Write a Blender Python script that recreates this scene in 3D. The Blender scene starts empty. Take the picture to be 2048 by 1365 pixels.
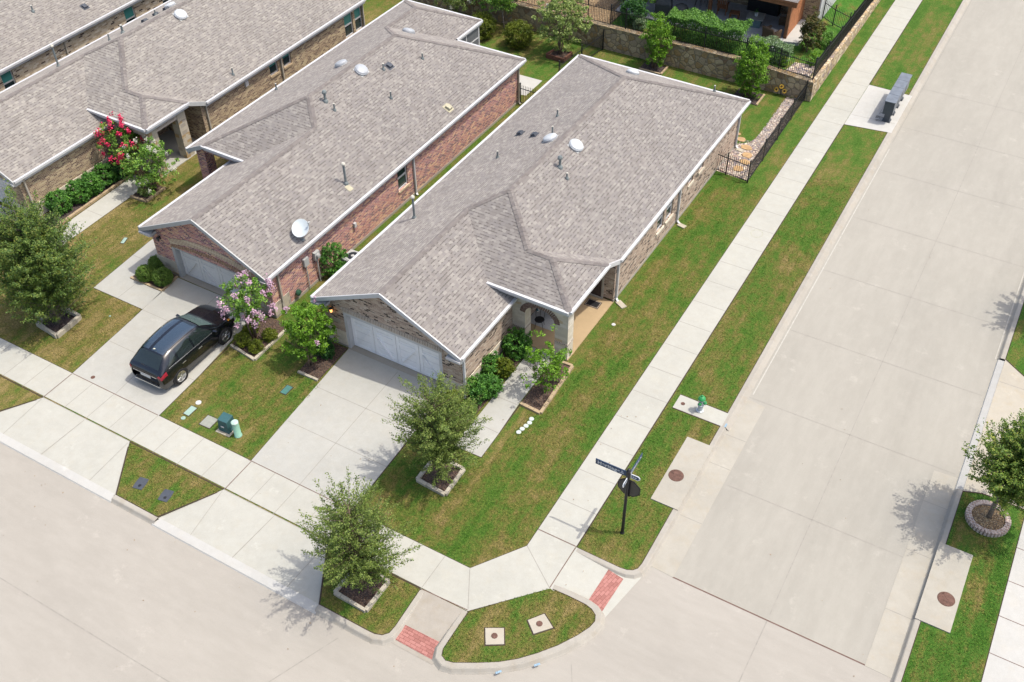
import bpy, bmesh, math, random
import numpy as np
from mathutils import Vector, Matrix
from mathutils.geometry import tessellate_polygon
R = math.radians
scene = bpy.context.scene
COL = scene.collection

# ------------------------------------------------------------------ camera, sky, sun, exposure
cam_d = bpy.data.cameras.new("camera")
cam = bpy.data.objects.new("camera", cam_d); COL.objects.link(cam)
cam_d.sensor_width = 36.0; cam_d.lens = 36.1187; cam_d.clip_start = 0.5; cam_d.clip_end = 2000
rot = Matrix(((0.8670487, -0.3361133, 0.3677695), (0.4981267, 0.5993561, -0.6266116), (-0.0098124, 0.7264985, 0.6870980)))
cam.matrix_world = Matrix.Translation((0, 0, 29.6985)) @ rot.to_4x4()
scene.camera = cam
SUN_EL, SUN_AZ = R(65.4), R(25.0)          # azimuth from +x towards +y
world = bpy.data.worlds.new("World"); scene.world = world; world.use_nodes = True
wn = world.node_tree.nodes; wl = world.node_tree.links
sky = wn.new('ShaderNodeTexSky'); sky.sky_type = 'NISHITA'; sky.sun_disc = False
sky.air_density = 1.0; sky.dust_density = 4.0; sky.ozone_density = 0.6
sky.sun_elevation = SUN_EL; sky.sun_rotation = R(90) - SUN_AZ
wn['Background'].inputs['Strength'].default_value = 0.15
wl.new(sky.outputs['Color'], wn['Background'].inputs['Color'])
sd = bpy.data.lights.new("sun", 'SUN'); sd.energy = 2.2; sd.angle = R(0.53); sd.color = (1.0, 0.955, 0.87)
sun = bpy.data.objects.new("sun", sd); COL.objects.link(sun)
tosun = Vector((math.cos(SUN_AZ)*math.cos(SUN_EL), math.sin(SUN_AZ)*math.cos(SUN_EL), math.sin(SUN_EL)))
sun.rotation_euler = tosun.to_track_quat('Z', 'Y').to_euler()
scene.view_settings.view_transform = 'Standard'; scene.view_settings.look = 'None'
scene.view_settings.gamma = 1.0; scene.view_settings.exposure = 0.93
scene.view_settings.use_curve_mapping = False

# ------------------------------------------------------------------ node helpers and materials
class NT:
    def __init__(s, name):
        s.m = bpy.data.materials.new(name); s.m.use_nodes = True
        s.t = s.m.node_tree; s.n = s.t.nodes; s.l = s.t.links
        s.b = s.n['Principled BSDF']
    def put(s, sock, v):
        if isinstance(v, bpy.types.NodeSocket): s.l.new(v, sock)
        elif isinstance(v, (tuple, list)) and len(v) == 3 and sock.type == 'RGBA': sock.default_value = (*v, 1)
        else: sock.default_value = v
    def new(s, typ, ins=None, **props):
        nd = s.n.new(typ)
        for k, v in props.items(): setattr(nd, k, v)
        for k, v in (ins or {}).items(): s.put(nd.inputs[k], v)
        return nd
    def math(s, op, a, b=0.0, c=0.0):
        nd = s.n.new('ShaderNodeMath'); nd.operation = op
        s.put(nd.inputs[0], a); s.put(nd.inputs[1], b); s.put(nd.inputs[2], c)
        return nd.outputs[0]
    def mix(s, f, a, b, blend='MIX'):
        nd = s.n.new('ShaderNodeMix'); nd.data_type = 'RGBA'; nd.blend_type = blend
        s.put(nd.inputs[0], f); s.put(nd.inputs[6], a); s.put(nd.inputs[7], b)
        return nd.outputs[2]
    def ramp(s, f, stops, interp='LINEAR'):
        nd = s.n.new('ShaderNodeValToRGB'); cr = nd.color_ramp; cr.interpolation = interp
        while len(cr.elements) < len(stops): cr.elements.new(0.5)
        for e, (p, c) in zip(cr.elements, stops): e.position = p; e.color = (*c, 1) if len(c) == 3 else c
        s.put(nd.inputs[0], f); return nd.outputs[0]
    def noise(s, vec, scale, detail=3.0, rough=0.55):
        nd = s.new('ShaderNodeTexNoise', {'Scale': scale, 'Detail': detail, 'Roughness': rough})
        if vec is not None: s.l.new(vec, nd.inputs['Vector'])
        return nd.outputs['Fac']
    def pos(s): return s.n.new('ShaderNodeNewGeometry').outputs['Position']
    def uv(s): return s.n.new('ShaderNodeTexCoord').outputs['UV']
    def obj(s): return s.n.new('ShaderNodeTexCoord').outputs['Object']
    def scaled(s, vec, sc, rot=(0, 0, 0)):
        nd = s.new('ShaderNodeMapping', {'Scale': sc, 'Rotation': rot}); s.l.new(vec, nd.inputs['Vector'])
        return nd.outputs['Vector']
    def sepr(s, vec):
        nd = s.n.new('ShaderNodeSeparateXYZ'); s.l.new(vec, nd.inputs[0]); return nd.outputs
    def bump(s, h, strength=0.4, dist=0.02):
        nd = s.new('ShaderNodeBump', {'Strength': strength, 'Distance': dist}); s.l.new(h, nd.inputs['Height'])
        s.l.new(nd.outputs[0], s.b.inputs['Normal'])
    def done(s, col, rough=0.8, spec=0.3, metal=0.0):
        s.put(s.b.inputs['Base Color'], col); s.put(s.b.inputs['Roughness'], rough)
        s.b.inputs['Specular IOR Level'].default_value = spec; s.b.inputs['Metallic'].default_value = metal
        return s.m

def plain(name, c, rough=0.6, spec=0.4, metal=0.0, var=0.12, sc=6.0):
    t = NT(name); n = t.noise(t.pos(), sc, 4)
    d = tuple(x*(1-var) for x in c); e = tuple(min(1, x*(1+var)) for x in c)
    return t.done(t.ramp(n, [(0.3, d), (0.7, e)]), rough, spec, metal)

def concrete(name, c, stain=0.10, streak=None, warm=(1.0, 0.93, 0.82), amt=0.25):
    t = NT(name); p = t.pos()
    big = t.noise(t.scaled(p, streak or (1, 1, 1)), 0.35, 5, 0.6); mid = t.noise(p, 2.2, 5, 0.65); fine = t.noise(p, 55, 3, 0.7)
    a = tuple(x*(1-stain) for x in c); b = tuple(min(1, x*(1+stain*0.55)) for x in c)
    col = t.ramp(big, [(0.32, a), (0.5, c), (0.68, b)])
    col = t.mix(t.ramp(mid, [(0.5, (0, 0, 0)), (0.72, (amt, amt, amt))]), col, tuple(x*w for x, w in zip(c, warm)))
    col = t.mix(0.5, col, t.ramp(fine, [(0.35, (0.80, 0.80, 0.80)), (0.65, (1, 1, 1))]), 'MULTIPLY')
    st2 = t.noise(t.scaled(p, tuple(x*3 if x < 1 else x*3.0 for x in (streak or (1, 1, 1)))), 0.9, 4, 0.7)
    col = t.mix(0.40, col, t.ramp(st2, [(0.36, (0.90, 0.895, 0.885)), (0.64, (1.06, 1.06, 1.06))]), 'MULTIPLY')
    wh = t.noise(p, 0.9, 6, 0.75); col = t.mix(t.ramp(wh, [(0.60, (0, 0, 0)), (0.70, (0.55, 0.55, 0.55))]), col, tuple(min(1, x*1.18) for x in c))
    sp = t.noise(t.scaled(p, (1, 1, 1)), 9.0, 2, 0.5)
    col = t.mix(t.ramp(sp, [(0.70, (0, 0, 0)), (0.78, (0.35, 0.35, 0.35))]), col, tuple(x*0.72 for x in c))
    t.bump(fine, 0.15, 0.01)
    return t.done(col, 0.9, 0.15)

def grass(name, green, lush=False, y0=18.0, y1=52.0, blades=False):
    t = NT(name); p = t.pos()
    big = t.noise(p, 0.22, 4, 0.6); mid = t.noise(t.scaled(p, (1, 0.45, 1)), 0.85, 5, 0.65); sm = t.noise(p, 5.0, 5, 0.75); fine = t.noise(p, 26.0, 3, 0.8); tiny = t.noise(p, 85, 2, 0.8)
    dry = t.math('ADD', t.math('ADD', t.math('MULTIPLY', big, 0.50), t.math('MULTIPLY', mid, 0.75)), 0.035)
    md = t.noise(t.scaled(p, (1, 0.6, 1)), 2.3, 4, 0.7)
    dry = t.math('ADD', dry, t.math('MULTIPLY', sm, 0.45)); dry = t.math('ADD', dry, t.math('MULTIPLY', t.math('SUBTRACT', md, 0.5), 0.80)); dry = t.math('ADD', dry, t.math('MULTIPLY', t.math('SUBTRACT', fine, 0.5), 0.30)); dry = t.math('ADD', dry, 0.05); sk = t.noise(t.scaled(p, (1.9, 0.10, 1)), 1.0, 3, 0.6); dry = t.math('ADD', dry, t.math('MULTIPLY', t.math('SUBTRACT', sk, 0.5), 0.62))
    if lush: dry = t.math('SUBTRACT', dry, 0.14)
    else:
        g = t.new('ShaderNodeMapRange', {'Value': t.sepr(p)[1], 1: y0, 2: y1, 3: 0.0, 4: 0.10}); dry = t.math('SUBTRACT', dry, g.outputs[0]); g2 = t.new('ShaderNodeMapRange', {'Value': t.sepr(p)[0], 1: -24.0, 2: -33.0, 3: 0.0, 4: 0.15}); dry = t.math('ADD', dry, g2.outputs[0])
    gk = tuple(a/b for a, b in zip(green, (0.062, 0.112, 0.020)))
    G = lambda c: tuple(a*b for a, b in zip(c, gk))
    col = t.ramp(t.math('MULTIPLY', dry, 0.72), [(0.47, G((0.040, 0.086, 0.014))), (0.57, G((0.058, 0.102, 0.020))), (0.66, (0.090, 0.110, 0.026)), (0.74, (0.122, 0.112, 0.036)), (0.86, (0.180, 0.142, 0.062))])
    spk = t.noise(p, 12.0, 3, 0.7); col = t.mix(0.8, col, t.ramp(spk, [(0.36, (0.70, 0.74, 0.66)), (0.5, (1.0, 1.0, 1.0)), (0.64, (1.36, 1.30, 1.22))]), 'MULTIPLY')
    col = t.mix(0.75, col, t.ramp(fine, [(0.36, (0.52, 0.55, 0.48)), (0.50, (0.96, 0.96, 0.94)), (0.64, (1.50, 1.45, 1.35))]), 'MULTIPLY')
    col = t.mix(0.55, col, t.ramp(tiny, [(0.38, (0.50, 0.52, 0.48)), (0.62, (1.48, 1.46, 1.40))]), 'MULTIPLY')
    if blades:
        g = t.n.new('ShaderNodeNewGeometry'); col = t.mix(1.0, col, t.ramp(g.outputs['Random Per Island'], [(0, (0.85, 0.90, 0.8)), (0.6, (1.35, 1.33, 1.25)), (1, (2.0, 1.85, 1.75))]), 'MULTIPLY')
    else: t.bump(t.math('ADD', t.math('ADD', fine, tiny), spk), 0.7, 0.03)
    return t.done(col, 0.95, 0.08)

def cells(t, uv, w, h, off=0.5):
    x, y, _ = t.sepr(uv)
    row = t.math('FLOOR', t.math('DIVIDE', y, h)); fv = t.math('FRACT', t.math('DIVIDE', y, h))
    sh = t.math('MULTIPLY', t.math('FLOORED_MODULO', row, 2.0), off)
    u = t.math('ADD', t.math('DIVIDE', x, w), sh); colm = t.math('FLOOR', u); fu = t.math('FRACT', u)
    cb = t.n.new('ShaderNodeCombineXYZ'); t.l.new(colm, cb.inputs[0]); t.l.new(row, cb.inputs[1])
    wn_ = t.new('ShaderNodeTexWhiteNoise', noise_dimensions='2D'); t.l.new(cb.outputs[0], wn_.inputs['Vector'])
    return wn_.outputs['Value'], wn_.outputs['Color'], fu, fv

def brick(name, stops, mortar, w=0.215, h=0.078, mort=0.13, big=0.25):
    t = NT(name); uv = t.uv()
    r, rc, fu, fv = cells(t, uv, w, h)
    n = t.noise(t.scaled(uv, (0.55, 2.2, 1)), 1.6, 3)
    r2 = t.math('FRACT', t.math('ADD', r, t.math('MULTIPLY', n, big)))
    col = t.ramp(r2, stops, 'CONSTANT')
    col = t.mix(0.5, col, t.ramp(t.noise(uv, 30, 3), [(0.3, (0.7, 0.7, 0.7)), (0.7, (1.2, 1.2, 1.2))]), 'MULTIPLY')
    m = t.math('MAXIMUM', t.math('LESS_THAN', fv, mort), t.math('LESS_THAN', fu, mort*h/w))
    col = t.mix(m, col, mortar)
    t.bump(t.math('SUBTRACT', 1.0, m), 0.5, 0.008)
    return t.done(col, 0.9, 0.15)

def shingle(name, tint=(1, 1, 1), cap=False):
    t = NT(name); uv = t.uv()
    T = lambda c: tuple(a*b for a, b in zip(c, tint))
    r, rc, fu, fv = cells(t, uv, 0.19, 0.140, 0.37)
    r2, _, fu2, fv2 = cells(t, uv, 0.115, 0.140, 0.61)
    col = t.ramp(r, [(0.0, T((0.206, 0.188, 0.173))), (0.2, T((0.218, 0.201, 0.189))), (0.45, T((0.238, 0.219, 0.201))), (0.72, T((0.256, 0.237, 0.217))), (0.92, T((0.284, 0.265, 0.240)))], 'CONSTANT')
    big = t.noise(t.scaled(uv, (0.6, 0.22, 1)), 0.8, 4); col = t.mix(0.6, col, t.ramp(big, [(0.3, (0.88, 0.88, 0.88)), (0.7, (1.10, 1.09, 1.07))]), 'MULTIPLY')
    gr = t.noise(uv, 60, 2, 0.8); col = t.mix(0.6, col, t.ramp(gr, [(0.38, (0.76, 0.76, 0.76)), (0.62, (1.24, 1.24, 1.24))]), 'MULTIPLY')
    if not cap:
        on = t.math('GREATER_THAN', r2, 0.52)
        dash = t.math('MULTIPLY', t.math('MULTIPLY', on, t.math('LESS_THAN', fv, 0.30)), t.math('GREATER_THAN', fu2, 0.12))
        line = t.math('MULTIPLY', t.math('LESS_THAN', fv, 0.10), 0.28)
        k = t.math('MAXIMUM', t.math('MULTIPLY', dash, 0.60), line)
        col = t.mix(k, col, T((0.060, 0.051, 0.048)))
        h = t.math('ADD', t.math('SUBTRACT', 1.0, fv), t.math('MULTIPLY', on, 0.5))
        t.bump(h, 0.30, 0.015)
    t.b.inputs['Diffuse Roughness'].default_value = 0.6
    return t.done(col, 0.93, 0.12)

def stonewall(name, scale, stops, joint=(0.16, 0.14, 0.11), jw=0.05):
    t = NT(name); uv = t.uv()
    wv = t.new('ShaderNodeTexNoise', {'Scale': 1.5}); t.l.new(uv, wv.inputs['Vector'])
    vv = t.mix(0.08, uv, wv.outputs['Color'])
    a = t.new('ShaderNodeTexVoronoi', {'Scale': scale}, feature='F1'); t.l.new(vv, a.inputs['Vector'])
    e = t.new('ShaderNodeTexVoronoi', {'Scale': scale}, feature='DISTANCE_TO_EDGE'); t.l.new(vv, e.inputs['Vector'])
    col = t.ramp(t.sepr(a.outputs['Color'])[0], stops, 'CONSTANT')
    col = t.mix(0.6, col, t.ramp(t.noise(uv, 14, 4), [(0.3, (0.65, 0.65, 0.65)), (0.7, (1.25, 1.22, 1.18))]), 'MULTIPLY')
    ed = t.ramp(e.outputs['Distance'], [(0.0, (1, 1, 1)), (jw, (1, 1, 1)), (jw*2.2, (0, 0, 0))])
    col = t.mix(ed, col, joint); t.bump(t.math('MINIMUM', e.outputs['Distance'], 0.12), 0.8, 0.25)
    return t.done(col, 0.92, 0.15)

def leafmat(name, cols, rough=0.55, trans=0.28, spec=0.3):
    t = NT(name); g = t.n.new('ShaderNodeNewGeometry')
    r = g.outputs['Random Per Island']; n = len(cols)
    clump = t.noise(g.outputs['Position'], 1.7, 3)
    f = t.math('ADD', t.math('MULTIPLY', r, 0.7), t.math('MULTIPLY', t.math('SUBTRACT', clump, 0.35), 0.9))
    col = t.ramp(f, [(i/(n-1), c) for i, c in enumerate(cols)])
    t.done(col, rough, spec)
    tr = t.new('ShaderNodeBsdfTranslucent', {'Color': t.mix(1.0, col, (1.25, 1.35, 0.7), 'MULTIPLY')})
    mx = t.new('ShaderNodeMixShader', {0: trans}); t.l.new(t.b.outputs[0], mx.inputs[1]); t.l.new(tr.outputs[0], mx.inputs[2])
    t.l.new(mx.outputs[0], t.n['Material Output'].inputs[0])
    return t.m

def gravelmat(name, scale, stops):
    t = NT(name); p = t.pos()
    a = t.new('ShaderNodeTexVoronoi', {'Scale': scale}); t.l.new(p, a.inputs['Vector'])
    col = t.ramp(t.sepr(a.outputs['Color'])[0], stops, 'CONSTANT')
    col = t.mix(t.ramp(a.outputs['Distance'], [(0.35, (0, 0, 0)), (0.75, (0.8, 0.8, 0.8))]), col, (0.08, 0.065, 0.055))
    t.bump(t.math('SUBTRACT', 1.0, a.outputs['Distance']), 0.8, 0.05)
    return t.done(col, 0.9, 0.15)

M = {}
M['street'] = concrete('street_concrete', (0.286, 0.270, 0.232), 0.07, (1, 0.25, 1), (1.12, 1.12, 1.12), 0.35)
M['street2'] = concrete('intersection_concrete', (0.297, 0.276, 0.240), 0.06, (0.3, 1, 1), (1.08, 1.08, 1.08), 0.35)
M['walk'] = concrete('walk_concrete', (0.352, 0.346, 0.305), 0.06)
M['drive'] = concrete('drive_concrete', (0.330, 0.326, 0.296), 0.06)
M['cream'] = concrete('cream_concrete', (0.345, 0.315, 0.258), 0.07, None, (1.0, 0.90, 0.72), 0.4)
M['gut'] = concrete('gutter_concrete', (0.318, 0.298, 0.252), 0.07, None, (1.0, 0.92, 0.80), 0.4)
M['pale'] = concrete('pale_concrete', (0.385, 0.378, 0.352), 0.04)
M['kerb'] = concrete('kerb_concrete', (0.300, 0.280, 0.242), 0.12, None, (0.9, 0.82, 0.72), 0.5)
M['ramp'] = concrete('ramp_concrete', (0.290, 0.265, 0.226), 0.10, None, (0.9, 0.84, 0.74), 0.5)
M['tan'] = concrete('tan_concrete', (0.36, 0.265, 0.155), 0.08, None, (1.15, 1.15, 1.15), 0.4)
M['patio'] = concrete('patio_concrete', (0.38, 0.38, 0.39), 0.06)
M['joint'] = plain('joint_dark', (0.13, 0.085, 0.07), 0.95, 0.1)
M['jointl'] = plain('joint_light', (0.235, 0.220, 0.195), 0.95, 0.1)
M['edge'] = plain('edge_soil', (0.05, 0.038, 0.028), 0.98, 0.05)
M['grass'] = grass('lawn_grass', (0.064, 0.124, 0.020))
M['grassb'] = grass('verge_grass', (0.062, 0.128, 0.020))
M['lush'] = grass('lush_grass', (0.062, 0.150, 0.024), True)
M['verge'] = grass('right_verge_grass', (0.058, 0.125, 0.020), True)
M['shadegrass'] = grass('yard_grass', (0.060, 0.105, 0.022))
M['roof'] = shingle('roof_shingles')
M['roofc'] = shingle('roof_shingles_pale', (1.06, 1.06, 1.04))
M['cap'] = shingle('cap_shingles', (0.80, 0.78, 0.79), True)
M['white'] = plain('white_trim', (0.44, 0.44, 0.44), 0.5, 0.4, var=0.05)
M['greytrim'] = plain('grey_trim', (0.34, 0.345, 0.335), 0.55, 0.4, var=0.05)
M['tantrim'] = plain('tan_downspout', (0.33, 0.30, 0.25), 0.5, 0.4, var=0.05)
M['door'] = plain('garage_door_white', (0.74, 0.74, 0.74), 0.5, 0.4, var=0.04)
M['doorg'] = plain('garage_door_grey', (0.56, 0.55, 0.52), 0.5, 0.4, var=0.04)
M['groove'] = plain('door_groove', (0.52, 0.52, 0.52), 0.7, 0.2)
M['soffit'] = plain('soffit_grey', (0.30, 0.31, 0.31), 0.7, 0.2)
M['brickA'] = brick('brick_tan_brown', [(0, (0.063, 0.046, 0.039)), (0.16, (0.274, 0.199, 0.154)), (0.36, (0.353, 0.268, 0.205)), (0.58, (0.410, 0.319, 0.245)), (0.78, (0.319, 0.234, 0.182)), (0.92, (0.456, 0.376, 0.302))], (0.456, 0.393, 0.319), big=0.5)
M['brickB'] = brick('brick_red', [(0, (0.140, 0.067, 0.084)), (0.18, (0.368, 0.152, 0.129)), (0.4, (0.457, 0.213, 0.168)), (0.62, (0.292, 0.122, 0.146)), (0.8, (0.558, 0.336, 0.202)), (0.93, (0.216, 0.098, 0.123))], (0.584, 0.476, 0.382), mort=0.2)
M['brickC'] = brick('brick_brown', [(0, (0.13, 0.085, 0.065)), (0.2, (0.26, 0.185, 0.12)), (0.45, (0.33, 0.25, 0.155)), (0.65, (0.21, 0.145, 0.10)), (0.82, (0.40, 0.32, 0.20))], (0.43, 0.37, 0.27), mort=0.18)
M['brickD'] = brick('brick_cream', [(0, (0.08, 0.058, 0.05)), (0.13, (0.36, 0.285, 0.20)), (0.4, (0.45, 0.38, 0.285)), (0.65, (0.40, 0.315, 0.225)), (0.85, (0.52, 0.46, 0.37))], (0.46, 0.41, 0.32), 0.3, 0.1, big=0.6)
M['soldier'] = brick('brick_soldier', [(0, (0.10, 0.065, 0.055)), (0.3, (0.20, 0.145, 0.115)), (0.6, (0.28, 0.21, 0.165)), (0.85, (0.14, 0.10, 0.085))], (0.42, 0.37, 0.31), 0.078, 0.4)
M['soldierB'] = brick('brick_soldier_red', [(0, (0.12, 0.055, 0.05)), (0.4, (0.22, 0.10, 0.08)), (0.7, (0.16, 0.075, 0.065)), (0.9, (0.30, 0.17, 0.10))], (0.52, 0.43, 0.30), 0.09, 0.4, 0.16)
M['lime'] = brick('limestone_ashlar', [(0, (0.479, 0.429, 0.339)), (0.3, (0.545, 0.495, 0.404)), (0.6, (0.511, 0.458, 0.355)), (0.8, (0.578, 0.527, 0.438)), (0.94, (0.463, 0.362, 0.239))], (0.429, 0.388, 0.321), 0.346, 0.174, 0.041)
M['limeB'] = brick('limestone_mixed', [(0, (0.383, 0.343, 0.271)), (0.35, (0.330, 0.238, 0.125)), (0.5, (0.409, 0.363, 0.284)), (0.85, (0.297, 0.264, 0.218))], (0.330, 0.297, 0.244), 0.330, 0.198, 0.033)
M['found'] = concrete('foundation', (0.30, 0.275, 0.23), 0.1)
M['retain'] = stonewall('retaining_stone', 3.3, [(0, (0.27, 0.19, 0.10)), (0.25, (0.35, 0.27, 0.165)), (0.5, (0.29, 0.235, 0.165)), (0.72, (0.39, 0.315, 0.21)), (0.9, (0.21, 0.145, 0.095))], (0.19, 0.155, 0.11), 0.03)
M['retainL'] = stonewall('retaining_stone_pale', 3.4, [(0, (0.42, 0.31, 0.18)), (0.25, (0.50, 0.40, 0.26)), (0.5, (0.55, 0.46, 0.33)), (0.75, (0.36, 0.28, 0.2)), (0.9, (0.26, 0.21, 0.2))], (0.24, 0.19, 0.13))
M['paver'] = brick('red_pavers', [(0, (0.26, 0.115, 0.097)), (0.4, (0.30, 0.135, 0.115)), (0.75, (0.33, 0.155, 0.133))], (0.16, 0.058, 0.05), 0.22, 0.11, 0.10)
M['edging'] = concrete('edging_stone', (0.37, 0.335, 0.265), 0.12)
M['edgetan'] = concrete('edging_tan', (0.34, 0.26, 0.165), 0.15)
M['mulch'] = gravelmat('mulch', 22, [(0, (0.05, 0.03, 0.022)), (0.3, (0.09, 0.055, 0.04)), (0.6, (0.14, 0.09, 0.062)), (0.85, (0.06, 0.04, 0.035))])
M['mulchd'] = gravelmat('dark_mulch', 22, [(0, (0.028, 0.02, 0.022)), (0.4, (0.06, 0.042, 0.042)), (0.8, (0.10, 0.075, 0.07))])
M['straw'] = gravelmat('straw_mulch', 26, [(0, (0.22, 0.14, 0.07)), (0.4, (0.34, 0.23, 0.12)), (0.75, (0.44, 0.33, 0.19))])
M['gravel'] = gravelmat('river_gravel', 9, [(0, (0.42, 0.34, 0.27)), (0.2, (0.24, 0.20, 0.21)), (0.4, (0.52, 0.43, 0.33)), (0.6, (0.34, 0.25, 0.21)), (0.75, (0.60, 0.53, 0.44)), (0.9, (0.13, 0.12, 0.14))])
M['flag'] = plain('flagstone', (0.34, 0.225, 0.115), 0.85, 0.2, var=0.2)
M['rust'] = plain('rusted_iron', (0.105, 0.056, 0.042), 0.85, 0.3, var=0.35, sc=9)
M['darkmetal'] = plain('dark_grey_plastic', (0.045, 0.052, 0.065), 0.6, 0.4)
M['black'] = plain('black_metal', (0.012, 0.012, 0.014), 0.5, 0.4)
M['bark'] = plain('bark', (0.14, 0.105, 0.075), 0.95, 0.1, var=0.4, sc=14)
M['barkg'] = plain('grey_bark', (0.17, 0.145, 0.12), 0.95, 0.1, var=0.4, sc=14)
M['glass'] = plain('window_glass', (0.018, 0.030, 0.034), 0.08, 0.6, var=0.3, sc=1.5)
M['teal'] = plain('window_screen_teal', (0.055, 0.22, 0.20), 0.25, 0.5, var=0.1, sc=1.0)
M['screen'] = plain('porch_screen', (0.10, 0.105, 0.11), 0.7, 0.2)
M['pipe'] = plain('lead_pipe', (0.13, 0.15, 0.15), 0.6, 0.4, var=0.2)
M['pipecap'] = plain('pipe_cap', (0.40, 0.385, 0.33), 0.5, 0.4)
M['dome'] = plain('dome_white', (0.42, 0.44, 0.45), 0.35, 0.5, var=0.06)
M['domeb'] = plain('dome_grey', (0.30, 0.315, 0.33), 0.4, 0.5, var=0.06)
M['beige'] = plain('beige_flashing', (0.33, 0.305, 0.215), 0.6, 0.3)
M['wood'] = plain('brown_wood', (0.17, 0.075, 0.035), 0.7, 0.3, var=0.25)
M['slatwood'] = plain('slat_wood', (0.33, 0.135, 0.06), 0.7, 0.3, var=0.2)
M['timber'] = plain('old_timber', (0.13, 0.06, 0.04), 0.85, 0.2, var=0.3)
L_OAK = leafmat('oak_leaves', [(0.040, 0.063, 0.017), (0.093, 0.142, 0.027), (0.163, 0.222, 0.045), (0.265, 0.299, 0.081)])
L_BIG = leafmat('elm_leaves', [(0.030, 0.060, 0.018), (0.075, 0.135, 0.030), (0.142, 0.208, 0.038), (0.235, 0.235, 0.049)])
L_MAG = leafmat('dense_leaves', [(0.038, 0.072, 0.018), (0.094, 0.170, 0.026), (0.179, 0.246, 0.042), (0.377, 0.358, 0.094)])
L_LIME = leafmat('bright_leaves', [(0.034, 0.081, 0.009), (0.086, 0.190, 0.014), (0.144, 0.287, 0.018), (0.218, 0.356, 0.030)])
L_CRAPE = leafmat('crape_leaves', [(0.042, 0.094, 0.018), (0.094, 0.198, 0.030), (0.170, 0.311, 0.042), (0.302, 0.415, 0.075)])
L_SHRUB = leafmat('shrub_leaves', [(0.019, 0.064, 0.013), (0.045, 0.136, 0.022), (0.088, 0.232, 0.032), (0.160, 0.320, 0.048)])
L_DARK = leafmat('dark_shrub_leaves', [(0.013, 0.039, 0.013), (0.026, 0.081, 0.021), (0.047, 0.127, 0.029), (0.078, 0.182, 0.039)], spec=0.2)
L_BOX = leafmat('boxwood_leaves', [(0.045, 0.090, 0.018), (0.085, 0.155, 0.026), (0.13, 0.215, 0.034), (0.18, 0.26, 0.045)])
L_OLIVE = leafmat('yellow_green_leaves', [(0.030, 0.045, 0.006), (0.075, 0.105, 0.008), (0.13, 0.165, 0.012), (0.19, 0.21, 0.02)])
L_MINT = leafmat('feathery_leaves', [(0.040, 0.105, 0.016), (0.085, 0.20, 0.030), (0.135, 0.27, 0.05), (0.20, 0.34, 0.08)])
L_SAGE = leafmat('sage_leaves', [(0.055, 0.095, 0.045), (0.12, 0.19, 0.09), (0.19, 0.27, 0.14), (0.28, 0.35, 0.20)])
L_PALE = leafmat('pale_leaves', [(0.058, 0.094, 0.026), (0.138, 0.203, 0.051), (0.246, 0.319, 0.087), (0.478, 0.507, 0.217)])
F_PINK = leafmat('pink_blossom', [(0.36, 0.20, 0.29), (0.48, 0.31, 0.41), (0.55, 0.41, 0.49)], trans=0.2)
F_RED = leafmat('red_blossom', [(0.38, 0.010, 0.05), (0.60, 0.025, 0.10), (0.72, 0.07, 0.17)], trans=0.2)
F_WHITE = leafmat('white_blossom', [(0.40, 0.40, 0.30), (0.48, 0.48, 0.40), (0.5, 0.5, 0.45)], trans=0.2)

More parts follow.
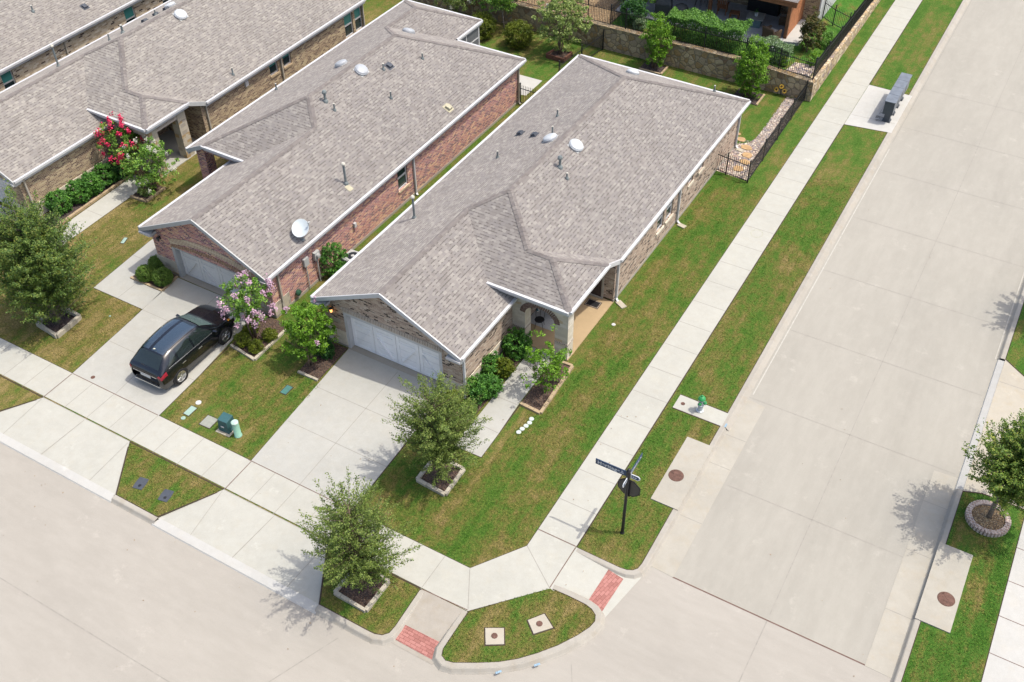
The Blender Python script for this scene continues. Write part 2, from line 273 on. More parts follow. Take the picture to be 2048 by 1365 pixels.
# ------------------------------------------------------------------ mesh helpers
class MB:
    def __init__(s): s.v = []; s.f = []; s.m = []
    def face(s, pts, m=0):
        i = len(s.v); s.v += [tuple(p) for p in pts]; s.f.append(tuple(range(i, i+len(pts)))); s.m.append(m); return s
    def quads(s, V, F, m=0):
        i = len(s.v); s.v += [tuple(p) for p in V]
        for f in F: s.f.append(tuple(i+k for k in f)); s.m.append(m)
        return s
    def box(s, x0, x1, y0, y1, z0, z1, m=0):
        V = [(x0, y0, z0), (x1, y0, z0), (x1, y1, z0), (x0, y1, z0), (x0, y0, z1), (x1, y0, z1), (x1, y1, z1), (x0, y1, z1)]
        return s.quads(V, [(3, 2, 1, 0), (4, 5, 6, 7), (0, 1, 5, 4), (1, 2, 6, 5), (2, 3, 7, 6), (3, 0, 4, 7)], m)
    def obox(s, c, sx, sy, sz, rz=0, m=0, rx=0, ry=0):
        T = Matrix.Translation(c) @ Matrix.Rotation(rz, 4, 'Z') @ Matrix.Rotation(ry, 4, 'Y') @ Matrix.Rotation(rx, 4, 'X')
        V = [T @ Vector((a*sx/2, b*sy/2, d*sz/2)) for d in (-1, 1) for a, b in ((-1, -1), (1, -1), (1, 1), (-1, 1))]
        return s.quads(V, [(3, 2, 1, 0), (4, 5, 6, 7), (0, 1, 5, 4), (1, 2, 6, 5), (2, 3, 7, 6), (3, 0, 4, 7)], m)
    def bar(s, a, b, w, t, m=0, up=(0, 0, 1)):
        a, b = Vector(a), Vector(b); d = (b-a).normalized(); sd_ = d.cross(Vector(up))
        if sd_.length < 1e-4: sd_ = Vector((1, 0, 0))
        sd_.normalize(); u = sd_.cross(d)
        V = []
        for p in (a, b):
            for x, y in ((-1, -1), (1, -1), (1, 1), (-1, 1)): V.append(p + sd_*x*w/2 + u*y*t/2)
        return s.quads(V, [(3, 2, 1, 0), (4, 5, 6, 7), (0, 1, 5, 4), (1, 2, 6, 5), (2, 3, 7, 6), (3, 0, 4, 7)], m)
    def tube(s, pts, rad, n=8, m=0, cap=True):
        pts = [Vector(p) for p in pts]; rad = list(rad) if hasattr(rad, '__len__') else [rad]*len(pts)
        V = []; up = None
        for i, p in enumerate(pts):
            d = (pts[min(i+1, len(pts)-1)] - pts[max(i-1, 0)]).normalized()
            if up is None: up = d.orthogonal().normalized()
            up = (up - d*up.dot(d)); up = up.normalized() if up.length > 1e-5 else d.orthogonal().normalized()
            w = d.cross(up)
            for k in range(n):
                a = 2*math.pi*k/n; V.append(p + (up*math.cos(a) + w*math.sin(a))*rad[i])
        F = [(i*n+k, i*n+(k+1) % n, (i+1)*n+(k+1) % n, (i+1)*n+k) for i in range(len(pts)-1) for k in range(n)]
        if cap: F += [tuple(range(n-1, -1, -1)), tuple((len(pts)-1)*n+k for k in range(n))]
        return s.quads(V, F, m)
    def lathe(s, prof, c, n=20, m=0, T=None):
        V = []
        for r, z in prof:
            for k in range(n):
                a = 2*math.pi*k/n; v = Vector((r*math.cos(a), r*math.sin(a), z)); v = T @ v if T else v; V.append(v + Vector(c))
        F = [(i*n+k, i*n+(k+1) % n, (i+1)*n+(k+1) % n, (i+1)*n+k) for i in range(len(prof)-1) for k in range(n)]
        F += [tuple(range(n-1, -1, -1)), tuple((len(prof)-1)*n+k for k in range(n))]
        return s.quads(V, F, m)
    def poly(s, pts, z, m=0):
        P = [Vector((p[0], p[1], p[2] if len(p) > 2 else z)) for p in pts]
        tri = tessellate_polygon([[Vector((p.x, p.y, 0)) for p in P]])
        fs = []
        for t in tri:
            a, b, c = (P[i] for i in t)
            fs.append(t if (b-a).cross(c-a).z > 0 else (t[0], t[2], t[1]))
        return s.quads(P, fs, m)
    def prism(s, pts, z0, z1, m=0, ms=None):
        s.poly(pts, z1, m); n = len(pts)
        for i in range(n):
            a, b = pts[i], pts[(i+1) % n]
            za = a[2] if len(a) > 2 else z1; zb = b[2] if len(b) > 2 else z1
            s.face([(a[0], a[1], z0), (b[0], b[1], z0), (b[0], b[1], zb), (a[0], a[1], za)], m if ms is None else ms)
        return s
    def strip(s, path, w, z, m=0, off=0.0, closed=False):
        P = offset(path, off - w/2, closed); Q = offset(path, off + w/2, closed); n = len(path)
        zz = lambda i: (path[i][2]+z if len(path[i]) > 2 else z)
        for i in range(n if closed else n-1):
            j = (i+1) % n
            s.face([(*P[i], zz(i)), (*P[j], zz(j)), (*Q[j], zz(j)), (*Q[i], zz(i))], m)
        return s
    def build(s, name, mats, parent=None, smooth=False, recalc=False, bevel=0):
        me = bpy.data.meshes.new(name)
        me.from_pydata([tuple(v) for v in s.v], [], s.f)
        mats = mats if isinstance(mats, (list, tuple)) else [mats]
        for m in mats: me.materials.append(m)
        if len(mats) > 1: me.polygons.foreach_set('material_index', s.m)
        if recalc or bevel:
            bm = bmesh.new(); bm.from_mesh(me)
            if bevel: bmesh.ops.remove_doubles(bm, verts=bm.verts, dist=1e-4)
            bmesh.ops.recalc_face_normals(bm, faces=bm.faces)
            if bevel: bmesh.ops.bevel(bm, geom=list(bm.edges), offset=bevel, segments=2, affect='EDGES', profile=0.6)
            bm.to_mesh(me); bm.free()
        auto_uv(me)
        if smooth: me.polygons.foreach_set('use_smooth', [True]*len(me.polygons))
        me.update()
        o = bpy.data.objects.new(name, me); COL.objects.link(o)
        if parent: o.parent = parent
        return o

def auto_uv(me):
    uvl = me.uv_layers.new(name='UVMap'); V = me.vertices
    out = np.zeros(len(me.loops)*2)
    for p in me.polygons:
        n = p.normal
        if abs(n.z) < 0.3: t = Vector((-n.y, n.x, 0))
        elif abs(n.z) > 0.999: t = Vector((1, 0, 0))
        else: t = Vector((-n.y, n.x, 0))
        t = t.normalized() if t.length > 1e-6 else Vector((1, 0, 0))
        b = n.cross(t)
        if abs(n.z) < 0.3: b = Vector((0, 0, 1))
        for li in p.loop_indices:
            c = V[me.loops[li].vertex_index].co
            out[2*li] = c.dot(t); out[2*li+1] = c.dot(b)
    uvl.data.foreach_set('uv', out)

def offset(path, d, closed=False):          # offset to the left of the direction of travel
    n = len(path); out = []
    for i in range(n):
        if closed: a, b, c = path[(i-1) % n], path[i], path[(i+1) % n]
        else: a, b, c = path[max(i-1, 0)], path[i], path[min(i+1, n-1)]
        d1 = Vector((b[0]-a[0], b[1]-a[1])); d2 = Vector((c[0]-b[0], c[1]-b[1]))
        if d1.length < 1e-6: d1 = d2.copy()
        if d2.length < 1e-6: d2 = d1.copy()
        n1 = Vector((-d1.y, d1.x)).normalized(); n2 = Vector((-d2.y, d2.x)).normalized()
        m = n1+n2; m = m.normalized() if m.length > 1e-6 else n1
        k = d/max(0.4, m.dot(n1)); out.append((b[0]+m.x*k, b[1]+m.y*k))
    return out

def empty(name, loc=(0, 0, 0), rz=0.0):
    o = bpy.data.objects.new(name, None); COL.objects.link(o); o.location = loc; o.rotation_euler = (0, 0, rz)
    o.empty_display_size = 0.3
    return o
def tag(o, label=None, cat=None, group=None, kind=None):
    if label: o['label'] = label
    if cat: o['category'] = cat
    if group: o['group'] = group
    if kind: o['kind'] = kind
    return o
def struct(name, mb, mats, label=None, cat=None):
    o = mb.build(name, mats); o['kind'] = 'structure'
    tag(o, label, cat); return o
def dup(root, loc, rz=None, label=None):
    r = root.copy(); COL.objects.link(r); r.location = loc
    if rz is not None: r.rotation_euler = (0, 0, rz)
    if label: r['label'] = label
    for ch in list(root.children):
        c = ch.copy(); COL.objects.link(c); c.parent = r
        for gch in list(ch.children):
            d = gch.copy(); COL.objects.link(d); d.parent = c
    return r

# ------------------------------------------------------------------ the ground: streets, lawns, pavements, kerbs
ZS = -0.13
mb = MB()
mb.poly([(-300, -120), (300, -120), (300, 19.74), (-300, 19.74)], ZS, 1)
mb.poly([(-300, 19.74), (300, 19.74), (300, 400), (-300, 400)], ZS, 0)
for pts in ([(-120, 8.45), (-2.1, 8.43)], [(-2.05, 19.74), (-2.15, 8.5)]): mb.strip(pts, 0.035, ZS+0.004, 2)
mb.strip([(-5.4, 19.76), (2.2, 19.74)], 0.05, ZS+0.004, 3)
mb.strip([(-13.9, 12.3), (-15.5, 8.45)], 0.035, ZS+0.004, 2); mb.strip([(-9.9, 12.75), (-9.4, 8.45)], 0.03, ZS+0.004, 2); mb.strip([(-6.9, 15.2), (-6.0, 13.6), (-2.1, 13.4)], 0.03, ZS+0.004, 2)
mb.strip([(-2.05, 20), (-2.02, 120)], 0.025, ZS+0.004, 2)
for y in (24.4, 29.0, 33.6, 38.2, 42.8, 47.4, 52.0, 56.6): mb.strip([(-5.3 if y < 28.9 else -6.1, y), (1.2 if y < 28.9 else 1.9, y)], 0.022, ZS+0.004, 2)
struct('road', mb, [M['street'], M['street2'], plain('road_joint', (0.245, 0.228, 0.200), 0.95, 0.1), M['joint']])
# wide pale gutters near the inlets
mb = MB()
mb.prism([(-6.25, 19.8), (-5.38, 19.76), (-5.38, 28.8), (-6.25, 28.86)], ZS-0.05, ZS+0.006)
for y in (22.3, 25.1, 26.7): mb.strip([(-6.25, y), (-5.38, y)], 0.02, ZS+0.009, 1)
mb.prism([(1.17, 19.72), (2.02, 19.7), (2.02, 28.86), (1.17, 28.8)], ZS-0.05, ZS+0.006)
for y in (22.1, 24.8, 27.2): mb.strip([(1.17, y), (2.02, y)], 0.02, ZS+0.009, 1)
mb.strip([(-6.02, 29.2), (-6.02, 49.5)], 0.05, ZS+0.006, 2); mb.strip([(-6.04, 50.2), (-6.04, 120)], 0.03, ZS+0.006, 1); mb.strip([(1.95, 36), (1.95, 100)], 0.04, ZS+0.006, 2)
struct('gutter', mb, [M['gut'], M['jointl'], plain('gutter_line', (0.345, 0.33, 0.29), 0.9, 0.1)])

lawn_pts = [(-140, 12.92), (-32.05, 12.92), (-30.6, 15.06), (-25.88, 15.06), (-24.43, 12.92), (-22.4, 12.92), (-21.15, 15.06), (-16.4, 15.06), (-15.13, 12.92),
    (-13.2, 12.92), (-12.9, 12.93), (-12.65, 13.02), (-12.5, 13.2), (-12.47, 13.5), (-12.53, 15.1), (-10.7, 15.12), (-8.8, 17.22), (-8.76, 19.14), (-7.1, 19.13),
    (-6.85, 19.16), (-6.66, 19.25), (-6.54, 19.4), (-6.5, 19.65), (-6.5, 300), (-140, 300)]
mb = MB(); mb.prism(lawn_pts, -0.3, 0.0)
struct('lawn', mb, M['grass'])
island = [(-10.69, 15.16), (-10.70, 14.33), (-10.69, 13.57), (-10.60, 13.36), (-10.40, 13.27), (-10.14, 13.33), (-9.51, 13.68), (-8.90, 14.06), (-8.43, 14.45), (-7.97, 14.95), (-7.53, 15.52), (-7.17, 16.12), (-6.95, 16.59), (-6.90, 16.87), (-6.99, 17.09), (-7.20, 17.23), (-7.47, 17.29), (-8.09, 17.30), (-8.80, 17.26)]
mb = MB(); mb.prism(island, -0.3, 0.0); struct('corner_lawn', mb, M['grassb'])
verge = [(2.29, -60), (4.46, -60), (4.46, 28.44), (2.93, 28.44), (2.29, 28.2)]
mb = MB(); mb.prism(verge, -0.3, 0.0); mb.prism([(2.29, 36.05), (3.13, 35.4), (40, 35.4), (40, 300), (2.29, 300)], -0.3, 0.0)
struct('verge_lawn', mb, M['verge'])
# soft raised yard behind the stone wall, sloping with the wall along the street
def wall_top(y): return max(0.45, 1.16 - (y-51.9)*0.046)
mb = MB()
nx, ny = 30, 24; xs = [-70 + (58.85)*i/nx for i in range(nx+1)]; ys = [52.0 + 60*j/ny for j in range(ny+1)]
def ez(x, y):
    k = min(1, max(0, (x+14.2)/3.0)); k = k*k*(3-2*k)
    return 1.36*(1-k) + min(1.36, wall_top(y)-0.03)*k
V = [(x, y, ez(x, y)) for y in ys for x in xs]
mb.quads(V, [(j*(nx+1)+i, j*(nx+1)+i+1, (j+1)*(nx+1)+i+1, (j+1)*(nx+1)+i) for j in range(ny) for i in range(nx)])
struct('raised_yard', mb, M['lush']).data.polygons.foreach_set('use_smooth', [True]*(nx*ny))

Z1 = 0.012
def slab(name, pts, mat, joints=(), jm='jointl', z=Z1, label=None, jw=0.022):
    b = MB(); b.prism(pts, -0.12, z)
    for j in joints: b.strip(j, jw, z+0.003, 1)
    return struct(name, b, [mat, M[jm]])
W0, W1 = -10.28, -8.76
sj = [[(W0+0.02, 19.18+1.56*i), (W1-0.02, 19.18+1.56*i)] for i in range(0, 60)]
fj = [[(-25.88-1.19*i, 15.08), (-25.88-1.19*i, 16.58)] for i in range(0, 50)] + [[(x, 15.08), (x, 16.58)] for x in (-24.7, -23.5, -22.3, -21.15, -20.0, -18.85, -17.6, -16.45, -15.1, -13.8, -12.53)]
mb = MB()
mb.prism([(-140, 15.06), (-10.72, 15.14), (-8.78, 17.23), (-8.76, 300), (W0, 300), (W0, 18.36), (-11.52, 16.6), (-140, 16.6)], -0.12, Z1)
for j in sj + fj + [[(-11.52, 16.58), (-10.72, 15.16)], [(W0, 18.36), (-8.8, 17.25)]]: mb.strip(j, 0.022, Z1+0.003, 1)
for j in ([(-12.5, 15.1), (-10.75, 15.17)], [(-8.79, 17.25), (-8.78, 19.12)], [(-8.78, 19.16), (W0, 19.16)], [(-21.3, 16.6), (-16.5, 16.6)], [(-30.6, 16.6), (-25.9, 16.6)], [(-30.61, 15.1), (-30.62, 16.58)], [(-21.13, 15.1), (-21.15, 16.58)]): mb.strip(j, 0.03, Z1+0.0045, 2)
struct('sidewalk', mb, [M['walk'], M['jointl'], M['joint']])
mb = MB(); mb.prism([(4.46, -60), (5.98, -60), (5.98, 300), (4.46, 300)], -0.12, Z1)
for i in range(60): mb.strip([(4.46, 11.3+1.53*i), (5.98, 11.3+1.53*i)], 0.025, Z1+0.003, 1)
struct('sidewalk', mb, [M['pale'], M['joint']])
slab('driveway', [(-21.18, 16.6), (-16.5, 16.6), (-16.72, 23.35), (-21.62, 23.35)], M['drive'], [[(-21.25, 18.87), (-16.55, 18.87)], [(-21.4, 20.9), (-16.6, 20.9)], [(-18.87, 16.6), (-19.05, 23.2)]])
slab('driveway', [(-30.63, 16.6), (-25.86, 16.6), (-26.0, 19.1), (-26.45, 23.3), (-31.22, 23.3), (-30.9, 20.2)], M['drive'], [[(-30.7, 18.75), (-25.98, 18.75)], [(-31.0, 20.9), (-26.15, 20.9)], [(-28.22, 16.6), (-28.75, 23.2)]])
slab('path', [(-33.96, 20.93), (-31.0, 20.93), (-31.06, 22.2), (-32.9, 22.22), (-33.1, 24.9), (-33.05, 29.5), (-34.1, 29.5), (-34.2, 24.6)], M['drive'], [[(-32.5, 20.95), (-32.5, 22.2)], [(-34.1, 23.5), (-33.1, 23.5)]])
slab('path', [(-15.0, 21.0), (-13.74, 21.0), (-13.76, 22.3), (-13.86, 24.1), (-13.86, 27.3), (-14.95, 27.3), (-14.92, 22.4)], M['drive'], [[(-14.95, 22.4), (-13.76, 22.35)], [(-14.9, 24.0), (-13.85, 24.0)], [(-14.9, 25.6), (-13.85, 25.6)]])
slab('path', [(-38.66, 20.0), (-37.55, 20.0), (-37.65, 28.4), (-38.85, 28.4)], M['walk'], [[(-38.7, 22.9), (-37.6, 22.9)], [(-38.7, 25.0), (-37.65, 25.0)], [(-38.75, 26.9), (-37.65, 26.9)]])
slab('driveway', [(-46.5, 16.6), (-41.6, 16.6), (-41.75, 23.2), (-46.7, 23.2)], M['drive'], [[(-46.5, 19), (-41.6, 19)], [(-44, 16.6), (-44, 23)]])
slab('driveway', [(2.3, 28.22), (2.93, 28.46), (20, 28.46), (20, 35.4), (3.13, 35.4), (2.3, 36.03)], M['cream'], [[(2.35, 29.9), (4.46, 29.9)], [(2.35, 34.6), (4.46, 34.6)]], z=0.004)
slab('mailbox_pad', [(-8.76, 50.55), (-6.32, 50.9), (-6.32, 55.26), (-8.76, 55.34)], M['pale'], [[(-8.7, 51.7), (-6.4, 51.9)], [(-7.4, 51.9), (-7.4, 55.2)]])
slab('hydrant_pad', [(-8.5, 26.88), (-6.45, 26.88), (-6.45, 27.63), (-8.5, 27.66)], M['walk'])
slab('patio_pad', [(-27.4, 44.3), (-25.22, 44.9), (-25.21, 46.78), (-27.4, 46.76)], M['pale'])
# driveway aprons (sloping to the street) with their pale kerb lips
mb = MB()
for a, b, c, d in (((-30.6, 15.06, Z1), (-25.88, 15.06, Z1), (-24.43, 12.92, -0.05), (-32.05, 12.92, -0.05)), ((-21.15, 15.06, Z1), (-16.4, 15.06, Z1), (-15.13, 12.92, -0.05), (-22.4, 12.92, -0.05))):
    mb.face([a, d, c, b], 0); mx = (a[0]+b[0])/2; mb.strip([(mx, 15.0, 0.006), (mx-0.15, 12.95, -0.05)], 0.022, 0.012, 1)
    mb.strip([(a[0], 14.98, 0.012), (d[0]+1.55, 12.95, -0.05)], 0.015, 0.01, 1); mb.strip([(b[0], 14.98, 0.012), (c[0]-1.4, 12.95, -0.05)], 0.015, 0.01, 1)
    mb.strip([(a[0], 15.06), (b[0], 15.06)], 0.022, 0.017, 1)
struct('driveway_apron', mb, [M['walk'], M['jointl']])
mb = MB()
for x0, x1 in ((-32.0, -24.55), (-22.3, -15.2)):
    mb.face([(x0, 12.96, -0.043), (x1, 12.96, -0.043), (x1+0.12, 12.66, -0.085), (x0-0.12, 12.66, -0.085)], 0); mb.face([(x0-0.12, 12.66, -0.085), (x1+0.12, 12.66, -0.085), (x1+0.12, 12.62, ZS), (x0-0.12, 12.62, ZS)], 0)
mb.face([(2.32, 28.3, -0.0), (2.32, 35.9, -0.0), (2.06, 36.0, -0.085), (2.06, 28.2, -0.085)], 0); mb.face([(2.06, 28.2, -0.085), (2.06, 36.0, -0.085), (2.03, 36.0, ZS), (2.03, 28.2, ZS)], 0)
struct('driveway_lip', mb, M['pale'])
# pedestrian ramps with tactile pavers
mb = MB()
mb.face([(-12.5, 15.1, Z1), (-12.45, 13.0, ZS+0.008), (-10.72, 13.0, ZS+0.008), (-10.72, 15.12, Z1)], 0)
mb.face([(-12.28, 13.74, -0.069), (-12.26, 13.15, -0.105), (-10.82, 13.14, -0.105), (-10.84, 13.77, -0.067)], 1)
struct('ramp', mb, [M['ramp'], M['paver']])
mb = MB()
mb.face([(-8.78, 17.24, Z1), (-6.75, 17.0, ZS+0.008), (-6.3, 19.3, ZS+0.008), (-8.76, 19.14, Z1)], 0)
mb.face([(-7.47, 17.36, -0.062), (-6.89, 17.31, -0.100), (-6.81, 18.84, -0.083), (-7.41, 18.91, -0.050)], 1)
struct('ramp', mb, [M['walk'], M['paver'], M['pale']])
mb = MB(); mb.prism([(-12.9, 12.55), (-10.45, 12.9), (-9.0, 13.5), (-9.3, 13.0), (-11.0, 12.2), (-13.6, 12.2)], ZS-0.05, ZS+0.005)
# kerbs: flat top then a rolled face down to the gutter, street on the right of travel
def kerb(b, path, closed=False, top=0.15, face=0.13):
    prof = [(0.0, -0.02), (0.0, Z1), (-top, Z1-0.002), (-top-0.03, Z1-0.018), (-top-face*0.7, -0.09), (-top-face, ZS+0.003)]
    rails = [[(*p, z) for p in offset(path, d, closed)] for d, z in prof]; n = len(path)
    for r in range(len(prof)-1):
        for i in range(n if closed else n-1):
            j = (i+1) % n; b.face([rails[r][i], rails[r][j], rails[r+1][j], rails[r+1][i]], 0)
mb = MB()
kerb(mb, [(-140, 12.92), (-32.1, 12.92)]); kerb(mb, [(-24.45, 12.92), (-22.35, 12.92)])
kerb(mb, [(-15.15, 12.92), (-13.2, 12.92), (-12.9, 12.93), (-12.65, 13.02), (-12.5, 13.2), (-12.47, 13.5), (-12.53, 15.05)])
kerb(mb, [(-10.70, 15.1), (-10.70, 14.33)] + island[2:-1] + [(-8.7, 17.27)], top=0.17, face=0.15)
kerb(mb, [(-8.7, 19.14), (-7.1, 19.13), (-6.85, 19.16), (-6.66, 19.25), (-6.54, 19.4), (-6.5, 19.65), (-6.5, 26.9)]); kerb(mb, [(-6.5, 26.9), (-6.5, 300)], top=0.17, face=0.2)
kerb(mb, [(2.29, 300), (2.29, 36.0)]); kerb(mb, [(2.29, 28.25), (2.29, -60)])
struct('kerb', mb, M['kerb'])
# dark soil lines where the mown grass has been edged
mb = MB(); ew = 0.055
for p in ([(-140, 16.6), (-46.5, 16.6)], [(-41.6, 16.6), (-30.65, 16.6)], [(-25.86, 16.6), (-21.2, 16.6)], [(-16.5, 16.6), (-11.52, 16.6), (W0, 18.36), (W0, 120)], [(W1, 19.16), (W1, 26.0)], [(W1, 26.0), (W1, 50.5)], [(W1, 55.36), (W1, 120)],
          [(-30.63, 16.6), (-30.9, 20.2), (-31.0, 20.93), (-33.96, 20.93), (-34.2, 24.6)], [(-25.86, 16.6), (-26.0, 19.1), (-26.1, 21.0)], [(-21.18, 16.6), (-21.45, 21.2)], [(-16.5, 16.6), (-16.6, 20.6), (-15.0, 21.0), (-13.74, 21.0), (-13.8, 24.1)],
          [(-140, 15.06), (-30.6, 15.06), (-32.05, 12.95)], [(-24.43, 12.93), (-25.88, 15.06), (-21.15, 15.06), (-22.4, 12.93), (-24.43, 12.93)], [(-12.53, 15.1), (-16.4, 15.06), (-15.13, 12.93), (-13.2, 12.93), (-12.9, 12.94), (-12.65, 13.03), (-12.5, 13.2), (-12.47, 13.5), (-12.53, 15.1)],
          island[::-1] + [island[-1]], [(-8.76, 19.14), (-7.1, 19.13), (-6.85, 19.16), (-6.66, 19.25), (-6.54, 19.4), (-6.5, 19.65), (-6.5, 120)], [(2.29, 120), (2.29, 36.05), (3.13, 35.4), (4.46, 35.4)], [(2.29, -40), (2.29, 28.2), (2.93, 28.44), (4.46, 28.44), (4.46, -40)], [(4.46, 35.4), (4.46, 100)],
          [(-8.76, 50.52), (-6.5, 50.88)], [(-8.76, 55.36), (-6.5, 55.28)], [(-8.52, 26.86), (-6.5, 26.86)], [(-8.52, 27.68), (-6.5, 27.65)], [(-38.88, 28.4), (-38.68, 20.0)], [(-37.6, 20), (-37.62, 28.4)]):
    mb.strip(p, ew, 0.0055, 0)
struct('lawn_edging', mb, M['edge'])
mb = MB()
for (x, y, r) in ((-8.93, 13.9, 0.06), (-8.0, 14.72, 0.06)):
    mb.obox((x+0.2, y-0.14, 0.016), 0.2, 0.07, 0.004, 0.9)
mb.obox((-6.33, 27.0, 0.016), 0.07, 0.2, 0.004)
struct('utility_paint_mark', mb, plain('blue_paint', (0.20, 0.29, 0.36), 0.8, 0.2, var=0.3, sc=30))
mb = MB(); a = [(-13.03+0.0*i, 0) for i in range(1)]
N = 26
for i in range(N):
    t0, t1 = 2*math.pi*i/N, 2*math.pi*(i+1)/N
    mb.face([(-9.5+0.24*math.cos(t0), 39.1+0.27*math.sin(t0), Z1+0.004), (-9.5+0.30*math.cos(t0), 39.1+0.34*math.sin(t0), Z1+0.004), (-9.5+0.30*math.cos(t1), 39.1+0.34*math.sin(t1), Z1+0.004), (-9.5+0.24*math.cos(t1), 39.1+0.27*math.sin(t1), Z1+0.004)])
struct('ring_stain', mb, plain('stain', (0.33, 0.325, 0.27), 0.9, 0.1))
sm_ = NT('dark_stain'); sn_ = sm_.noise(sm_.pos(), 3.5, 6, 0.75); sm_.done(sm_.ramp(sn_, [(0.42, (0.37, 0.36, 0.335)), (0.60, (0.12, 0.115, 0.10))]), 0.95, 0.1)
mb = MB(); mb.poly([(-7.45, 51.75), (-7.1, 51.6), (-6.98, 52.4), (-6.9, 53.6), (-7.0, 54.3), (-7.15, 53.9), (-7.3, 52.9), (-7.5, 52.2)], Z1+0.0055); struct('pad_stain', mb, sm_.m)
#PART2
# ------------------------------------------------------------------ houses (local axes: x along the street, y into the lot, z up)
PM, ZE, ZP = 0.49, 2.5, 3.05
def wall_open(b, p0, p1, z0, z1, opens, depth, m=0, mr=None):
    """upright wall from p0 to p1 (outside on the right of travel) with openings (u0,u1,v0,v1) and their reveals"""
    p0 = Vector((*p0, 0)); d = Vector((*p1, 0)) - p0; L = d.length; d.normalize(); inn = Vector((-d.y, d.x, 0))*depth
    us = sorted({0.0, L, *[o[0] for o in opens], *[o[1] for o in opens]}); vs = sorted({z0, z1, *[o[2] for o in opens], *[o[3] for o in opens]})
    P = lambda u, v, k=0.0: p0 + d*u + Vector((0, 0, v)) + inn*k
    for a, c in zip(us, us[1:]):
        for e, f in zip(vs, vs[1:]):
            mu, mv = (a+c)/2, (e+f)/2
            if any(o[0] < mu < o[1] and o[2] < mv < o[3] for o in opens): continue
            b.face([P(a, e), P(c, e), P(c, f), P(a, f)], m)
    mr = m if mr is None else mr
    for o in opens:
        a, c, e, f = o[:4]
        b.face([P(a, e), P(a, f), P(a, f, 1), P(a, e, 1)], mr); b.face([P(c, f), P(c, e), P(c, e, 1), P(c, f, 1)], mr)
        b.face([P(a, f), P(c, f), P(c, f, 1), P(a, f, 1)], mr)
        if e > z0+0.001: b.face([P(c, e), P(a, e), P(a, e, 1), P(c, e, 1)], mr)

def window(par, x, y0, y1, z0, z1, sgn, inset=0.07, teal=0.0, sash=True, sill=None, silm=None, label=None):
    """window in a wall facing +x*sgn at plane x: frame, upper and lower panes, sill"""
    fw = 0.055; xo = x - sgn*inset; f = MB()
    a, c = sorted((xo, xo - sgn*0.05))
    f.box(a, c, y0, y0+fw, z0, z1); f.box(a, c, y1-fw, y1, z0, z1); f.box(a, c, y0+fw, y1-fw, z0, z0+fw); f.box(a, c, y0+fw, y1-fw, z1-fw, z1)
    zm = (z0+z1)/2
    if sash: f.box(a-0.004, c+0.004, y0+fw, y1-fw, zm-0.04, zm+0.04)
    fo = f.build('window', M['white'], par); tag(fo, label)
    g = xo - sgn*0.03; a, c = sorted((g, g - sgn*0.015)); p = MB()
    zt = z1-fw
    p.box(a, c, y0+fw, y1-fw, z0+fw, zm-0.04 if sash else zt, 0)
    if sash: p.box(a, c, y0+fw, y1-fw, zm+0.04, zt, 1 if teal else 0)
    if teal: p.box(*sorted((g+sgn*0.004, g+sgn*0.001)), y0+fw, y1-fw, zt-(zt-zm)*teal if sash else zt-(zt-z0)*teal, zt, 1)
    p.build('pane', [M['glass'], M['teal']], fo)
    if sill:
        s_ = MB(); a, c = sorted((x - sgn*0.06, x + sgn*0.06)); s_.box(a, c, y0-0.05, y1+0.05, z0-sill, z0-0.002); s_.build('sill', silm, fo)
    return fo

def garage_door(par, x0, x1, y, z1, mat):
    b = MB(); b.box(x0, x1, y, y+0.05, 0.02, z1, 0); n = 4; w = (x1-x0)/n; yy = y-0.022
    for i in range(n):
        a, c = x0+i*w, x0+(i+1)*w
        b.box(a+0.02, a+0.16, yy, y, 0.05, z1-0.05, 0); b.box(c-0.16, c-0.02, yy, y, 0.05, z1-0.05, 0)
        for z in (0.05, z1*0.62, z1-0.2): b.box(a+0.16, c-0.16, yy, y, z, z+0.13, 0)
        lo, hi = 0.2, z1*0.62; u0, u1 = (a+0.2, c-0.2) if i % 2 else (c-0.2, a+0.2)
        b.bar((u0, y-0.012, hi), (u1, y-0.012, lo), 0.022, 0.13, 0, up=(0, 1, 0))
        for z in (z1*0.27, z1*0.5, z1*0.75): b.box(a, c, y-0.003, y-0.001, z, z+0.012, 1)
        b.box(a-0.006, a+0.006, y-0.024, y-0.0225, 0.05, z1-0.05, 1)
    return b.build('garage_door', [mat, M['groove']], par)

def caps(b, p, q, na, nb, hw=0.15):
    """ridge cap shingles along p->q, each lying over both slopes"""
    p, q = Vector(p), Vector(q); d = q-p; L = d.length; d.normalize(); na = Vector(na).normalized(); nb = Vector(nb).normalized()
    ta = na.cross(d); ta = ta if ta.z < 0 else -ta; tb = nb.cross(d); tb = tb if tb.z < 0 else -tb
    n = max(2, int(L/0.21)); up = (na+nb).normalized()
    for i in range(n):
        a = p + d*(L*i/n); c = p + d*(L*(i+1)/n); ra, rc = up*0.022, up*0.035
        for t in (ta, tb):
            j = 1 if t is ta else -1
            b.face([a+ra, a+ra+t*hw-up*0.004, c+rc+t*hw-up*0.004, c+rc], 0)
            b.face([c+rc, c+rc+t*hw-up*0.004, c+rc+t*hw-up*0.03, c+rc-up*0.03], 0)

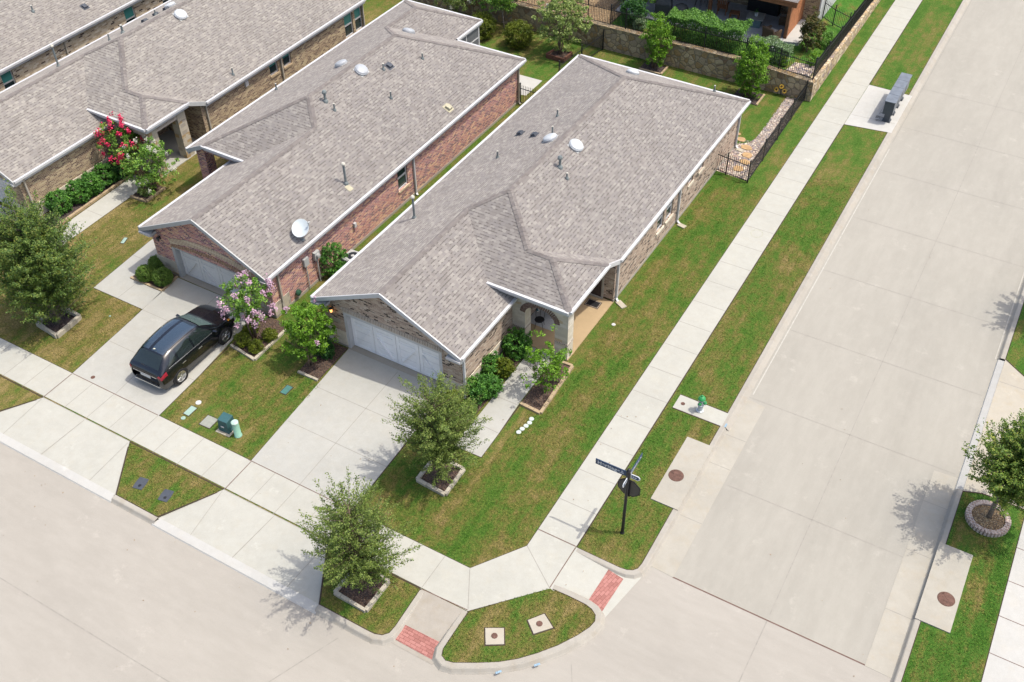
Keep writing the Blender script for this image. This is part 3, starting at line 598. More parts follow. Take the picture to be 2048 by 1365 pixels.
def house(name, O, s, g, RX, L, PY0, PY1, kind, roofm, wallm, label, L2=None):
    h = empty(name, (O[0], O[1], 0), -0.0115); tag(h, label, 'house')
    m = PM; half = (g+RX)/2; rx = (RX-g)/2; zr = ZE+m*half; zg = ZE+m*g
    Yr = PY0+(zr-ZP)/m; Ym = PY0+(zg-ZP)/m; xv = g-(ZP-ZE)/m; Yb = L-half
    X = lambda p: (p[0]*s, p[1], p[2])
    nL, nR, nF, nB = (-m*s, 0, 1), (m*s, 0, 1), (0, -m, 1), (0, m, 1)
    planes = [[(-g, 0, ZE), (0, 0, zg), (0, Ym, zg), (rx, Yr, zr), (rx, Yb, zr), (-g, L, ZE)],
              [(0, 0, zg), (g, 0, ZE), (g, PY0+0.4, ZE), (xv, PY0+0.4, ZP), (xv, PY0, ZP), (0, Ym, zg)]]
    C = MB(); cap = lambda p, q, a, b_: caps(C, X(p), X(q), a, b_)
    cap((0, 0, zg), (0, Ym, zg), nL, nR); cap((0, Ym, zg), (rx, Yr, zr), nL, nF)
    eaves = [((-g, 0, ZE), (-g, L, ZE), (-1, 0)), ((g, 0, ZE), (g, PY0+0.25, ZE), (1, 0))]
    if kind == 'hip':
        t = (PY1-PY0)/2; zk = ZP+m*t; pk = (RX-t, PY0+t, zk); kn = (RX-(zk-ZE)/m, PY0+t, zk); Ye = PY1+(ZP-ZE)/m
        planes += [[(xv, PY0, ZP), (RX, PY0, ZP), pk, kn, (rx, Yr, zr), (0, Ym, zg)], [(RX, PY0, ZP), (RX, PY1, ZP), pk],
                   [pk, (RX, PY1, ZP), (RX, Ye, ZE), kn], [(rx, Yr, zr), kn, (RX, Ye, ZE), (RX, L, ZE), (rx, Yb, zr)],
                   [(-g, L, ZE), (rx, Yb, zr), (RX, L, ZE)]]
        cap((rx, Yr, zr), kn, nF, nR); cap(kn, pk, nF, nB); cap(pk, (RX, PY0, ZP), nF, nR); cap(pk, (RX, PY1, ZP), nR, nB)
        cap((rx, Yb, zr), (RX, L, ZE), nR, nB); cap((rx, Yb, zr), (-g, L, ZE), nL, nB)
        eaves += [((xv, PY0, ZP), (RX, PY0, ZP), (0, -1)), ((RX, PY0, ZP), (RX, PY1, ZP), (1, 0)), ((RX, Ye, ZE), (RX, L, ZE), (1, 0)), ((-g, L, ZE), (RX, L, ZE), (0, 1))]
        rakes = [((RX, PY1, ZP), (RX, Ye, ZE))]
    else:
        xz = RX-(ZP-ZE)/m; w = 2.65; zw = ZE+m*w
        planes += [[(xv, PY0, ZP), (xz, PY0, ZP), (rx, Yr, zr), (0, Ym, zg)],
                   [(RX, PY0, ZE), (xz, PY0, ZP), (rx, Yr, zr), (rx, Yb, zr), (RX-w, L-w, zw), (RX-w, L2-w, zw), (RX, L2, ZE)],
                   [(-g, L, ZE), (rx, Yb, zr), (RX-w, L-w, zw), (RX-2*w, L, ZE)], [(RX-2*w, L, ZE), (RX-w, L-w, zw), (RX-w, L2-w, zw), (RX-2*w, L2, ZE)],
                   [(RX-2*w, L2, ZE), (RX-w, L2-w, zw), (RX, L2, ZE)]]
        cap((rx, Yr, zr), (xz, PY0, ZP), nF, nR); cap((rx, Yb, zr), (-g, L, ZE), nL, nB); cap((rx, Yb, zr), (RX-w, L-w, zw), nR, nB)
        cap((RX-w, L-w, zw), (RX-w, L2-w, zw), nR, nL); cap((RX-w, L2-w, zw), (RX, L2, ZE), nR, nB); cap((RX-w, L2-w, zw), (RX-2*w, L2, ZE), nL, nB)
        eaves += [((xv, PY0, ZP), (xz, PY0, ZP), (0, -1)), ((RX, PY0, ZE), (RX, L2, ZE), (1, 0)), ((-g, L, ZE), (RX-2*w, L, ZE), (0, 1)), ((RX-2*w, L, ZE), (RX-2*w, L2, ZE), (-1, 0)), ((RX-2*w, L2, ZE), (RX, L2, ZE), (0, 1))]
        rakes = [((RX, PY0, ZE), (xz, PY0, ZP))]
    cap((rx, Yr, zr), (rx, Yb, zr), nL, nR)
    b = MB()
    for p in planes:
        b.face([X(q) for q in p], 0); b.face([(q[0]*s, q[1], q[2]-0.09) for q in reversed(p)], 1)
    ro = b.build('roof', [roofm, M['soffit']], h); C.build('ridge_cap', M['cap'], ro)
    # gutters and the white boards along every eave
    for a, c, n in eaves:
        q = MB(); a, c = Vector(X(a)), Vector(X(c)); n = Vector((n[0]*s, n[1], 0)); o = 0.055
        q.bar(a+n*o+Vector((0, 0, -0.045)), c+n*o+Vector((0, 0, -0.045)), 0.12, 0.11)
        q.bar(a-n*0.03+Vector((0, 0, -0.19)), c-n*0.03+Vector((0, 0, -0.19)), 0.04, 0.18)
        q.build('gutter', M['white'], h)
    # gable rakes
    q = MB(); tr = M['white'] if name == 'corner_house' else M['greytrim']
    for sx in (-1, 1): q.bar((sx*(g+0.04)*s, -0.03, ZE-0.13), (0, -0.03, zg-0.09), 0.05, 0.17, up=(1, 0, 0.0)) if False else q.quads(
        [(sx*(g+0.05), y, ZE-0.02-dz) for y in (-0.055, -0.002) for dz in (0, 0.2)] + [(0, y, zg+0.004-dz) for y in (-0.055, -0.002) for dz in (0, 0.2)],
        [(0, 1, 5, 4), (2, 6, 7, 3), (0, 4, 6, 2), (1, 3, 7, 5), (0, 2, 3, 1), (4, 5, 7, 6)])
    q.build('rake_board', tr, h)
    for a, c in rakes:
        q = MB(); a, c = Vector(X(a)), Vector(X(c)); q.bar(a+Vector((0.0, -0.02, -0.09)), c+Vector((0, -0.02, -0.09)), 0.06, 0.2); q.build('rake_board', tr, h)
    # boxed eave returns at the feet of the gable
    for sx in (-1, 1):
        q = MB(); x0, x1 = sorted((sx*(g+0.03), sx*(g-0.62)))
        q.box(x0, x1, -0.02, 0.31, ZE-0.30, ZE-0.16, 0); xi = sx*(g-0.62); xo_ = sx*(g+0.03)
        q.face([(xo_, -0.05, ZE-0.155), (xi, -0.05, ZE-0.155), (xi, 0.3, ZE-0.02), (xo_, 0.3, ZE-0.02)], 1)
        q.box(x0, x1, -0.11, -0.021, ZE-0.25, ZE-0.15, 2)
        q.build('eave_return', [tr, M['soffit'], M['white']], h)
    h['g'] = 0; del h['g']
    return h, dict(m=m, g=g, RX=RX, rx=rx, zr=zr, zg=zg, L=L, s=s, PY0=PY0, PY1=PY1, roof=ro)

def gable_front(h, g, wallm, zg, y, ox0, ox1, oz, soldier=None):
    """garage front with its door opening and the gable above"""
    b = MB(); w = g-0.2
    wall_open(b, (-w, y), (w, y), 0.14, 2.30, [(ox0+w, ox1+w, 0.14, oz)], 0.3)
    b.face([(-w, y, 2.30), (w, y, 2.30), (w, y, ZE+PM*0.2-0.10), (0, y, zg-0.10), (-w, y, ZE+PM*0.2-0.10)])
    return b

def downspout(h, pts, mat=None, splash=True):
    b = MB()
    for a, c in zip(pts, pts[1:]): b.bar(a, c, 0.09, 0.075)
    o = b.build('downspout', mat or M['white'], h)
    return o
def pipe_vent(h, p, hh, r=0.045, cap=True, flange=True):
    b = MB(); b.tube([(p[0], p[1], p[2]-0.1), (p[0], p[1], p[2]+hh)], r, 10)
    b.lathe([(r*2.3, p[2]-0.05), (r*2.0, p[2]+0.05), (r*1.1, p[2]+0.12)], (p[0], p[1], 0), 10)
    if hh > 0.9: b.lathe([(r*1.7, p[2]+hh-0.06), (r*1.9, p[2]+hh), (r*1.2, p[2]+hh+0.06)], (p[0], p[1], 0), 10, 1)
    elif hh > 0.45: b.lathe([(r*1.0, p[2]+hh-0.14), (r*1.9, p[2]+hh-0.1), (r*1.9, p[2]+hh-0.02), (r, p[2]+hh+0.05)], (p[0], p[1], 0), 10, 0)
    else: b.lathe([(r*1.15, p[2]+hh), (r*1.15, p[2]+hh+0.03)], (p[0], p[1], 0), 10, 1)
    return b.build('vent_pipe', [M['pipe'], M['pipecap']], h)
def roof_T(p, n):
    n = Vector(n).normalized(); x = Vector((0, 1, 0)) if abs(n.y) < 0.3 else Vector((1, 0, 0)); y = n.cross(x).normalized(); x = y.cross(n)
    T = Matrix((x, y, n)).transposed().to_4x4(); T.translation = Vector(p); return T
def skylight(h, p, n, mat, r=0.33, plate=True):
    T = roof_T(p, n); b = MB()
    b.lathe([(r*1.04, 0.0), (r*1.06, 0.09), (r*1.0, 0.10)], (0, 0, 0), 24, 1, T)
    b.lathe([(r, 0.10), (r*0.97, 0.135), (r*0.87, 0.17), (r*0.65, 0.20), (r*0.35, 0.218), (0.01, 0.222)], (0, 0, 0), 24, 0, T)
    V = [T @ Vector((x, y, z)) for z in (0.012, 0.02) for x, y in ((-0.31, -0.31), (0.31, -0.31), (0.31, 0.31), (-0.31, 0.31))]
    b.quads(V, [(0, 1, 5, 4), (1, 2, 6, 5), (2, 3, 7, 6), (3, 0, 4, 7), (4, 5, 6, 7)], 2)
    return b.build('skylight_dome', [mat, M['domeb'], M['greytrim']], h)
def box_vent(h, p, n, mat, w=0.30, d=0.26, hh=0.12):
    T = roof_T(p, n); b = MB()
    V = [T @ Vector(q) for q in ((-w/2, -d/2, 0), (w/2, -d/2, 0), (w/2, d/2, 0), (-w/2, d/2, 0), (-w/2.6, -d/2.6, hh), (w/2.6, -d/2.6, hh), (w/2.2, d/2.2, hh), (-w/2.2, d/2.2, hh))]
    b.quads(V, [(4, 5, 6, 7), (0, 1, 5, 4), (1, 2, 6, 5), (2, 3, 7, 6), (3, 0, 4, 7)], 0)
    V = [T @ Vector((x, y, 0.015)) for x, y in ((-w*0.7, -d*0.75), (w*0.7, -d*0.75), (w*0.7, d*0.9), (-w*0.7, d*0.9))]; b.quads(V, [(0, 1, 2, 3)], 0)
    return b.build('roof_vent', mat, h)
nA = {'L': (-PM, 0, 1), 'R': (PM, 0, 1), 'B': (0, PM, 1)}

# ---- corner house
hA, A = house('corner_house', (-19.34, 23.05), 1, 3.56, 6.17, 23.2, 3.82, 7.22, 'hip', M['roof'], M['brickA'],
              'brick corner house with a white garage door and an arched stone porch')
g, RX, zg, L = A['g'], A['RX'], A['zg'], A['L']
b = gable_front(hA, g, M['brickA'], zg, 0.33, -2.33, 2.45, 2.0)
wall_open(b, (g-0.2, 0.33), (g-0.2, 4.25), 0.14, 2.45, [], 0.1)
ops = [(12.72, 13.47, 0.88, 2.05), (13.72, 14.50, 0.88, 2.05), (16.2, 16.78, 1.42, 2.08), (17.48, 18.05, 1.42, 2.08)]
wall_open(b, (5.97, 8.42), (5.97, 22.9), 0.14, 2.45, [(o[0]-8.42, o[1]-8.42, o[2], o[3]) for o in ops], 0.1)
wall_open(b, (5.97, 22.9), (-3.3, 22.9), 0.14, 2.45, [(2.0, 3.6, 0.3, 2.1)], 0.1); wall_open(b, (-3.36, 22.9), (-3.36, 0.33), 0.14, 2.45, [], 0.1)
b.face([(3.36, 8.42, 0.1), (5.97, 8.42, 0.1), (5.97, 8.42, 2.40), (3.36, 8.42, 2.40)]); b.face([(3.30, 4.2, 0.02), (3.30, 8.42, 0.02), (3.30, 8.42, 3.2), (3.30, 4.2, 3.2)])
wA = b.build('wall', M['brickA'], hA)
q = MB(); e = 0.02
q.box(-3.36-e, -2.33, 0.33-e, 0.5, 0, 0.14); q.box(2.45, 3.36+e, 0.33-e, 0.5, 0, 0.14); q.box(3.3, 3.36+e, 0.5, 4.2, 0, 0.14); q.box(5.9, 5.97+e, 8.4, 22.9+e, 0, 0.14); q.box(-3.3, 5.9, 22.8, 22.9+e, 0, 0.14); q.box(-3.36-e, -3.3, 0.5, 22.9+e, 0, 0.14)
q.build('foundation', M['found'], hA)
q = MB(); q.box(-3.40, -2.33, 0.285, 0.32, 0.14, 0.88); q.build('stone_base', M['lime'], hA); q = MB(); q.box(2.45, 3.40, 0.285, 0.32, 0.14, 0.72); q.box(3.365, 3.40, 0.32, 4.2, 0.14, 0.72); q.build('stone_base', M['lime'], hA)
q = MB(); q.box(-2.37, 2.49, 0.31, 0.325, 2.0, 2.26); q.build('lintel', M['soldier'], hA)
q = MB(); q.box(-2.33, -2.19, 0.32, 0.64, 0.02, 2.0); q.box(2.31, 2.45, 0.32, 0.64, 0.02, 2.0); q.box(-2.19, 2.31, 0.32, 0.64, 1.88, 2.0); q.build('door_jamb', M['white'], hA)
garage_door(hA, -2.19, 2.31, 0.56, 1.88, M['door'])
q = MB(); q.box(-2.3, 2.42, 0.26, 0.62, -0.05, 0.02); q.build('door_sill', M['found'], hA)
# arched stone porch front
b = MB(); yf, yb = 4.18, 4.66; x0, x1 = 3.37, 5.96; ax0, ax1 = 3.97, 5.36; spring, rise = 1.78, 0.52; zt = 2.96
arc = [((ax0+ax1)/2 - (ax1-ax0)/2*math.cos(math.pi*i/14), spring + rise*math.sin(math.pi*i/14)) for i in range(15)]
def archface(y, flip):
    F = [[(x0, y, 0), (ax0, y, 0), (ax0, y, spring), (x0, y, spring)], [(ax1, y, 0), (x1, y, 0), (x1, y, spring), (ax1, y, spring)], [(x0, y, spring), (ax0, y, spring), (ax0, y, zt), (x0, y, zt)], [(ax1, y, spring), (x1, y, spring), (x1, y, zt), (ax1, y, zt)]]
    for (a, za), (c, zc) in zip(arc, arc[1:]): F.append([(a, y, za), (c, y, zc), (c, y, zt), (a, y, zt)])
    for f in F: b.face(f[::-1] if flip else f)
archface(yf, False); archface(yb, True)
for (a, za), (c, zc) in zip(arc, arc[1:]): b.face([(a, yf, za), (a, yb, za), (c, yb, zc), (c, yf, zc)])
b.face([(ax0, yf, 0), (ax0, yb, 0), (ax0, yb, spring), (ax0, yf, spring)]); b.face([(ax1, yb, 0), (ax1, yf, 0), (ax1, yf, spring), (ax1, yb, spring)])
b.face([(x1, yf, 0), (x1, yb, 0), (x1, yb, zt), (x1, yf, zt)]); b.face([(x0, yb, 0), (x0, yf, 0), (x0, yf, zt), (x0, yb, zt)]); b.face([(2.2, yf+0.02, 2.46), (x0, yf+0.02, 2.46), (x0, yf+0.02, zt), (2.2, yf+0.02, zt)])
b.box(5.78, 5.96, yb, 7.15, 2.55, 2.93)
b.build('porch_wall', M['lime'], hA)
b = MB(); xc = (ax0+ax1)/2; hw = (ax1-ax0)/2
for i in range(25):
    th = math.pi*(0.03+0.94*i/24); cx, cz = xc-(hw+0.11)*math.cos(th), spring+(rise+0.11)*math.sin(th)
    dx, dz = -math.cos(th)*rise, math.sin(th)*hw; an = math.atan2(dx, dz)
    b.obox((cx, yf-0.012, cz), 0.066, 0.03, 0.24, 0, 0, 0, an)
b.build('arch_trim', plain('arch_brick', (0.17, 0.115, 0.09), 0.9, 0.2, var=0.45, sc=16), hA)
q = MB(); q.box(3.96, 3.99, 4.16, 4.68, 0.83, 0.9); q.box(3.36, 3.96, 4.155, 4.178, 0.83, 0.9); q.build('stone_band', M['soldier'], hA); q = MB(); q.box(5.37, 5.985, 4.155, 4.178, 0.83, 0.9); q.box(5.962, 5.985, 4.178, 4.68, 0.83, 0.9); q.build('stone_band', M['soldier'], hA)
q = MB(); q.prism([(3.32, 4.19), (5.99, 4.19), (5.99, 8.41), (3.32, 8.41)], -0.1, 0.035); q.build('porch_floor', M['tan'], hA)
q = MB(); q.face([(3.3, 4.1, 2.93), (3.3, 7.1, 2.93), (5.95, 7.1, 2.93), (5.95, 4.1, 2.93)]); q.face([(3.3, 7.1, 2.93), (3.3, 8.45, 2.36), (5.95, 8.45, 2.36), (5.95, 7.1, 2.93)]); q.build('porch_ceiling', M['soffit'], hA)
q = MB(); q.box(4.42, 5.40, 8.36, 8.415, 0.10, 2.2, 0)
for zz in (0.25, 1.25): q.box(4.56, 4.86, 8.345, 8.359, zz, zz+0.8, 0); q.box(4.96, 5.26, 8.345, 8.359, zz, zz+0.8, 0)
dA = q.build('front_door', plain('dark_wood_door', (0.055, 0.038, 0.030), 0.5, 0.4, var=0.3), hA)
q = MB(); q.tube([(4.52, 8.30, 1.0), (4.52, 8.30, 1.25)], 0.018, 6); q.build('handle', M['black'], dA)
q = MB(); q.box(5.40, 5.48, 8.35, 8.415, 0.1, 2.25); q.box(4.34, 4.42, 8.35, 8.415, 0.1, 2.25); q.box(4.34, 5.48, 8.30, 8.415, 0.036, 0.10); q.build('door_frame', M['tantrim'], hA)
for o in ops: window(hA, 5.97, o[0], o[1], o[2], o[3], 1, sash=o[2] < 1, sill=0.11, silm=M['lime'])
downspout(hA, [(6.22, 8.7, 2.42), (6.02, 8.62, 2.2), (6.02, 8.60, 0.12), (6.16, 8.5, 0.04)]); downspout(hA, [(6.2, 15.15, 2.42), (6.03, 15.1, 2.2), (6.03, 15.1, 0.12), (6.2, 15.02, 0.04)])
downspout(hA, [(6.2, 22.6, 2.42), (6.03, 22.6, 2.2), (6.03, 22.6, 0.12), (6.2, 22.5, 0.04)]); downspout(hA, [(3.6, 0.2, 2.38), (3.45, 0.36, 2.2), (3.45, 0.36, 0.12), (3.5, 0.2, 0.04)])
q = MB(); q.obox((6.35, 8.42, 0.03), 0.5, 0.26, 0.05, -0.5); q.build('splash_block', M['edging'], hA); q = MB(); q.obox((6.35, 14.95, 0.03), 0.4, 0.24, 0.05, -0.2); q.build('splash_block', M['edging'], hA); q = MB(); q.obox((6.33, 22.45, 0.03), 0.4, 0.24, 0.05, -0.2); q.build('splash_block', M['edging'], hA)
def wall_lamp(h, x, y, z, lit):
    b = MB(); b.box(x-0.05, x+0.05, y-0.02, y, z-0.08, z+0.1, 0); b.tube([(x, y-0.02, z+0.06), (x, y-0.13, z+0.1)], 0.015, 6, 0)
    b.lathe([(0.02, z+0.13), (0.085, z+0.06), (0.07, z+0.05)], (x, y-0.13, 0), 8, 0); b.lathe([(0.06, z+0.045), (0.045, z-0.12), (0.02, z-0.14)], (x, y-0.13, 0), 8, 1)
    t = NT('lamp_glass'); t.done((0.8, 0.5, 0.2), 0.3)
    if lit: t.b.inputs['Emission Color'].default_value = (1, 0.45, 0.12, 1); t.b.inputs['Emission Strength'].default_value = 1.2
    else: t.done((0.05, 0.05, 0.05), 0.3)
    return b.build('wall_lamp', [M['black'], t.m], h)
wall_lamp(hA, -2.85, 0.33, 1.98, True); wall_lamp(hA, 2.9, 0.33, 1.98, False)
q = MB(); q.box(-3.05, -2.55, 0.30, 0.328, 1.28, 1.50); q.build('address_plaque', M['edging'], hA)
skylight(hA, (0.71, 12.12, 4.59), nA['L'], M['dome']); skylight(hA, (1.94, 12.2, 4.57), nA['R'], M['dome']); skylight(hA, (0.69, 20.75, 3.70), nA['B'], M['dome'])
for p, hh in (((-0.37, 14.76, 4.06), 0.36), ((-1.43, 11.03, 3.54), 0.34), ((0.54, 12.6, 4.51), 0.42), ((2.08, 10.49, 4.50), 0.54), ((2.59, 10.2, 4.25), 0.28), ((4.38, 22.9, 2.66), 0.32)): pipe_vent(hA, p, hh, 0.06 if hh > 0.5 else 0.04)
pipe_vent(hA, (-2.62, 5.99, 2.96), 1.1, 0.05)
box_vent(hA, (-1.61, 13.42, 3.46), nA['L'], M['darkmetal']); box_vent(hA, (-0.57, 12.93, 3.96), nA['L'], M['darkmetal'])

# ---- red brick house in the middle
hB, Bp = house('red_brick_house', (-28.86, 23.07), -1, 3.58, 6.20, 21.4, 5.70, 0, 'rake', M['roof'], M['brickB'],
               'red brick house in the middle with a satellite dish on its brown shingled roof', L2=24.16)
b = gable_front(hB, 3.58, M['brickB'], Bp['zg'], 0.33, -2.27, 2.45, 1.75)
# the arch over the door
ops = [(9.62, 10.42, 0.95, 2.2)]
wall_open(b, (3.38, 0.33), (3.38, 21.1), 0.14, 2.45, [(o[0]-0.33, o[1]-0.33, o[2], o[3]) for o in ops], 0.1)
wall_open(b, (3.38, 21.1), (-0.95, 21.1), 0.14, 2.45, [], 0.1); wall_open(b, (-5.98, 10.0), (-3.3, 10.0), 0.14, 2.45, [], 0.1); wall_open(b, (-5.98, 23.9), (-5.98, 10.0), 0.14, 2.45, [], 0.1)
wall_open(b, (-3.38, 6.0), (-3.38, 0.33), 0.14, 2.45, [], 0.1); wall_open(b, (-3.30, 10.0), (-3.30, 6.0), 0.14, 2.9, [], 0.1)
b.box(-5.95, -5.40, 6.0, 6.55, 0.02, 2.5); b.box(-5.40, -3.4, 6.02, 6.5, 2.42, 2.80); b.face([(-5.4, 6.01, 2.8), (-3.4, 6.01, 2.8), (-3.4, 6.01, 3.1), (-5.0, 6.01, 2.98)])
b.build('wall', M['brickB'], hB)
q = MB(); q.box(3.3, 3.40, 0.31, 21.12, 0, 0.14); q.box(-3.40, -2.27, 0.31, 0.5, 0, 0.14); q.box(2.45, 3.3, 0.31, 0.5, 0, 0.14); q.box(-6.0, -5.4, 5.95, 6.6, 0, 0.02); q.box(-1, 3.3, 21.0, 21.12, 0, 0.14); q.build('foundation', M['found'], hB)
q = MB(); q.box(-3.42, -2.27, 0.285, 0.32, 0.14, 0.86); q.build('stone_base', M['limeB'], hB); q = MB(); q.box(2.45, 3.42, 0.285, 0.32, 0.14, 0.86); q.box(3.385, 3.42, 0.32, 1.3, 0.14, 0.8); q.build('stone_base', M['limeB'], hB)
b = MB(); n = 40                                                      # arched band of soldier bricks and the corbelled course under it
def bz(x): return 1.75+0.42*(1-((x-0.09)/2.36)**2)
for i in range(n):
    x0, x1 = -2.27+4.72*i/n, -2.27+4.72*(i+1)/n; xm = (x0+x1)/2; zt = bz(xm)
    b.face([(x0, 0.33-0.022, bz(x0)+0.12), (x1, 0.33-0.022, bz(x1)+0.12), (x1, 0.33-0.022, bz(x1)+0.42), (x0, 0.33-0.022, bz(x0)+0.42)]); b.face([(x0, 0.308, bz(x0)+0.42), (x1, 0.308, bz(x1)+0.42), (x1, 0.33, bz(x1)+0.42), (x0, 0.33, bz(x0)+0.42)]); b.face([(x0, 0.308, bz(x0)+0.12), (x0, 0.33, bz(x0)+0.12), (x1, 0.33, bz(x1)+0.12), (x1, 0.308, bz(x1)+0.12)])
b.build('door_arch', M['soldierB'], hB)
q = MB()
for i in range(36):
    x = -2.2+4.6*i/35; q.obox((x, 0.325, bz(x)-0.02 if False else 1.80+(bz(x)-1.75)*0.62), 0.075, 0.05, 0.20, 0, 0, 0, 0.5)
q.build('dentil_course', plain('yellow_brick', (0.28, 0.19, 0.12), 0.9, 0.2, var=0.4, sc=12), hB)
q = MB(); q.box(-2.27, -2.10, 0.32, 0.66, 0.02, 1.75); q.box(2.30, 2.45, 0.32, 0.66, 0.02, 1.75); q.box(-2.10, 2.30, 0.34, 0.66, 1.66, 1.75); q.build('door_jamb', M['greytrim'], hB)
garage_door(hB, -2.10, 2.30, 0.58, 1.66, M['doorg'])
q = MB(); q.box(-2.24, 2.42, 0.26, 0.62, -0.05, 0.02); q.build('door_sill', M['found'], hB)
q = MB(); q.bar((-3.0, 0.30, 2.66), (0, 0.30, 4.12), 0.05, 0.06, up=(1, 0, 0)); q.bar((3.0, 0.30, 2.66), (0, 0.30, 4.12), 0.05, 0.06, up=(1, 0, 0)); q.build('frieze_board', plain('brick_frieze', (0.30, 0.24, 0.17), 0.8, 0.2), hB)
window(hB, 3.38, 9.62, 10.42, 0.95, 2.2, 1, sill=0.1, silm=M['soldierB'], teal=0.0)
downspout(hB, [(3.6, 10.95, 2.4), (3.44, 10.9, 2.2), (3.44, 10.9, 0.12), (3.55, 10.85, 0.04)]); downspout(hB, [(3.62, 21.05, 2.4), (3.45, 20.95, 2.2), (3.45, 20.95, 0.15), (3.6, 20.85, 0.04)], M['tantrim']); downspout(hB, [(3.6, 0.85, 2.4), (3.45, 0.8, 2.2), (3.45, 0.8, 0.6), (3.55, 0.75, 0.04)], M['tantrim'])
q = MB(); q.box(3.40, 3.52, 2.42, 2.72, 1.38, 1.78); q.tube([(3.45, 2.55, 1.38), (3.45, 2.55, 0.1)], 0.025, 8); q.build('meter_box', M['greytrim'], hB)
q = MB(); q.box(3.40, 3.54, 3.1, 3.42, 1.28, 1.68); q.tube([(3.47, 3.26, 1.28), (3.47, 3.26, 0.0)], 0.035, 8); q.lathe([(0.10, 0), (0.10, 0.1), (0.02, 0.12)], (0, 0, 0), 12, 0, Matrix.Translation((3.54, 3.26, 1.5)) @ Matrix.Rotation(R(90), 4, 'Y')); q.build('meter_box', M['greytrim'], hB)
q = MB(); q.box(3.40, 3.50, 6.0, 6.14, 1.18, 1.4); q.build('outlet_box', M['white'], hB); q = MB(); q.lathe([(0.08, 0), (0.14, 0.05), (0.14, 0.16), (0.05, 0.2)], (0, 0, 0), 12, 0, Matrix.Translation((3.40, 1.75, 0.45)) @ Matrix.Rotation(R(90), 4, 'Y')); q.build('hose_reel', plain('green_hose', (0.02, 0.07, 0.04), 0.6, 0.4), hB)
wall_lamp(hB, -2.85, 0.33, 2.0, False)
q = MB(); q.box(-0.98, -0.93, 21.15, 23.9, 0.3, 2.35, 1); q.box(-0.99, -0.91, 21.15, 21.25, 0, 2.45, 0); q.box(-0.99, -0.91, 22.5, 22.58, 0, 2.45, 0); q.box(-0.99, -0.91, 23.82, 23.92, 0, 2.45, 0); q.box(-0.985, -0.915, 21.25, 23.82, 2.3, 2.45, 0); q.box(-0.985, -0.915, 21.25, 23.82, 1.55, 1.62, 0); q.box(-0.985, -0.915, 21.25, 23.82, 0.0, 0.3, 0); q.box(-5.9, -0.95, 23.86, 23.9, 0, 2.45, 1); q.build('porch_screen', [M['white'], M['screen']], hB)
q = MB(); q.prism([(-6.0, 6.0), (-3.3, 6.0), (-3.3, 10), (-6.0, 10)], -0.1, 0.035); q.build('porch_floor', M['drive'], hB)
S = -1
skylight(hB, (0.83*S, 12.92, 4.66), nA['R'], M['domeb']); skylight(hB, (2.44*S, 13.38, 4.34), nA['L'], M['domeb']); skylight(hB, (2.28*S, 18.97, 3.69), nA['B'], M['domeb'])
for p, hh in (((0.65, 9.85, 4.57), 0.54), ((0.09, 9.77, 4.30), 0.34), ((0.25, 13.96, 4.38), 0.32), ((-0.43, 16.37, 4.04), 0.30), ((-1.01, 12.73, 3.76), 0.36), ((5.84, 11.98, 2.67), 0.34)): pipe_vent(hB, (p[0]*S, p[1], p[2]), hh, 0.06 if hh > 0.5 else 0.04)
pipe_vent(hB, (2.71, 6.7, 2.93), 1.06, 0.055); box_vent(hB, (2.95, 6.6, 2.82), nA['R'], M['beige'], 0.2, 0.2, 0.012)
box_vent(hB, (-0.22, 14.42, 4.36), nA['R'], M['darkmetal']); box_vent(hB, (3.02, 14.71, 2.77), nA['R'], M['beige'], 0.32, 0.3, 0.15)

# ---- tan brick house on the left
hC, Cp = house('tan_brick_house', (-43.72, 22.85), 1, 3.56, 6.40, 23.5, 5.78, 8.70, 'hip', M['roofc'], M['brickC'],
               'tan brick house behind the red flowering tree with twin high windows along its side')
b = gable_front(hC, 3.56, M['brickC'], Cp['zg'], 0.33, -2.33, 2.45, 2.0)
wall_open(b, (3.36, 0.33), (3.36, 6.3), 0.14, 2.45, [], 0.1)
ops = [(14.95, 15.62, 1.42, 2.2), (16.1, 16.75, 1.42, 2.2), (21.65, 22.45, 0.7, 2.12), (22.65, 23.35, 0.7, 2.12)]
wall_open(b, (6.18, 9.6), (6.18, 23.6-0.1), 0.14, 2.45, [(o[0]-9.6, min(o[1]-9.6, 13.85), o[2], o[3]) for o in ops], 0.1)
wall_open(b, (6.18, 23.5), (-3.36, 23.5), 0.14, 2.45, [], 0.1); wall_open(b, (-3.36, 23.5), (-3.36, 0.33), 0.14, 2.45, [], 0.1); b.face([(3.36, 9.6, 0), (6.18, 9.6, 0), (6.18, 9.6, 2.42), (3.36, 9.6, 2.42)]); b.face([(3.3, 6.2, 0), (3.3, 9.6, 0), (3.3, 9.6, 3.1), (3.3, 6.2, 3.1)])
b.build('wall', M['brickC'], hC)
q = MB(); q.box(-3.42, -2.33, 0.29, 0.32, 0.0, 0.72); q.build('stone_base', M['lime'], hC); q = MB(); q.box(3.37, 3.42, 0.30, 6.2, 0.0, 0.72); q.box(2.45, 3.37, 0.29, 0.32, 0.0, 0.72); q.build('stone_base', M['lime'], hC)
b = MB(); b.box(5.62, 6.16, 6.05, 6.6, 0, 2.96); b.box(5.66, 6.16, 8.0, 8.55, 0, 2.96); b.box(5.7, 6.12, 6.6, 8.0, 2.35, 2.93); b.box(3.37, 3.9, 6.05, 6.55, 0, 2.96); b.box(3.9, 5.62, 6.08, 6.5, 2.3, 2.96); b.box(1.9, 3.37, 6.07, 6.2, 2.45, 2.96); b.build('porch_wall', M['limeB'], hC)
q = MB(); q.box(5.66, 5.69, 6.6, 8.0, 2.18, 2.36); q.box(6.121, 6.135, 6.6, 8.0, 2.36, 2.58); q.build('arch_trim', M['soldier'], hC)
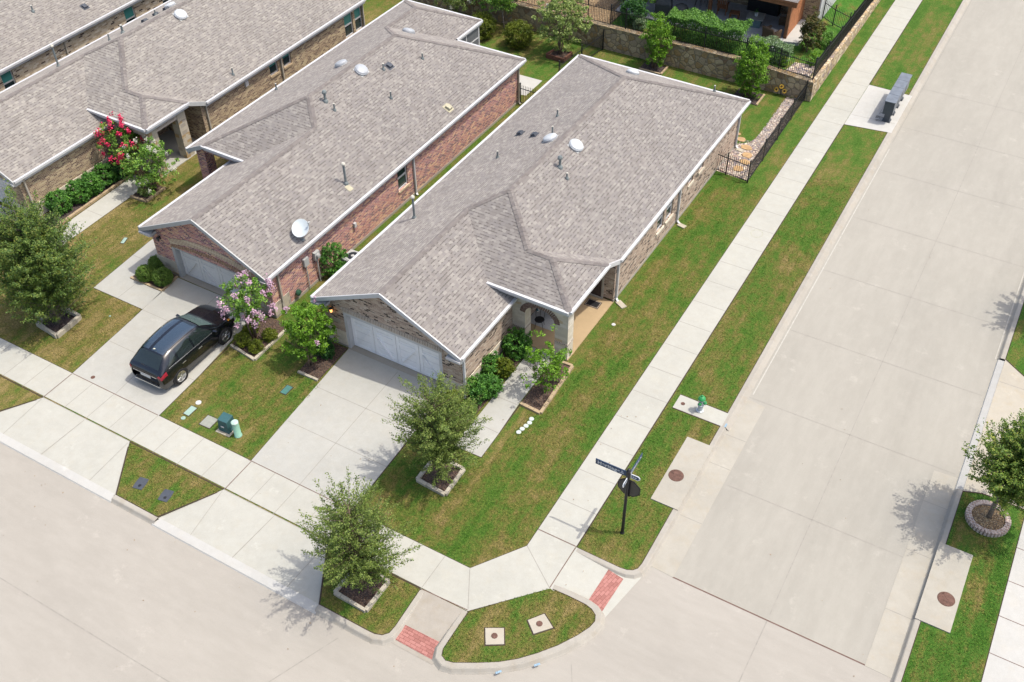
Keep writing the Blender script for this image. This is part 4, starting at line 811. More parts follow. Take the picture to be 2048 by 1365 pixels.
q = MB(); q.prism([(3.3, 6.1), (6.2, 6.1), (6.2, 9.6), (3.3, 9.6)], -0.1, 0.035); q.build('porch_floor', M['drive'], hC)
q = MB(); q.box(-2.33, -2.19, 0.32, 0.64, 0.02, 2.0); q.box(2.31, 2.45, 0.32, 0.64, 0.02, 2.0); q.box(-2.19, 2.31, 0.32, 0.64, 1.88, 2.0); q.build('door_jamb', M['greytrim'], hC)
garage_door(hC, -2.19, 2.31, 0.56, 1.88, M['doorg'])
for i, o in enumerate(ops): window(hC, 6.18, o[0], o[1], o[2], o[3], 1, sash=i > 1, sill=0.11 if i < 2 else 0.07, silm=M['edgetan'] if i < 2 else M['white'], teal=0.99 if i > 1 else 0.35)
downspout(hC, [(6.45, 9.95, 2.4), (6.25, 9.9, 2.2), (6.25, 9.9, 0.1)], M['tantrim']); downspout(hC, [(6.42, 15.88, 2.4), (6.25, 15.86, 2.2), (6.25, 15.86, 0.1)], M['tantrim']); downspout(hC, [(6.42, 23.45, 2.4), (6.25, 23.4, 2.2), (6.25, 23.4, 0.1)], M['tantrim']); downspout(hC, [(3.6, 0.5, 2.4), (3.48, 0.55, 2.2), (3.48, 0.55, 0.1)], M['tantrim'])
q = MB(); q.box(6.19, 6.29, 12.9, 13.12, 1.82, 2.1); q.build('outlet_box', M['white'], hC)
wall_lamp(hC, 2.9, 0.33, 2.0, False)
skylight(hC, (1.98, 13.34, 4.68), nA['R'], M['dome']); skylight(hC, (0.1, 14.4, 4.29), nA['L'], M['dome'])
for p, hh in (((6.0, 12.43, 2.69), 0.38), ((0.1, 10.87, 4.29), 0.42), ((0.1, 9.93, 4.29), 0.34), ((0.2, 13.19, 4.34), 0.3)): pipe_vent(hC, p, hh, 0.06 if hh > 0.4 else 0.04)
pipe_vent(hC, (-0.9, 7.2, 3.8), 1.15, 0.05)
for x, y in ((0.1, 13.3), (0.2, 14.0), (0.3, 12.3)): box_vent(hC, (x, y, 2.5+PM*(x+3.56)), nA['L'], M['darkmetal'])

# ---- cream brick house at the far left
hD = empty('cream_brick_house', (-54.2, 20.0, 0), -0.0115); tag(hD, 'cream brick house at the top left corner with tall teal screened windows', 'house')
b = MB(); hx, LD = 4.85, 27.0; zr = ZE+PM*hx
for p in ([(hx, 0, ZE), (hx, LD, ZE), (0, LD-hx, zr), (0, hx, zr)], [(-hx, LD, ZE), (-hx, 0, ZE), (0, hx, zr), (0, LD-hx, zr)], [(-hx, 0, ZE), (hx, 0, ZE), (0, hx, zr)], [(hx, LD, ZE), (-hx, LD, ZE), (0, LD-hx, zr)]):
    b.face(p, 0); b.face([(q[0], q[1], q[2]-0.09) for q in reversed(p)], 1)
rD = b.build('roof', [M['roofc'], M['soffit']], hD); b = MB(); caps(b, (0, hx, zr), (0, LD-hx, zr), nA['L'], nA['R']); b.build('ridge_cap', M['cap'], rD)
q = MB(); q.bar((hx+0.055, 0, ZE-0.045), (hx+0.055, LD, ZE-0.045), 0.12, 0.11); q.bar((hx-0.03, 0, ZE-0.19), (hx-0.03, LD, ZE-0.19), 0.04, 0.18); q.build('gutter', M['white'], hD)
ops = [(9.85, 10.6, 0.75, 2.2), (18.85, 19.65, 0.65, 2.1), (21.9, 22.7, 0.65, 2.1)]
b = MB(); wall_open(b, (4.55, 0.3), (4.55, LD-0.3), 0, 2.45, [(o[0]-0.3, o[1]-0.3, o[2], o[3]) for o in ops], 0.1); wall_open(b, (4.55, LD-0.3), (-4.55, LD-0.3), 0, 2.45, [], 0.1); wall_open(b, (-4.55, LD-0.3), (-4.55, 0.3), 0, 2.45, [], 0.1); wall_open(b, (-4.55, 0.3), (4.55, 0.3), 0, 2.45, [], 0.1); b.build('wall', M['brickD'], hD)
for o in ops: window(hD, 4.55, *o, 1, teal=0.99)
downspout(hD, [(4.9, 14.2, 2.4), (4.62, 14.25, 2.2), (4.62, 14.25, 0.1)], M['tantrim'])
pipe_vent(hD, (2.8, 14.2, ZE+PM*2.05), 0.36); box_vent(hD, (3.9, 16.8, ZE+PM*0.95), nA['R'], M['darkmetal'])
#PART3
# ------------------------------------------------------------------ plants
rng = np.random.default_rng(7)
def leaf_mesh(name, pts, size, mat, parent=None, seed=0, up=0.35, aspect=0.55, dirs=None, droop=0.0, smooth=False):
    """one small folded leaf per point: pts (n,3)"""
    r = np.random.default_rng(seed); n = len(pts)
    nrm = r.normal(size=(n, 3)); nrm[:, 2] = np.abs(nrm[:, 2]) + up; nrm /= np.linalg.norm(nrm, axis=1)[:, None]
    a = r.normal(size=(n, 3)) if dirs is None else dirs + r.normal(size=(n, 3))*0.55
    a[:, 2] -= droop; a -= nrm*np.sum(a*nrm, 1)[:, None]; a /= np.linalg.norm(a, axis=1)[:, None] + 1e-9
    b = np.cross(nrm, a); s = size*(0.6+0.8*r.random(n))[:, None]
    fold = nrm*s*0.12
    v = np.stack([pts - a*s*0.5, pts + b*s*aspect*0.5 + fold, pts + a*s*0.5, pts - b*s*aspect*0.5 + fold], 1).reshape(-1, 3)
    me = bpy.data.meshes.new(name); me.vertices.add(4*n); me.vertices.foreach_set('co', v.ravel().astype(np.float32))
    me.loops.add(4*n); me.loops.foreach_set('vertex_index', np.arange(4*n, dtype=np.int32))
    me.polygons.add(n); me.polygons.foreach_set('loop_start', np.arange(0, 4*n, 4, dtype=np.int32)); me.polygons.foreach_set('loop_total', np.full(n, 4, dtype=np.int32))
    me.update(calc_edges=True); me.materials.append(mat)
    o = bpy.data.objects.new(name, me); COL.objects.link(o)
    if parent: o.parent = parent
    return o
def in_ell(r, n, c, s, shell=0.5, zmin=None):
    d = r.normal(size=(n, 3)); d /= np.linalg.norm(d, axis=1)[:, None]
    rad = (shell + (1-shell)*r.random(n)) if shell > 0 else r.random(n)**(1/3)
    p = d*rad[:, None]*np.array(s) + np.array(c)
    return p
def clumps(seed, n, c, s, per, cr, shell=0.45, lump=0.25):
    r = np.random.default_rng(seed); cc = in_ell(r, n, c, s, shell)
    k = 1 + lump*r.normal(size=(n, 1)); cc = (cc-np.array(c))*np.clip(k, 0.6, 1.25) + np.array(c)
    q = r.normal(size=(n, per, 3)); q /= np.linalg.norm(q, axis=2)[:, :, None]; q *= (r.random((n, per, 1))**0.5)*(cr*(0.6+0.8*r.random((n, 1, 1))))
    q[:, :, 2] *= 0.75
    return (cc[:, None, :]+q).reshape(-1, 3), cc
def limb(b, p, d, L, r0, seed, depth=2, n=6, up=0.25, out=None):
    """a bent tapering limb with side branches; collects tips"""
    rr = random.Random(seed); pts = [Vector(p)]; rad = [r0]; d = Vector(d).normalized(); k = 5
    for i in range(k):
        d = (d + Vector((rr.uniform(-.22, .22), rr.uniform(-.22, .22), rr.uniform(-.08, .2)+up*0.3))).normalized()
        pts.append(pts[-1]+d*L/k); rad.append(r0*(1-0.75*(i+1)/k))
    b.tube(pts, rad, n, 0, False)
    if out is not None: out.append(np.array(pts[-1]))
    if depth > 0:
        for i in (2, 3, 4, 5):
            for _ in range(2):
                e = (d + Vector((rr.uniform(-1, 1), rr.uniform(-1, 1), rr.uniform(-.1, .6)))).normalized()
                limb(b, pts[i], e, L*0.5, rad[i]*0.6+0.003, rr.random(), depth-1, 4, up, out)
def twig_tree(name, loc, c, s, ntw, per, leaf, mat, label, bark, seed, trunk_r=0.07, twigL=(0.5, 0.95), group=None, spread=0.075, cat='tree', upb=0.30):
    """open young tree: every twig a tapering stem with its own small leaves, gaps between"""
    t = empty(name, loc); tag(t, label, cat, group); r = np.random.default_rng(seed); rr = random.Random(seed); b = MB()
    top = c[2]+s[2]*0.75; ax = []
    pts = [Vector((0, 0, -0.05)), Vector((rr.uniform(-.03, .03), rr.uniform(-.03, .03), top*0.3)), Vector((c[0]*0.6, c[1]*0.6, top*0.6)), Vector((c[0], c[1], top))]
    b.tube(pts, [trunk_r*1.25, trunk_r, trunk_r*0.6, 0.012], 9)
    P, D = [], []
    def axis(z):
        f = max(0, min(1, z/top))*3; i = min(2, int(f)); return np.array(pts[i].lerp(pts[i+1], f-i))
    for i in range(ntw):
        d = r.normal(size=3); d /= np.linalg.norm(d); d[2] = d[2]*0.95
        k = r.uniform(twigL[0], 1.0)*(1+0.15*r.normal())
        tip = np.array(c) + d*np.array(s)*k; z0 = max(0.35, min(top*0.95, tip[2] - (0.30+0.45*r.random())*np.hypot(tip[0]-c[0], tip[1]-c[1]) - 0.3*r.random()))
        p0 = axis(z0); mid = (p0*0.45+tip*0.55); mid[2] += 0.10*r.random() - 0.02; L = np.linalg.norm(tip-p0)
        tip2 = tip + np.array([d[0]*0.8, d[1]*0.8, 0.25+upb+d[2]*0.5])*0.34*r.random()**1.5
        b.tube([Vector(p0), Vector(mid), Vector(tip2)], [0.008+0.010*L/1.5, 0.006, 0.002], 4, 0, False)
        m = int(per*(0.6+0.8*r.random())*(0.5+0.5*min(1.3, L/1.2))); u = r.random(m)**0.72; u = 0.22+0.80*u
        q = np.where((u < 0.5)[:, None], p0 + (mid-p0)*(u*2)[:, None], mid + (tip2-mid)*(u*2-1)[:, None])
        dv = (tip2-p0)/max(L, 1e-3)
        q = q + r.normal(size=(m, 3))*spread*(1.25-0.75*u)[:, None]*min(1.0, 0.5+L*0.5)
        P.append(q); D.append(np.repeat(dv[None], m, 0))
    b.build('trunk', bark, t, smooth=True)
    leaf_mesh('crown', np.concatenate(P), leaf, mat, t, seed+1, up=0.5, dirs=np.concatenate(D))
    return t
def clump_tree(name, loc, trunks, c, s, n, per, cr, leaf, mat, label, bark, seed, flower=None, fl=(0, 0, 0), group=None, shell=0.5, cat='tree', lump=0.12, r0=0.05, lean=0.3, flp=1.0, up=0.35):
    t = empty(name, loc); tag(t, label, cat, group); rr = random.Random(seed); b = MB(); tips = []
    for i in range(trunks):
        a = 2*math.pi*i/max(1, trunks)+rr.uniform(-.3, .3); o = 0.07 if trunks > 1 else 0
        st = Vector((o*math.cos(a), o*math.sin(a), -0.05)); zb = max(0.3, c[2]-s[2]*0.55); p1 = st + Vector((math.cos(a)*lean*0.35+c[0]*0.5, math.sin(a)*lean*0.35+c[1]*0.5, zb)) if trunks > 1 else Vector((c[0]*0.5, c[1]*0.5, zb))
        b.tube([st, (st+p1)/2+Vector((rr.uniform(-.04, .04), rr.uniform(-.04, .04), 0)), p1], [r0*1.3, r0, r0*0.8], 8)
        for k in range(3 if trunks > 1 else 7):
            e = Vector((math.cos(a)+rr.uniform(-.9, .9), math.sin(a)+rr.uniform(-.9, .9), rr.uniform(.5, 1.5))) if trunks > 1 else Vector((math.cos(k*0.9), math.sin(k*0.9), rr.uniform(.3, 1.2)))
            limb(b, p1, e, min(s[0], s[2])*0.85, r0*0.55, rr.random(), 1, 5, 0.2, tips)
    b.build('trunk', bark, t, smooth=True)
    P, cc = clumps(seed, n, c, s, per, cr, shell, lump)
    keep = P[:, 2] > 0.12; leaf_mesh('crown', P[keep], leaf, mat, t, seed+1, up=up)
    if flower:
        nf, fr, fs = fl; r = np.random.default_rng(seed+5)
        d = r.normal(size=(nf, 3)); d[:, 2] = d[:, 2]*0.8+0.35*flp; d /= np.linalg.norm(d, axis=1)[:, None]; fc = np.array(c)+d*np.array(s)*(0.98+0.14*r.random((nf, 1)))
        q = r.normal(size=(nf, 45, 3))*np.array([fr*0.45, fr*0.45, fr*0.7])*(0.6+0.8*r.random((nf, 1, 1))); leaf_mesh('blossom', (fc[:, None]+q).reshape(-1, 3), fs, flower, t, seed+6, up=0.8, aspect=0.9)
    return t
def shrub(name, loc, s, n, leaf, mat, label, seed, group=None, lump=0.06, cat='shrub', cr=0.10, per=26, shell=0.72, up=0.5):
    t = empty(name, loc); tag(t, label, cat, group); b = MB(); rr = random.Random(seed)
    for i in range(6): a = i*1.05; b.tube([(0, 0, -0.03), (math.cos(a)*s[0]*0.35, math.sin(a)*s[1]*0.35, s[2]*0.8)], [0.018, 0.008], 5)
    b.build('stem', M['bark'], t)
    P, _ = clumps(seed, n, (0, 0, s[2]*0.9), s, per, cr, shell, lump); P = P[P[:, 2] > 0.02]
    leaf_mesh('foliage', P, leaf, mat, t, seed+1, up=up)
    return t

def bed(name, pts, label, mulch, edge=None, sides=None, eh=0.13, ew=0.13, blk=0.38, seed=1, z=0.03, cat='flower bed'):
    """planting bed: mulch and a row of edging blocks along the chosen sides"""
    cx = sum(p[0] for p in pts)/len(pts); cy = sum(p[1] for p in pts)/len(pts); t = empty(name, (cx, cy, 0)); tag(t, label, cat)
    P = [(p[0]-cx, p[1]-cy) for p in pts]; b = MB(); b.prism(P, -0.05, z); b.build('mulch', mulch, t)
    if edge:
        rr = random.Random(seed); b = MB(); n = len(P)
        for i in (range(n) if sides is None else sides):
            a, c = Vector((*P[i], 0)), Vector((*P[(i+1) % n], 0)); d = c-a; L = d.length; d.normalize(); x = 0.0; ang = math.atan2(d.y, d.x)
            while x < L-0.05:
                l = min(L-x, blk*rr.uniform(0.65, 1.25)); p = a+d*(x+l/2)
                b.obox((p.x, p.y, eh/2), l-0.014, ew*rr.uniform(.85, 1.1), eh*rr.uniform(.9, 1.1), ang+rr.uniform(-.03, .03)); x += l
        b.build('edging', edge, t)
    return t

bed('planting_bed', [(-14.93, 13.52), (-13.62, 13.46), (-13.61, 14.77), (-14.90, 14.80)], 'square tree bed with a pale block edging on the kerbside verge corner', M['mulch'], M['edging'])
bed('planting_bed', [(-15.21, 18.88), (-13.94, 18.80), (-13.97, 20.15), (-15.22, 20.18)], 'square block edged tree bed in the corner front lawn by the driveway', M['mulch'], M['edging'], seed=2)
bed('planting_bed', [(-34.16, 17.95), (-32.82, 17.80), (-32.90, 19.17), (-34.20, 19.22)], 'raised white block tree bed with dark mulch under the big left tree', M['mulchd'], M['edging'], None, 0.2, 0.15, 0.6, 3)
bed('planting_bed', [(-26.05, 21.05), (-24.60, 20.85), (-24.62, 23.2), (-26.2, 23.3)], 'mulch bed with pale block edging under the pink flowering tree', M['mulch'], M['edging'], [0, 1], 0.1, 0.12, 0.35, 4)
bed('planting_bed', [(-22.60, 21.20), (-21.58, 21.20), (-21.66, 23.3), (-22.75, 23.3)], 'bare mulch bed under the bright green tree left of the white garage door', M['mulch'], M['edging'], [0], 0.08, 0.1, 0.35, 5)
bed('planting_bed', [(-13.80, 24.10), (-12.86, 24.02), (-12.96, 26.95), (-13.84, 26.95)], 'long stone edged bed between the porch walk and the side lawn', M['mulch'], M['edgetan'], [0, 1, 2], 0.1, 0.13, 0.36, 6)
bed('planting_bed', [(-16.05, 22.2), (-15.05, 22.2), (-14.97, 27.1), (-15.85, 27.1)], 'mulch bed between the garage side wall and the porch walk', M['mulch'])
bed('planting_bed', [(-33.0, 22.25), (-31.08, 22.25), (-31.20, 23.35), (-32.2, 23.4), (-32.3, 25.5), (-33.0, 25.4)], 'small bed with three clipped round shrubs at the red brick garage', M['mulch'], M['edgetan'], [0, 1], 0.08, 0.1, 0.4, 8)
bed('planting_bed', [(-40.15, 23.2), (-38.92, 23.2), (-38.98, 28.3), (-40.0, 28.3)], 'hedge bed with tan stone edging along the tan brick house', M['mulchd'], M['edgetan'], [1], 0.1, 0.13, 0.5, 9)
bed('planting_bed', [(-37.62, 26.85), (-36.60, 26.90), (-36.62, 28.25), (-37.65, 28.25)], 'stone edged corner bed under the white flowering tree', M['mulch'], M['edgetan'], [0, 1], 0.1, 0.12, 0.4, 10)
bed('planter_box', [(-26.30, 49.30), (-25.16, 49.24), (-25.10, 50.25), (-26.15, 50.32)], 'dark reddish timber planter box in the back yard', M['mulch'], M['timber'], None, 0.26, 0.09, 2.0, 11, 0.16, 'planter')
bed('planting_bed', [(-20.95, 50.7), (-19.55, 50.7), (-19.55, 51.7), (-20.95, 51.7)], 'dark mulch bed at the stone wall under the taller yard bush', M['mulchd'], M['edgetan'], [0, 1], 0.08, 0.1, 0.4, 12)
bed('planting_bed', [(-15.05, 50.1), (-13.55, 50.1), (-13.55, 51.4), (-15.05, 51.4)], 'dark mulch bed under the yellow green bush by the wall corner', M['mulchd'], M['edgetan'], [1], 0.08, 0.1, 0.4, 13)
t = empty('planting_bed', (3.33, 27.33, 0)); tag(t, 'round brick ringed tree bed with straw mulch beside the right street', 'flower bed')
b = MB(); b.lathe([(0.62, -0.02), (0.62, 0.10), (0.35, 0.15), (0.01, 0.17)], (0, 0, 0), 28); b.build('mulch', M['straw'], t)
b = MB(); rr = random.Random(3)
for i in range(38):
    a = 2*math.pi*i/38; b.obox((0.66*math.cos(a), 0.66*math.sin(a), 0.085), 0.19, 0.098, 0.17+rr.uniform(-.01, .01), a)
b.build('edging', brick('ring_brick', [(0, (0.34, 0.24, 0.19)), (0.5, (0.44, 0.34, 0.28)), (0.8, (0.26, 0.19, 0.16))], (0.5, 0.45, 0.4), 0.11, 0.11), t)

twig_tree('young_tree', (-14.22, 14.12, 0), (-0.06, 0.12, 2.75), (1.66, 1.66, 2.25), 350, 98, 0.062, L_OAK, 'open young tree with wispy olive leaves in the kerbside square bed', M['bark'], 21)
twig_tree('young_tree', (-14.55, 19.45, 0), (0.0, 0.0, 2.85), (1.62, 1.62, 2.15), 365, 98, 0.062, L_OAK, 'open young tree with wispy olive leaves in the front lawn beside the driveway', M['bark'], 33)
twig_tree('shade_tree', (-33.47, 18.47, 0), (-0.35, 0.30, 3.45), (2.25, 2.25, 2.75), 720, 115, 0.082, L_BIG, 'large dense dark green tree in the white block bed at the left edge', M['barkg'], 45, 0.11, (0.45, 1), None, 0.10)
twig_tree('street_tree', (3.34, 27.34, 0.05), (0.35, 0.05, 3.2), (1.72, 1.72, 1.45), 600, 100, 0.080, L_MAG, 'round dense tree on a slim trunk in the brick ring by the right street', M['barkg'], 57, 0.075, (0.45, 1), None, 0.09)
twig_tree('street_tree', (4.2, 39.9, 0), (0, 0, 3.5), (1.5, 1.5, 1.5), 300, 60, 0.11, L_MAG, 'tree beyond the right edge that shades the street', M['barkg'], 58, 0.075, (0.45, 1), None, 0.09)
clump_tree('crape_myrtle', (-25.45, 21.88, 0), 3, (0, 0.05, 2.15), (1.12, 1.12, 0.95), 95, 34, 0.17, 0.105, L_CRAPE, 'pink flowering tree over the bonnet of the parked car', M['bark'], 61, F_PINK, (27, 0.135, 0.075), None, 0.45, lump=0.16, r0=0.032)
clump_tree('bright_green_tree', (-22.40, 21.75, 0), 4, (-0.05, 0.35, 1.75), (1.08, 1.08, 1.25), 190, 40, 0.16, 0.10, L_LIME, 'bright green bushy tree left of the white garage door', M['bark'], 62, F_PINK, (4, 0.10, 0.07), None, 0.5, lump=0.12, r0=0.03)
clump_tree('open_small_tree', (-13.30, 25.10, 0), 4, (0.0, 0.15, 1.45), (0.98, 1.15, 1.25), 90, 30, 0.16, 0.10, L_LIME, 'loose leafy small tree beside the porch walk', M['bark'], 63, None, (0, 0, 0), None, 0.4, lump=0.18, r0=0.022)
clump_tree('crape_myrtle', (-38.95, 28.25, 0), 4, (-0.15, 0.15, 1.85), (1.05, 1.05, 1.35), 110, 34, 0.16, 0.10, L_CRAPE, 'tree with crimson flowers at the tan brick porch', M['bark'], 64, F_RED, (52, 0.12, 0.075), None, 0.45, lump=0.16, r0=0.03)
clump_tree('crape_myrtle', (-36.95, 27.85, 0), 4, (0.1, -0.1, 1.6), (1.25, 1.2, 1.25), 150, 34, 0.17, 0.105, L_CRAPE, 'spreading tree with scattered white flowers beside the path', M['bark'], 65, F_WHITE, (13, 0.085, 0.06), None, 0.45, lump=0.18, r0=0.03)
# back yards
clump_tree('yard_bush', (-20.25, 51.2, 0), 4, (0.1, 0.1, 1.75), (0.88, 0.85, 1.6), 190, 38, 0.15, 0.095, L_LIME, 'taller upright green bush against the stone wall behind the corner house', M['bark'], 71, None, (0, 0, 0), None, 0.5, lump=0.12, r0=0.025, cat='bush')
clump_tree('yard_bush', (-14.3, 50.75, 0), 4, (0, 0, 1.8), (1.02, 0.98, 1.7), 240, 40, 0.16, 0.10, L_LIME, 'broad yellow green bush near the corner of the stone wall', M['bark'], 72, None, (0, 0, 0), None, 0.5, lump=0.10, r0=0.025, cat='bush')
clump_tree('yard_tree', (-25.7, 49.85, 0.1), 5, (-0.05, 0.3, 2.15), (1.65, 1.55, 1.55), 190, 38, 0.2, 0.12, L_PALE, 'pale blossoming tree growing from the timber planter box', M['bark'], 73, F_WHITE, (7, 0.08, 0.06), None, 0.45, lump=0.16, r0=0.035)
clump_tree('yard_tree', (-30.0, 50.75, 0), 1, (-0.6, 0.4, 2.6), (1.75, 1.5, 1.3), 190, 38, 0.22, 0.13, L_CRAPE, 'slim trunked tree standing between the two round yard shrubs', M['barkg'], 74, F_WHITE, (6, 0.1, 0.07), None, 0.45, lump=0.16, r0=0.04)
clump_tree('yard_tree', (-33.6, 50.6, 0), 2, (0, 0.2, 1.9), (1.4, 1.2, 1.3), 130, 36, 0.2, 0.12, L_PALE, 'low leafy tree behind the rear roof of the red brick house', M['bark'], 75, F_WHITE, (6, 0.1, 0.07), None, 0.45, lump=0.16, r0=0.04)
shrub('round_shrub', (-28.45, 49.75, 0), (0.88, 0.88, 0.82), 620, 0.065, L_OLIVE, 'large round yellow green shrub in the back yard near the planter', 76)
shrub('round_shrub', (-30.95, 49.6, 0), (0.86, 0.86, 0.86), 580, 0.065, L_OLIVE, 'round yellow green shrub at the screened porch corner', 77)
for i, (x, y, sx, lab) in enumerate([(-37.6, 53.2, 1.7, 'dense dark shrub at the top edge beyond the tan brick house'), (-35.2, 53.0, 1.4, 'dark leafy shrub at the top edge left of the rear roof'), (-41.0, 53.3, 1.8, 'leafy shrub beyond the rear of the tan brick house')]):
    shrub('yard_shrub', (x, y, 0), (sx, 0.9, 1.0), 170, 0.11, L_CRAPE, lab, 80+i, cr=0.2)
# shrubs round the houses
for i, (x, y, sx, sz, mt, lab) in enumerate([(-15.45, 23.65, 0.55, 0.50, L_SHRUB, 'green shrub at the garage corner downspout'), (-15.10, 24.0, 0.46, 0.45, L_SHRUB, 'green shrub beside the walk next to the garage corner shrub'), (-15.62, 25.0, 0.5, 0.5, L_SHRUB, 'green shrub halfway along the garage side wall'), (-15.22, 25.2, 0.42, 0.42, L_OLIVE, 'yellowish shrub halfway along the porch walk'), (-15.32, 26.5, 0.62, 0.6, L_SHRUB, 'tall green shrub at the left pier of the porch arch'), (-22.15, 22.55, 0.36, 0.4, L_DARK, 'small dark shrub left of the white garage door'), (-25.30, 27.1, 0.72, 0.8, L_SHRUB, 'big round shrub beside the cooling unit between the houses'), (-16.0, 22.75, 0.34, 0.4, L_OLIVE, 'yellowish shrub in front of the garage corner')]):
    shrub('leafy_shrub', (x, y, 0), (sx, sx, sz), int(260*sx), 0.085, mt, lab, 100+i, cr=0.12, per=30, lump=0.1)
shrub('clipped_shrub', (-15.27, 22.65, 0), (0.33, 0.33, 0.32), 110, 0.05, L_BOX, 'small clipped ball shrub at the start of the porch walk', 110, per=30)
for i, (x, y, sx, lab) in enumerate([(-32.30, 22.55, 0.46, 'clipped round shrub leftmost of three at the red brick garage'), (-32.35, 23.35, 0.44, 'clipped round shrub against the red brick garage wall'), (-31.40, 22.72, 0.50, 'clipped round shrub beside the driveway of the red brick house')]):
    shrub('clipped_shrub', (x, y, 0), (sx*0.86, sx*0.86, sx*0.82), 420, 0.045, L_BOX, lab, 120+i, 'clipped shrubs at the red brick garage', per=34, lump=0.02, cr=0.07, shell=0.85)
for i, (x, y, sx, lab) in enumerate([(-25.85, 22.15, 0.32, 'yellow green shrub nearest the car wheel under the pink tree'), (-25.65, 21.35, 0.34, 'yellow green shrub at the corner of the pink tree bed'), (-24.92, 21.35, 0.32, 'yellow green shrub at the lawn side corner of the pink tree bed'), (-24.85, 22.2, 0.30, 'yellow green shrub by the brick wall under the pink tree')]):
    shrub('low_shrub', (x, y, 0), (sx, sx, sx*0.9), 90, 0.055, L_OLIVE, lab, 130+i, 'low shrubs under the pink tree', per=30)
for i, (x, y, sx, lab) in enumerate([(-39.72, 24.35, 0.60, 'nearest dark green hedge shrub along the tan brick house'), (-39.55, 25.45, 0.60, 'second dark green hedge shrub along the tan brick house'), (-39.52, 26.2, 0.56, 'third dark green hedge shrub along the tan brick house'), (-39.5, 27.1, 0.56, 'fourth dark green hedge shrub along the tan brick house'), (-39.3, 27.9, 0.5, 'farthest dark green hedge shrub under the crimson flowering tree')]):
    shrub('hedge_shrub', (x, y, 0), (sx, sx, 0.58), 200, 0.08, L_SHRUB if i < 4 else L_DARK, lab, 140+i, 'hedge shrubs along the tan brick house', per=32, lump=0.05, cr=0.11, shell=0.8)
shrub('dry_plant', (-37.1, 27.4, 0.03), (0.35, 0.35, 0.22), 40, 0.09, L_PALE, 'sparse straw coloured plant in the corner bed under the white flowering tree', 150, cat='plant')

r = np.random.default_rng(11); P = []
for (x0, x1, y0, y1, dn) in ((-16.3, -10.45, 18.6, 20.9, 420), (-13.6, -10.42, 20.9, 30.0, 420), (-13.0, -10.40, 30.0, 42.7, 300), (-8.70, -7.45, 19.35, 26.8, 420), (-7.4, -6.58, 19.8, 22.2, 420), (-7.4, -6.58, 25.8, 26.8, 420), (-8.70, -6.58, 27.75, 45.0, 300), (-25.7, -22.7, 16.7, 21.0, 380), (-22.7, -21.35, 16.7, 21.1, 380), (-30.95-3, -30.95, 16.7, 20.8, 320), (-38.4, -34.3, 16.7, 20.8, 260), (-37.4, -34.3, 21.0, 26.8, 240), (2.36, 4.40, 14.0, 21.9, 380), (3.32, 4.40, 21.9, 26.5, 380), (2.36, 2.6, 25.8, 28.1, 300)):
    n = int((x1-x0)*(y1-y0)*dn); q = np.stack([r.uniform(x0, x1, n), r.uniform(y0, y1, n), np.full(n, 0.022)], 1)
    bad = ((q[:, 0] > -15.3) & (q[:, 0] < -13.9) & (q[:, 1] > 18.7) & (q[:, 1] < 20.3)) | ((q[:, 0] > -34.3) & (q[:, 0] < -32.7) & (q[:, 1] > 17.7) & (q[:, 1] < 19.4)) | ((q[:, 0] < -12.75) & (q[:, 0] > -14.2) & (q[:, 1] > 20.9) & (q[:, 1] < 31.0) & ((q[:, 1] > 27.0) | (q[:, 0] < -13.7) | (q[:, 1] > 23.9))) | ((np.abs(q[:, 0]+24.3) < 1.0) & (np.abs(q[:, 1]-17.35) < 0.75)) | ((np.abs(q[:, 0]+22.7) < 0.7) & (np.abs(q[:, 1]-17.35) < 0.5)) | ((np.abs(q[:, 0]+22.37) < 0.2) & (np.abs(q[:, 1]-20.17) < 0.3)) | ((q[:, 0] < -13.3) & (q[:, 1] > 20.9) & (q[:, 0] > -16))
    P.append(q[~bad])
def inside(poly, q):
    c = np.zeros(len(q), bool); n = len(poly)
    for i in range(n):
        (xa, ya), (xb, yb_) = poly[i][:2], poly[(i+1) % n][:2]
        k = ((ya > q[:, 1]) != (yb_ > q[:, 1])); c ^= k & (q[:, 0] < (xb-xa)*(q[:, 1]-ya)/((yb_-ya) if yb_ != ya else 1e-9)+xa)
    return c
for poly, dn in ((island, 440), ([(-15.1, 13.0), (-13.2, 13.0), (-12.6, 13.3), (-12.6, 15.0), (-16.3, 15.0)], 440), ([(-25.8, 15.0), (-24.4, 13.0), (-22.4, 13.0), (-21.2, 15.0)], 440), ([(-11.6, 16.66), (-10.35, 18.35), (-10.35, 18.6), (-16.4, 18.6), (-16.4, 16.66)], 440)):
    a = np.array([p[:2] for p in poly]); lo, hi = a.min(0), a.max(0); n = int((hi-lo).prod()*dn); q = np.stack([r.uniform(lo[0], hi[0], n), r.uniform(lo[1], hi[1], n), np.full(n, 0.022)], 1); k = inside(poly, q)
    for (bx, by, br) in ((-8.43, 15.88, 0.48), (-9.48, 14.78, 0.48), (-24.02, 13.76, 0.3), (-22.81, 13.8, 0.3)): k &= np.hypot(q[:, 0]-bx, q[:, 1]-by) > br
    k &= ~((np.abs(q[:, 0]+14.27) < 0.75) & (np.abs(q[:, 1]-14.13) < 0.75)); P.append(q[k])
P = np.concatenate(P); o = leaf_mesh('grass', P, 0.055, grass('grass_blades', (0.066, 0.128, 0.020), blades=True), None, 12, up=0.15, aspect=0.30, dirs=np.repeat(np.array([[0, 0, 1.1]]), len(P), 0)); tag(o, kind='stuff')
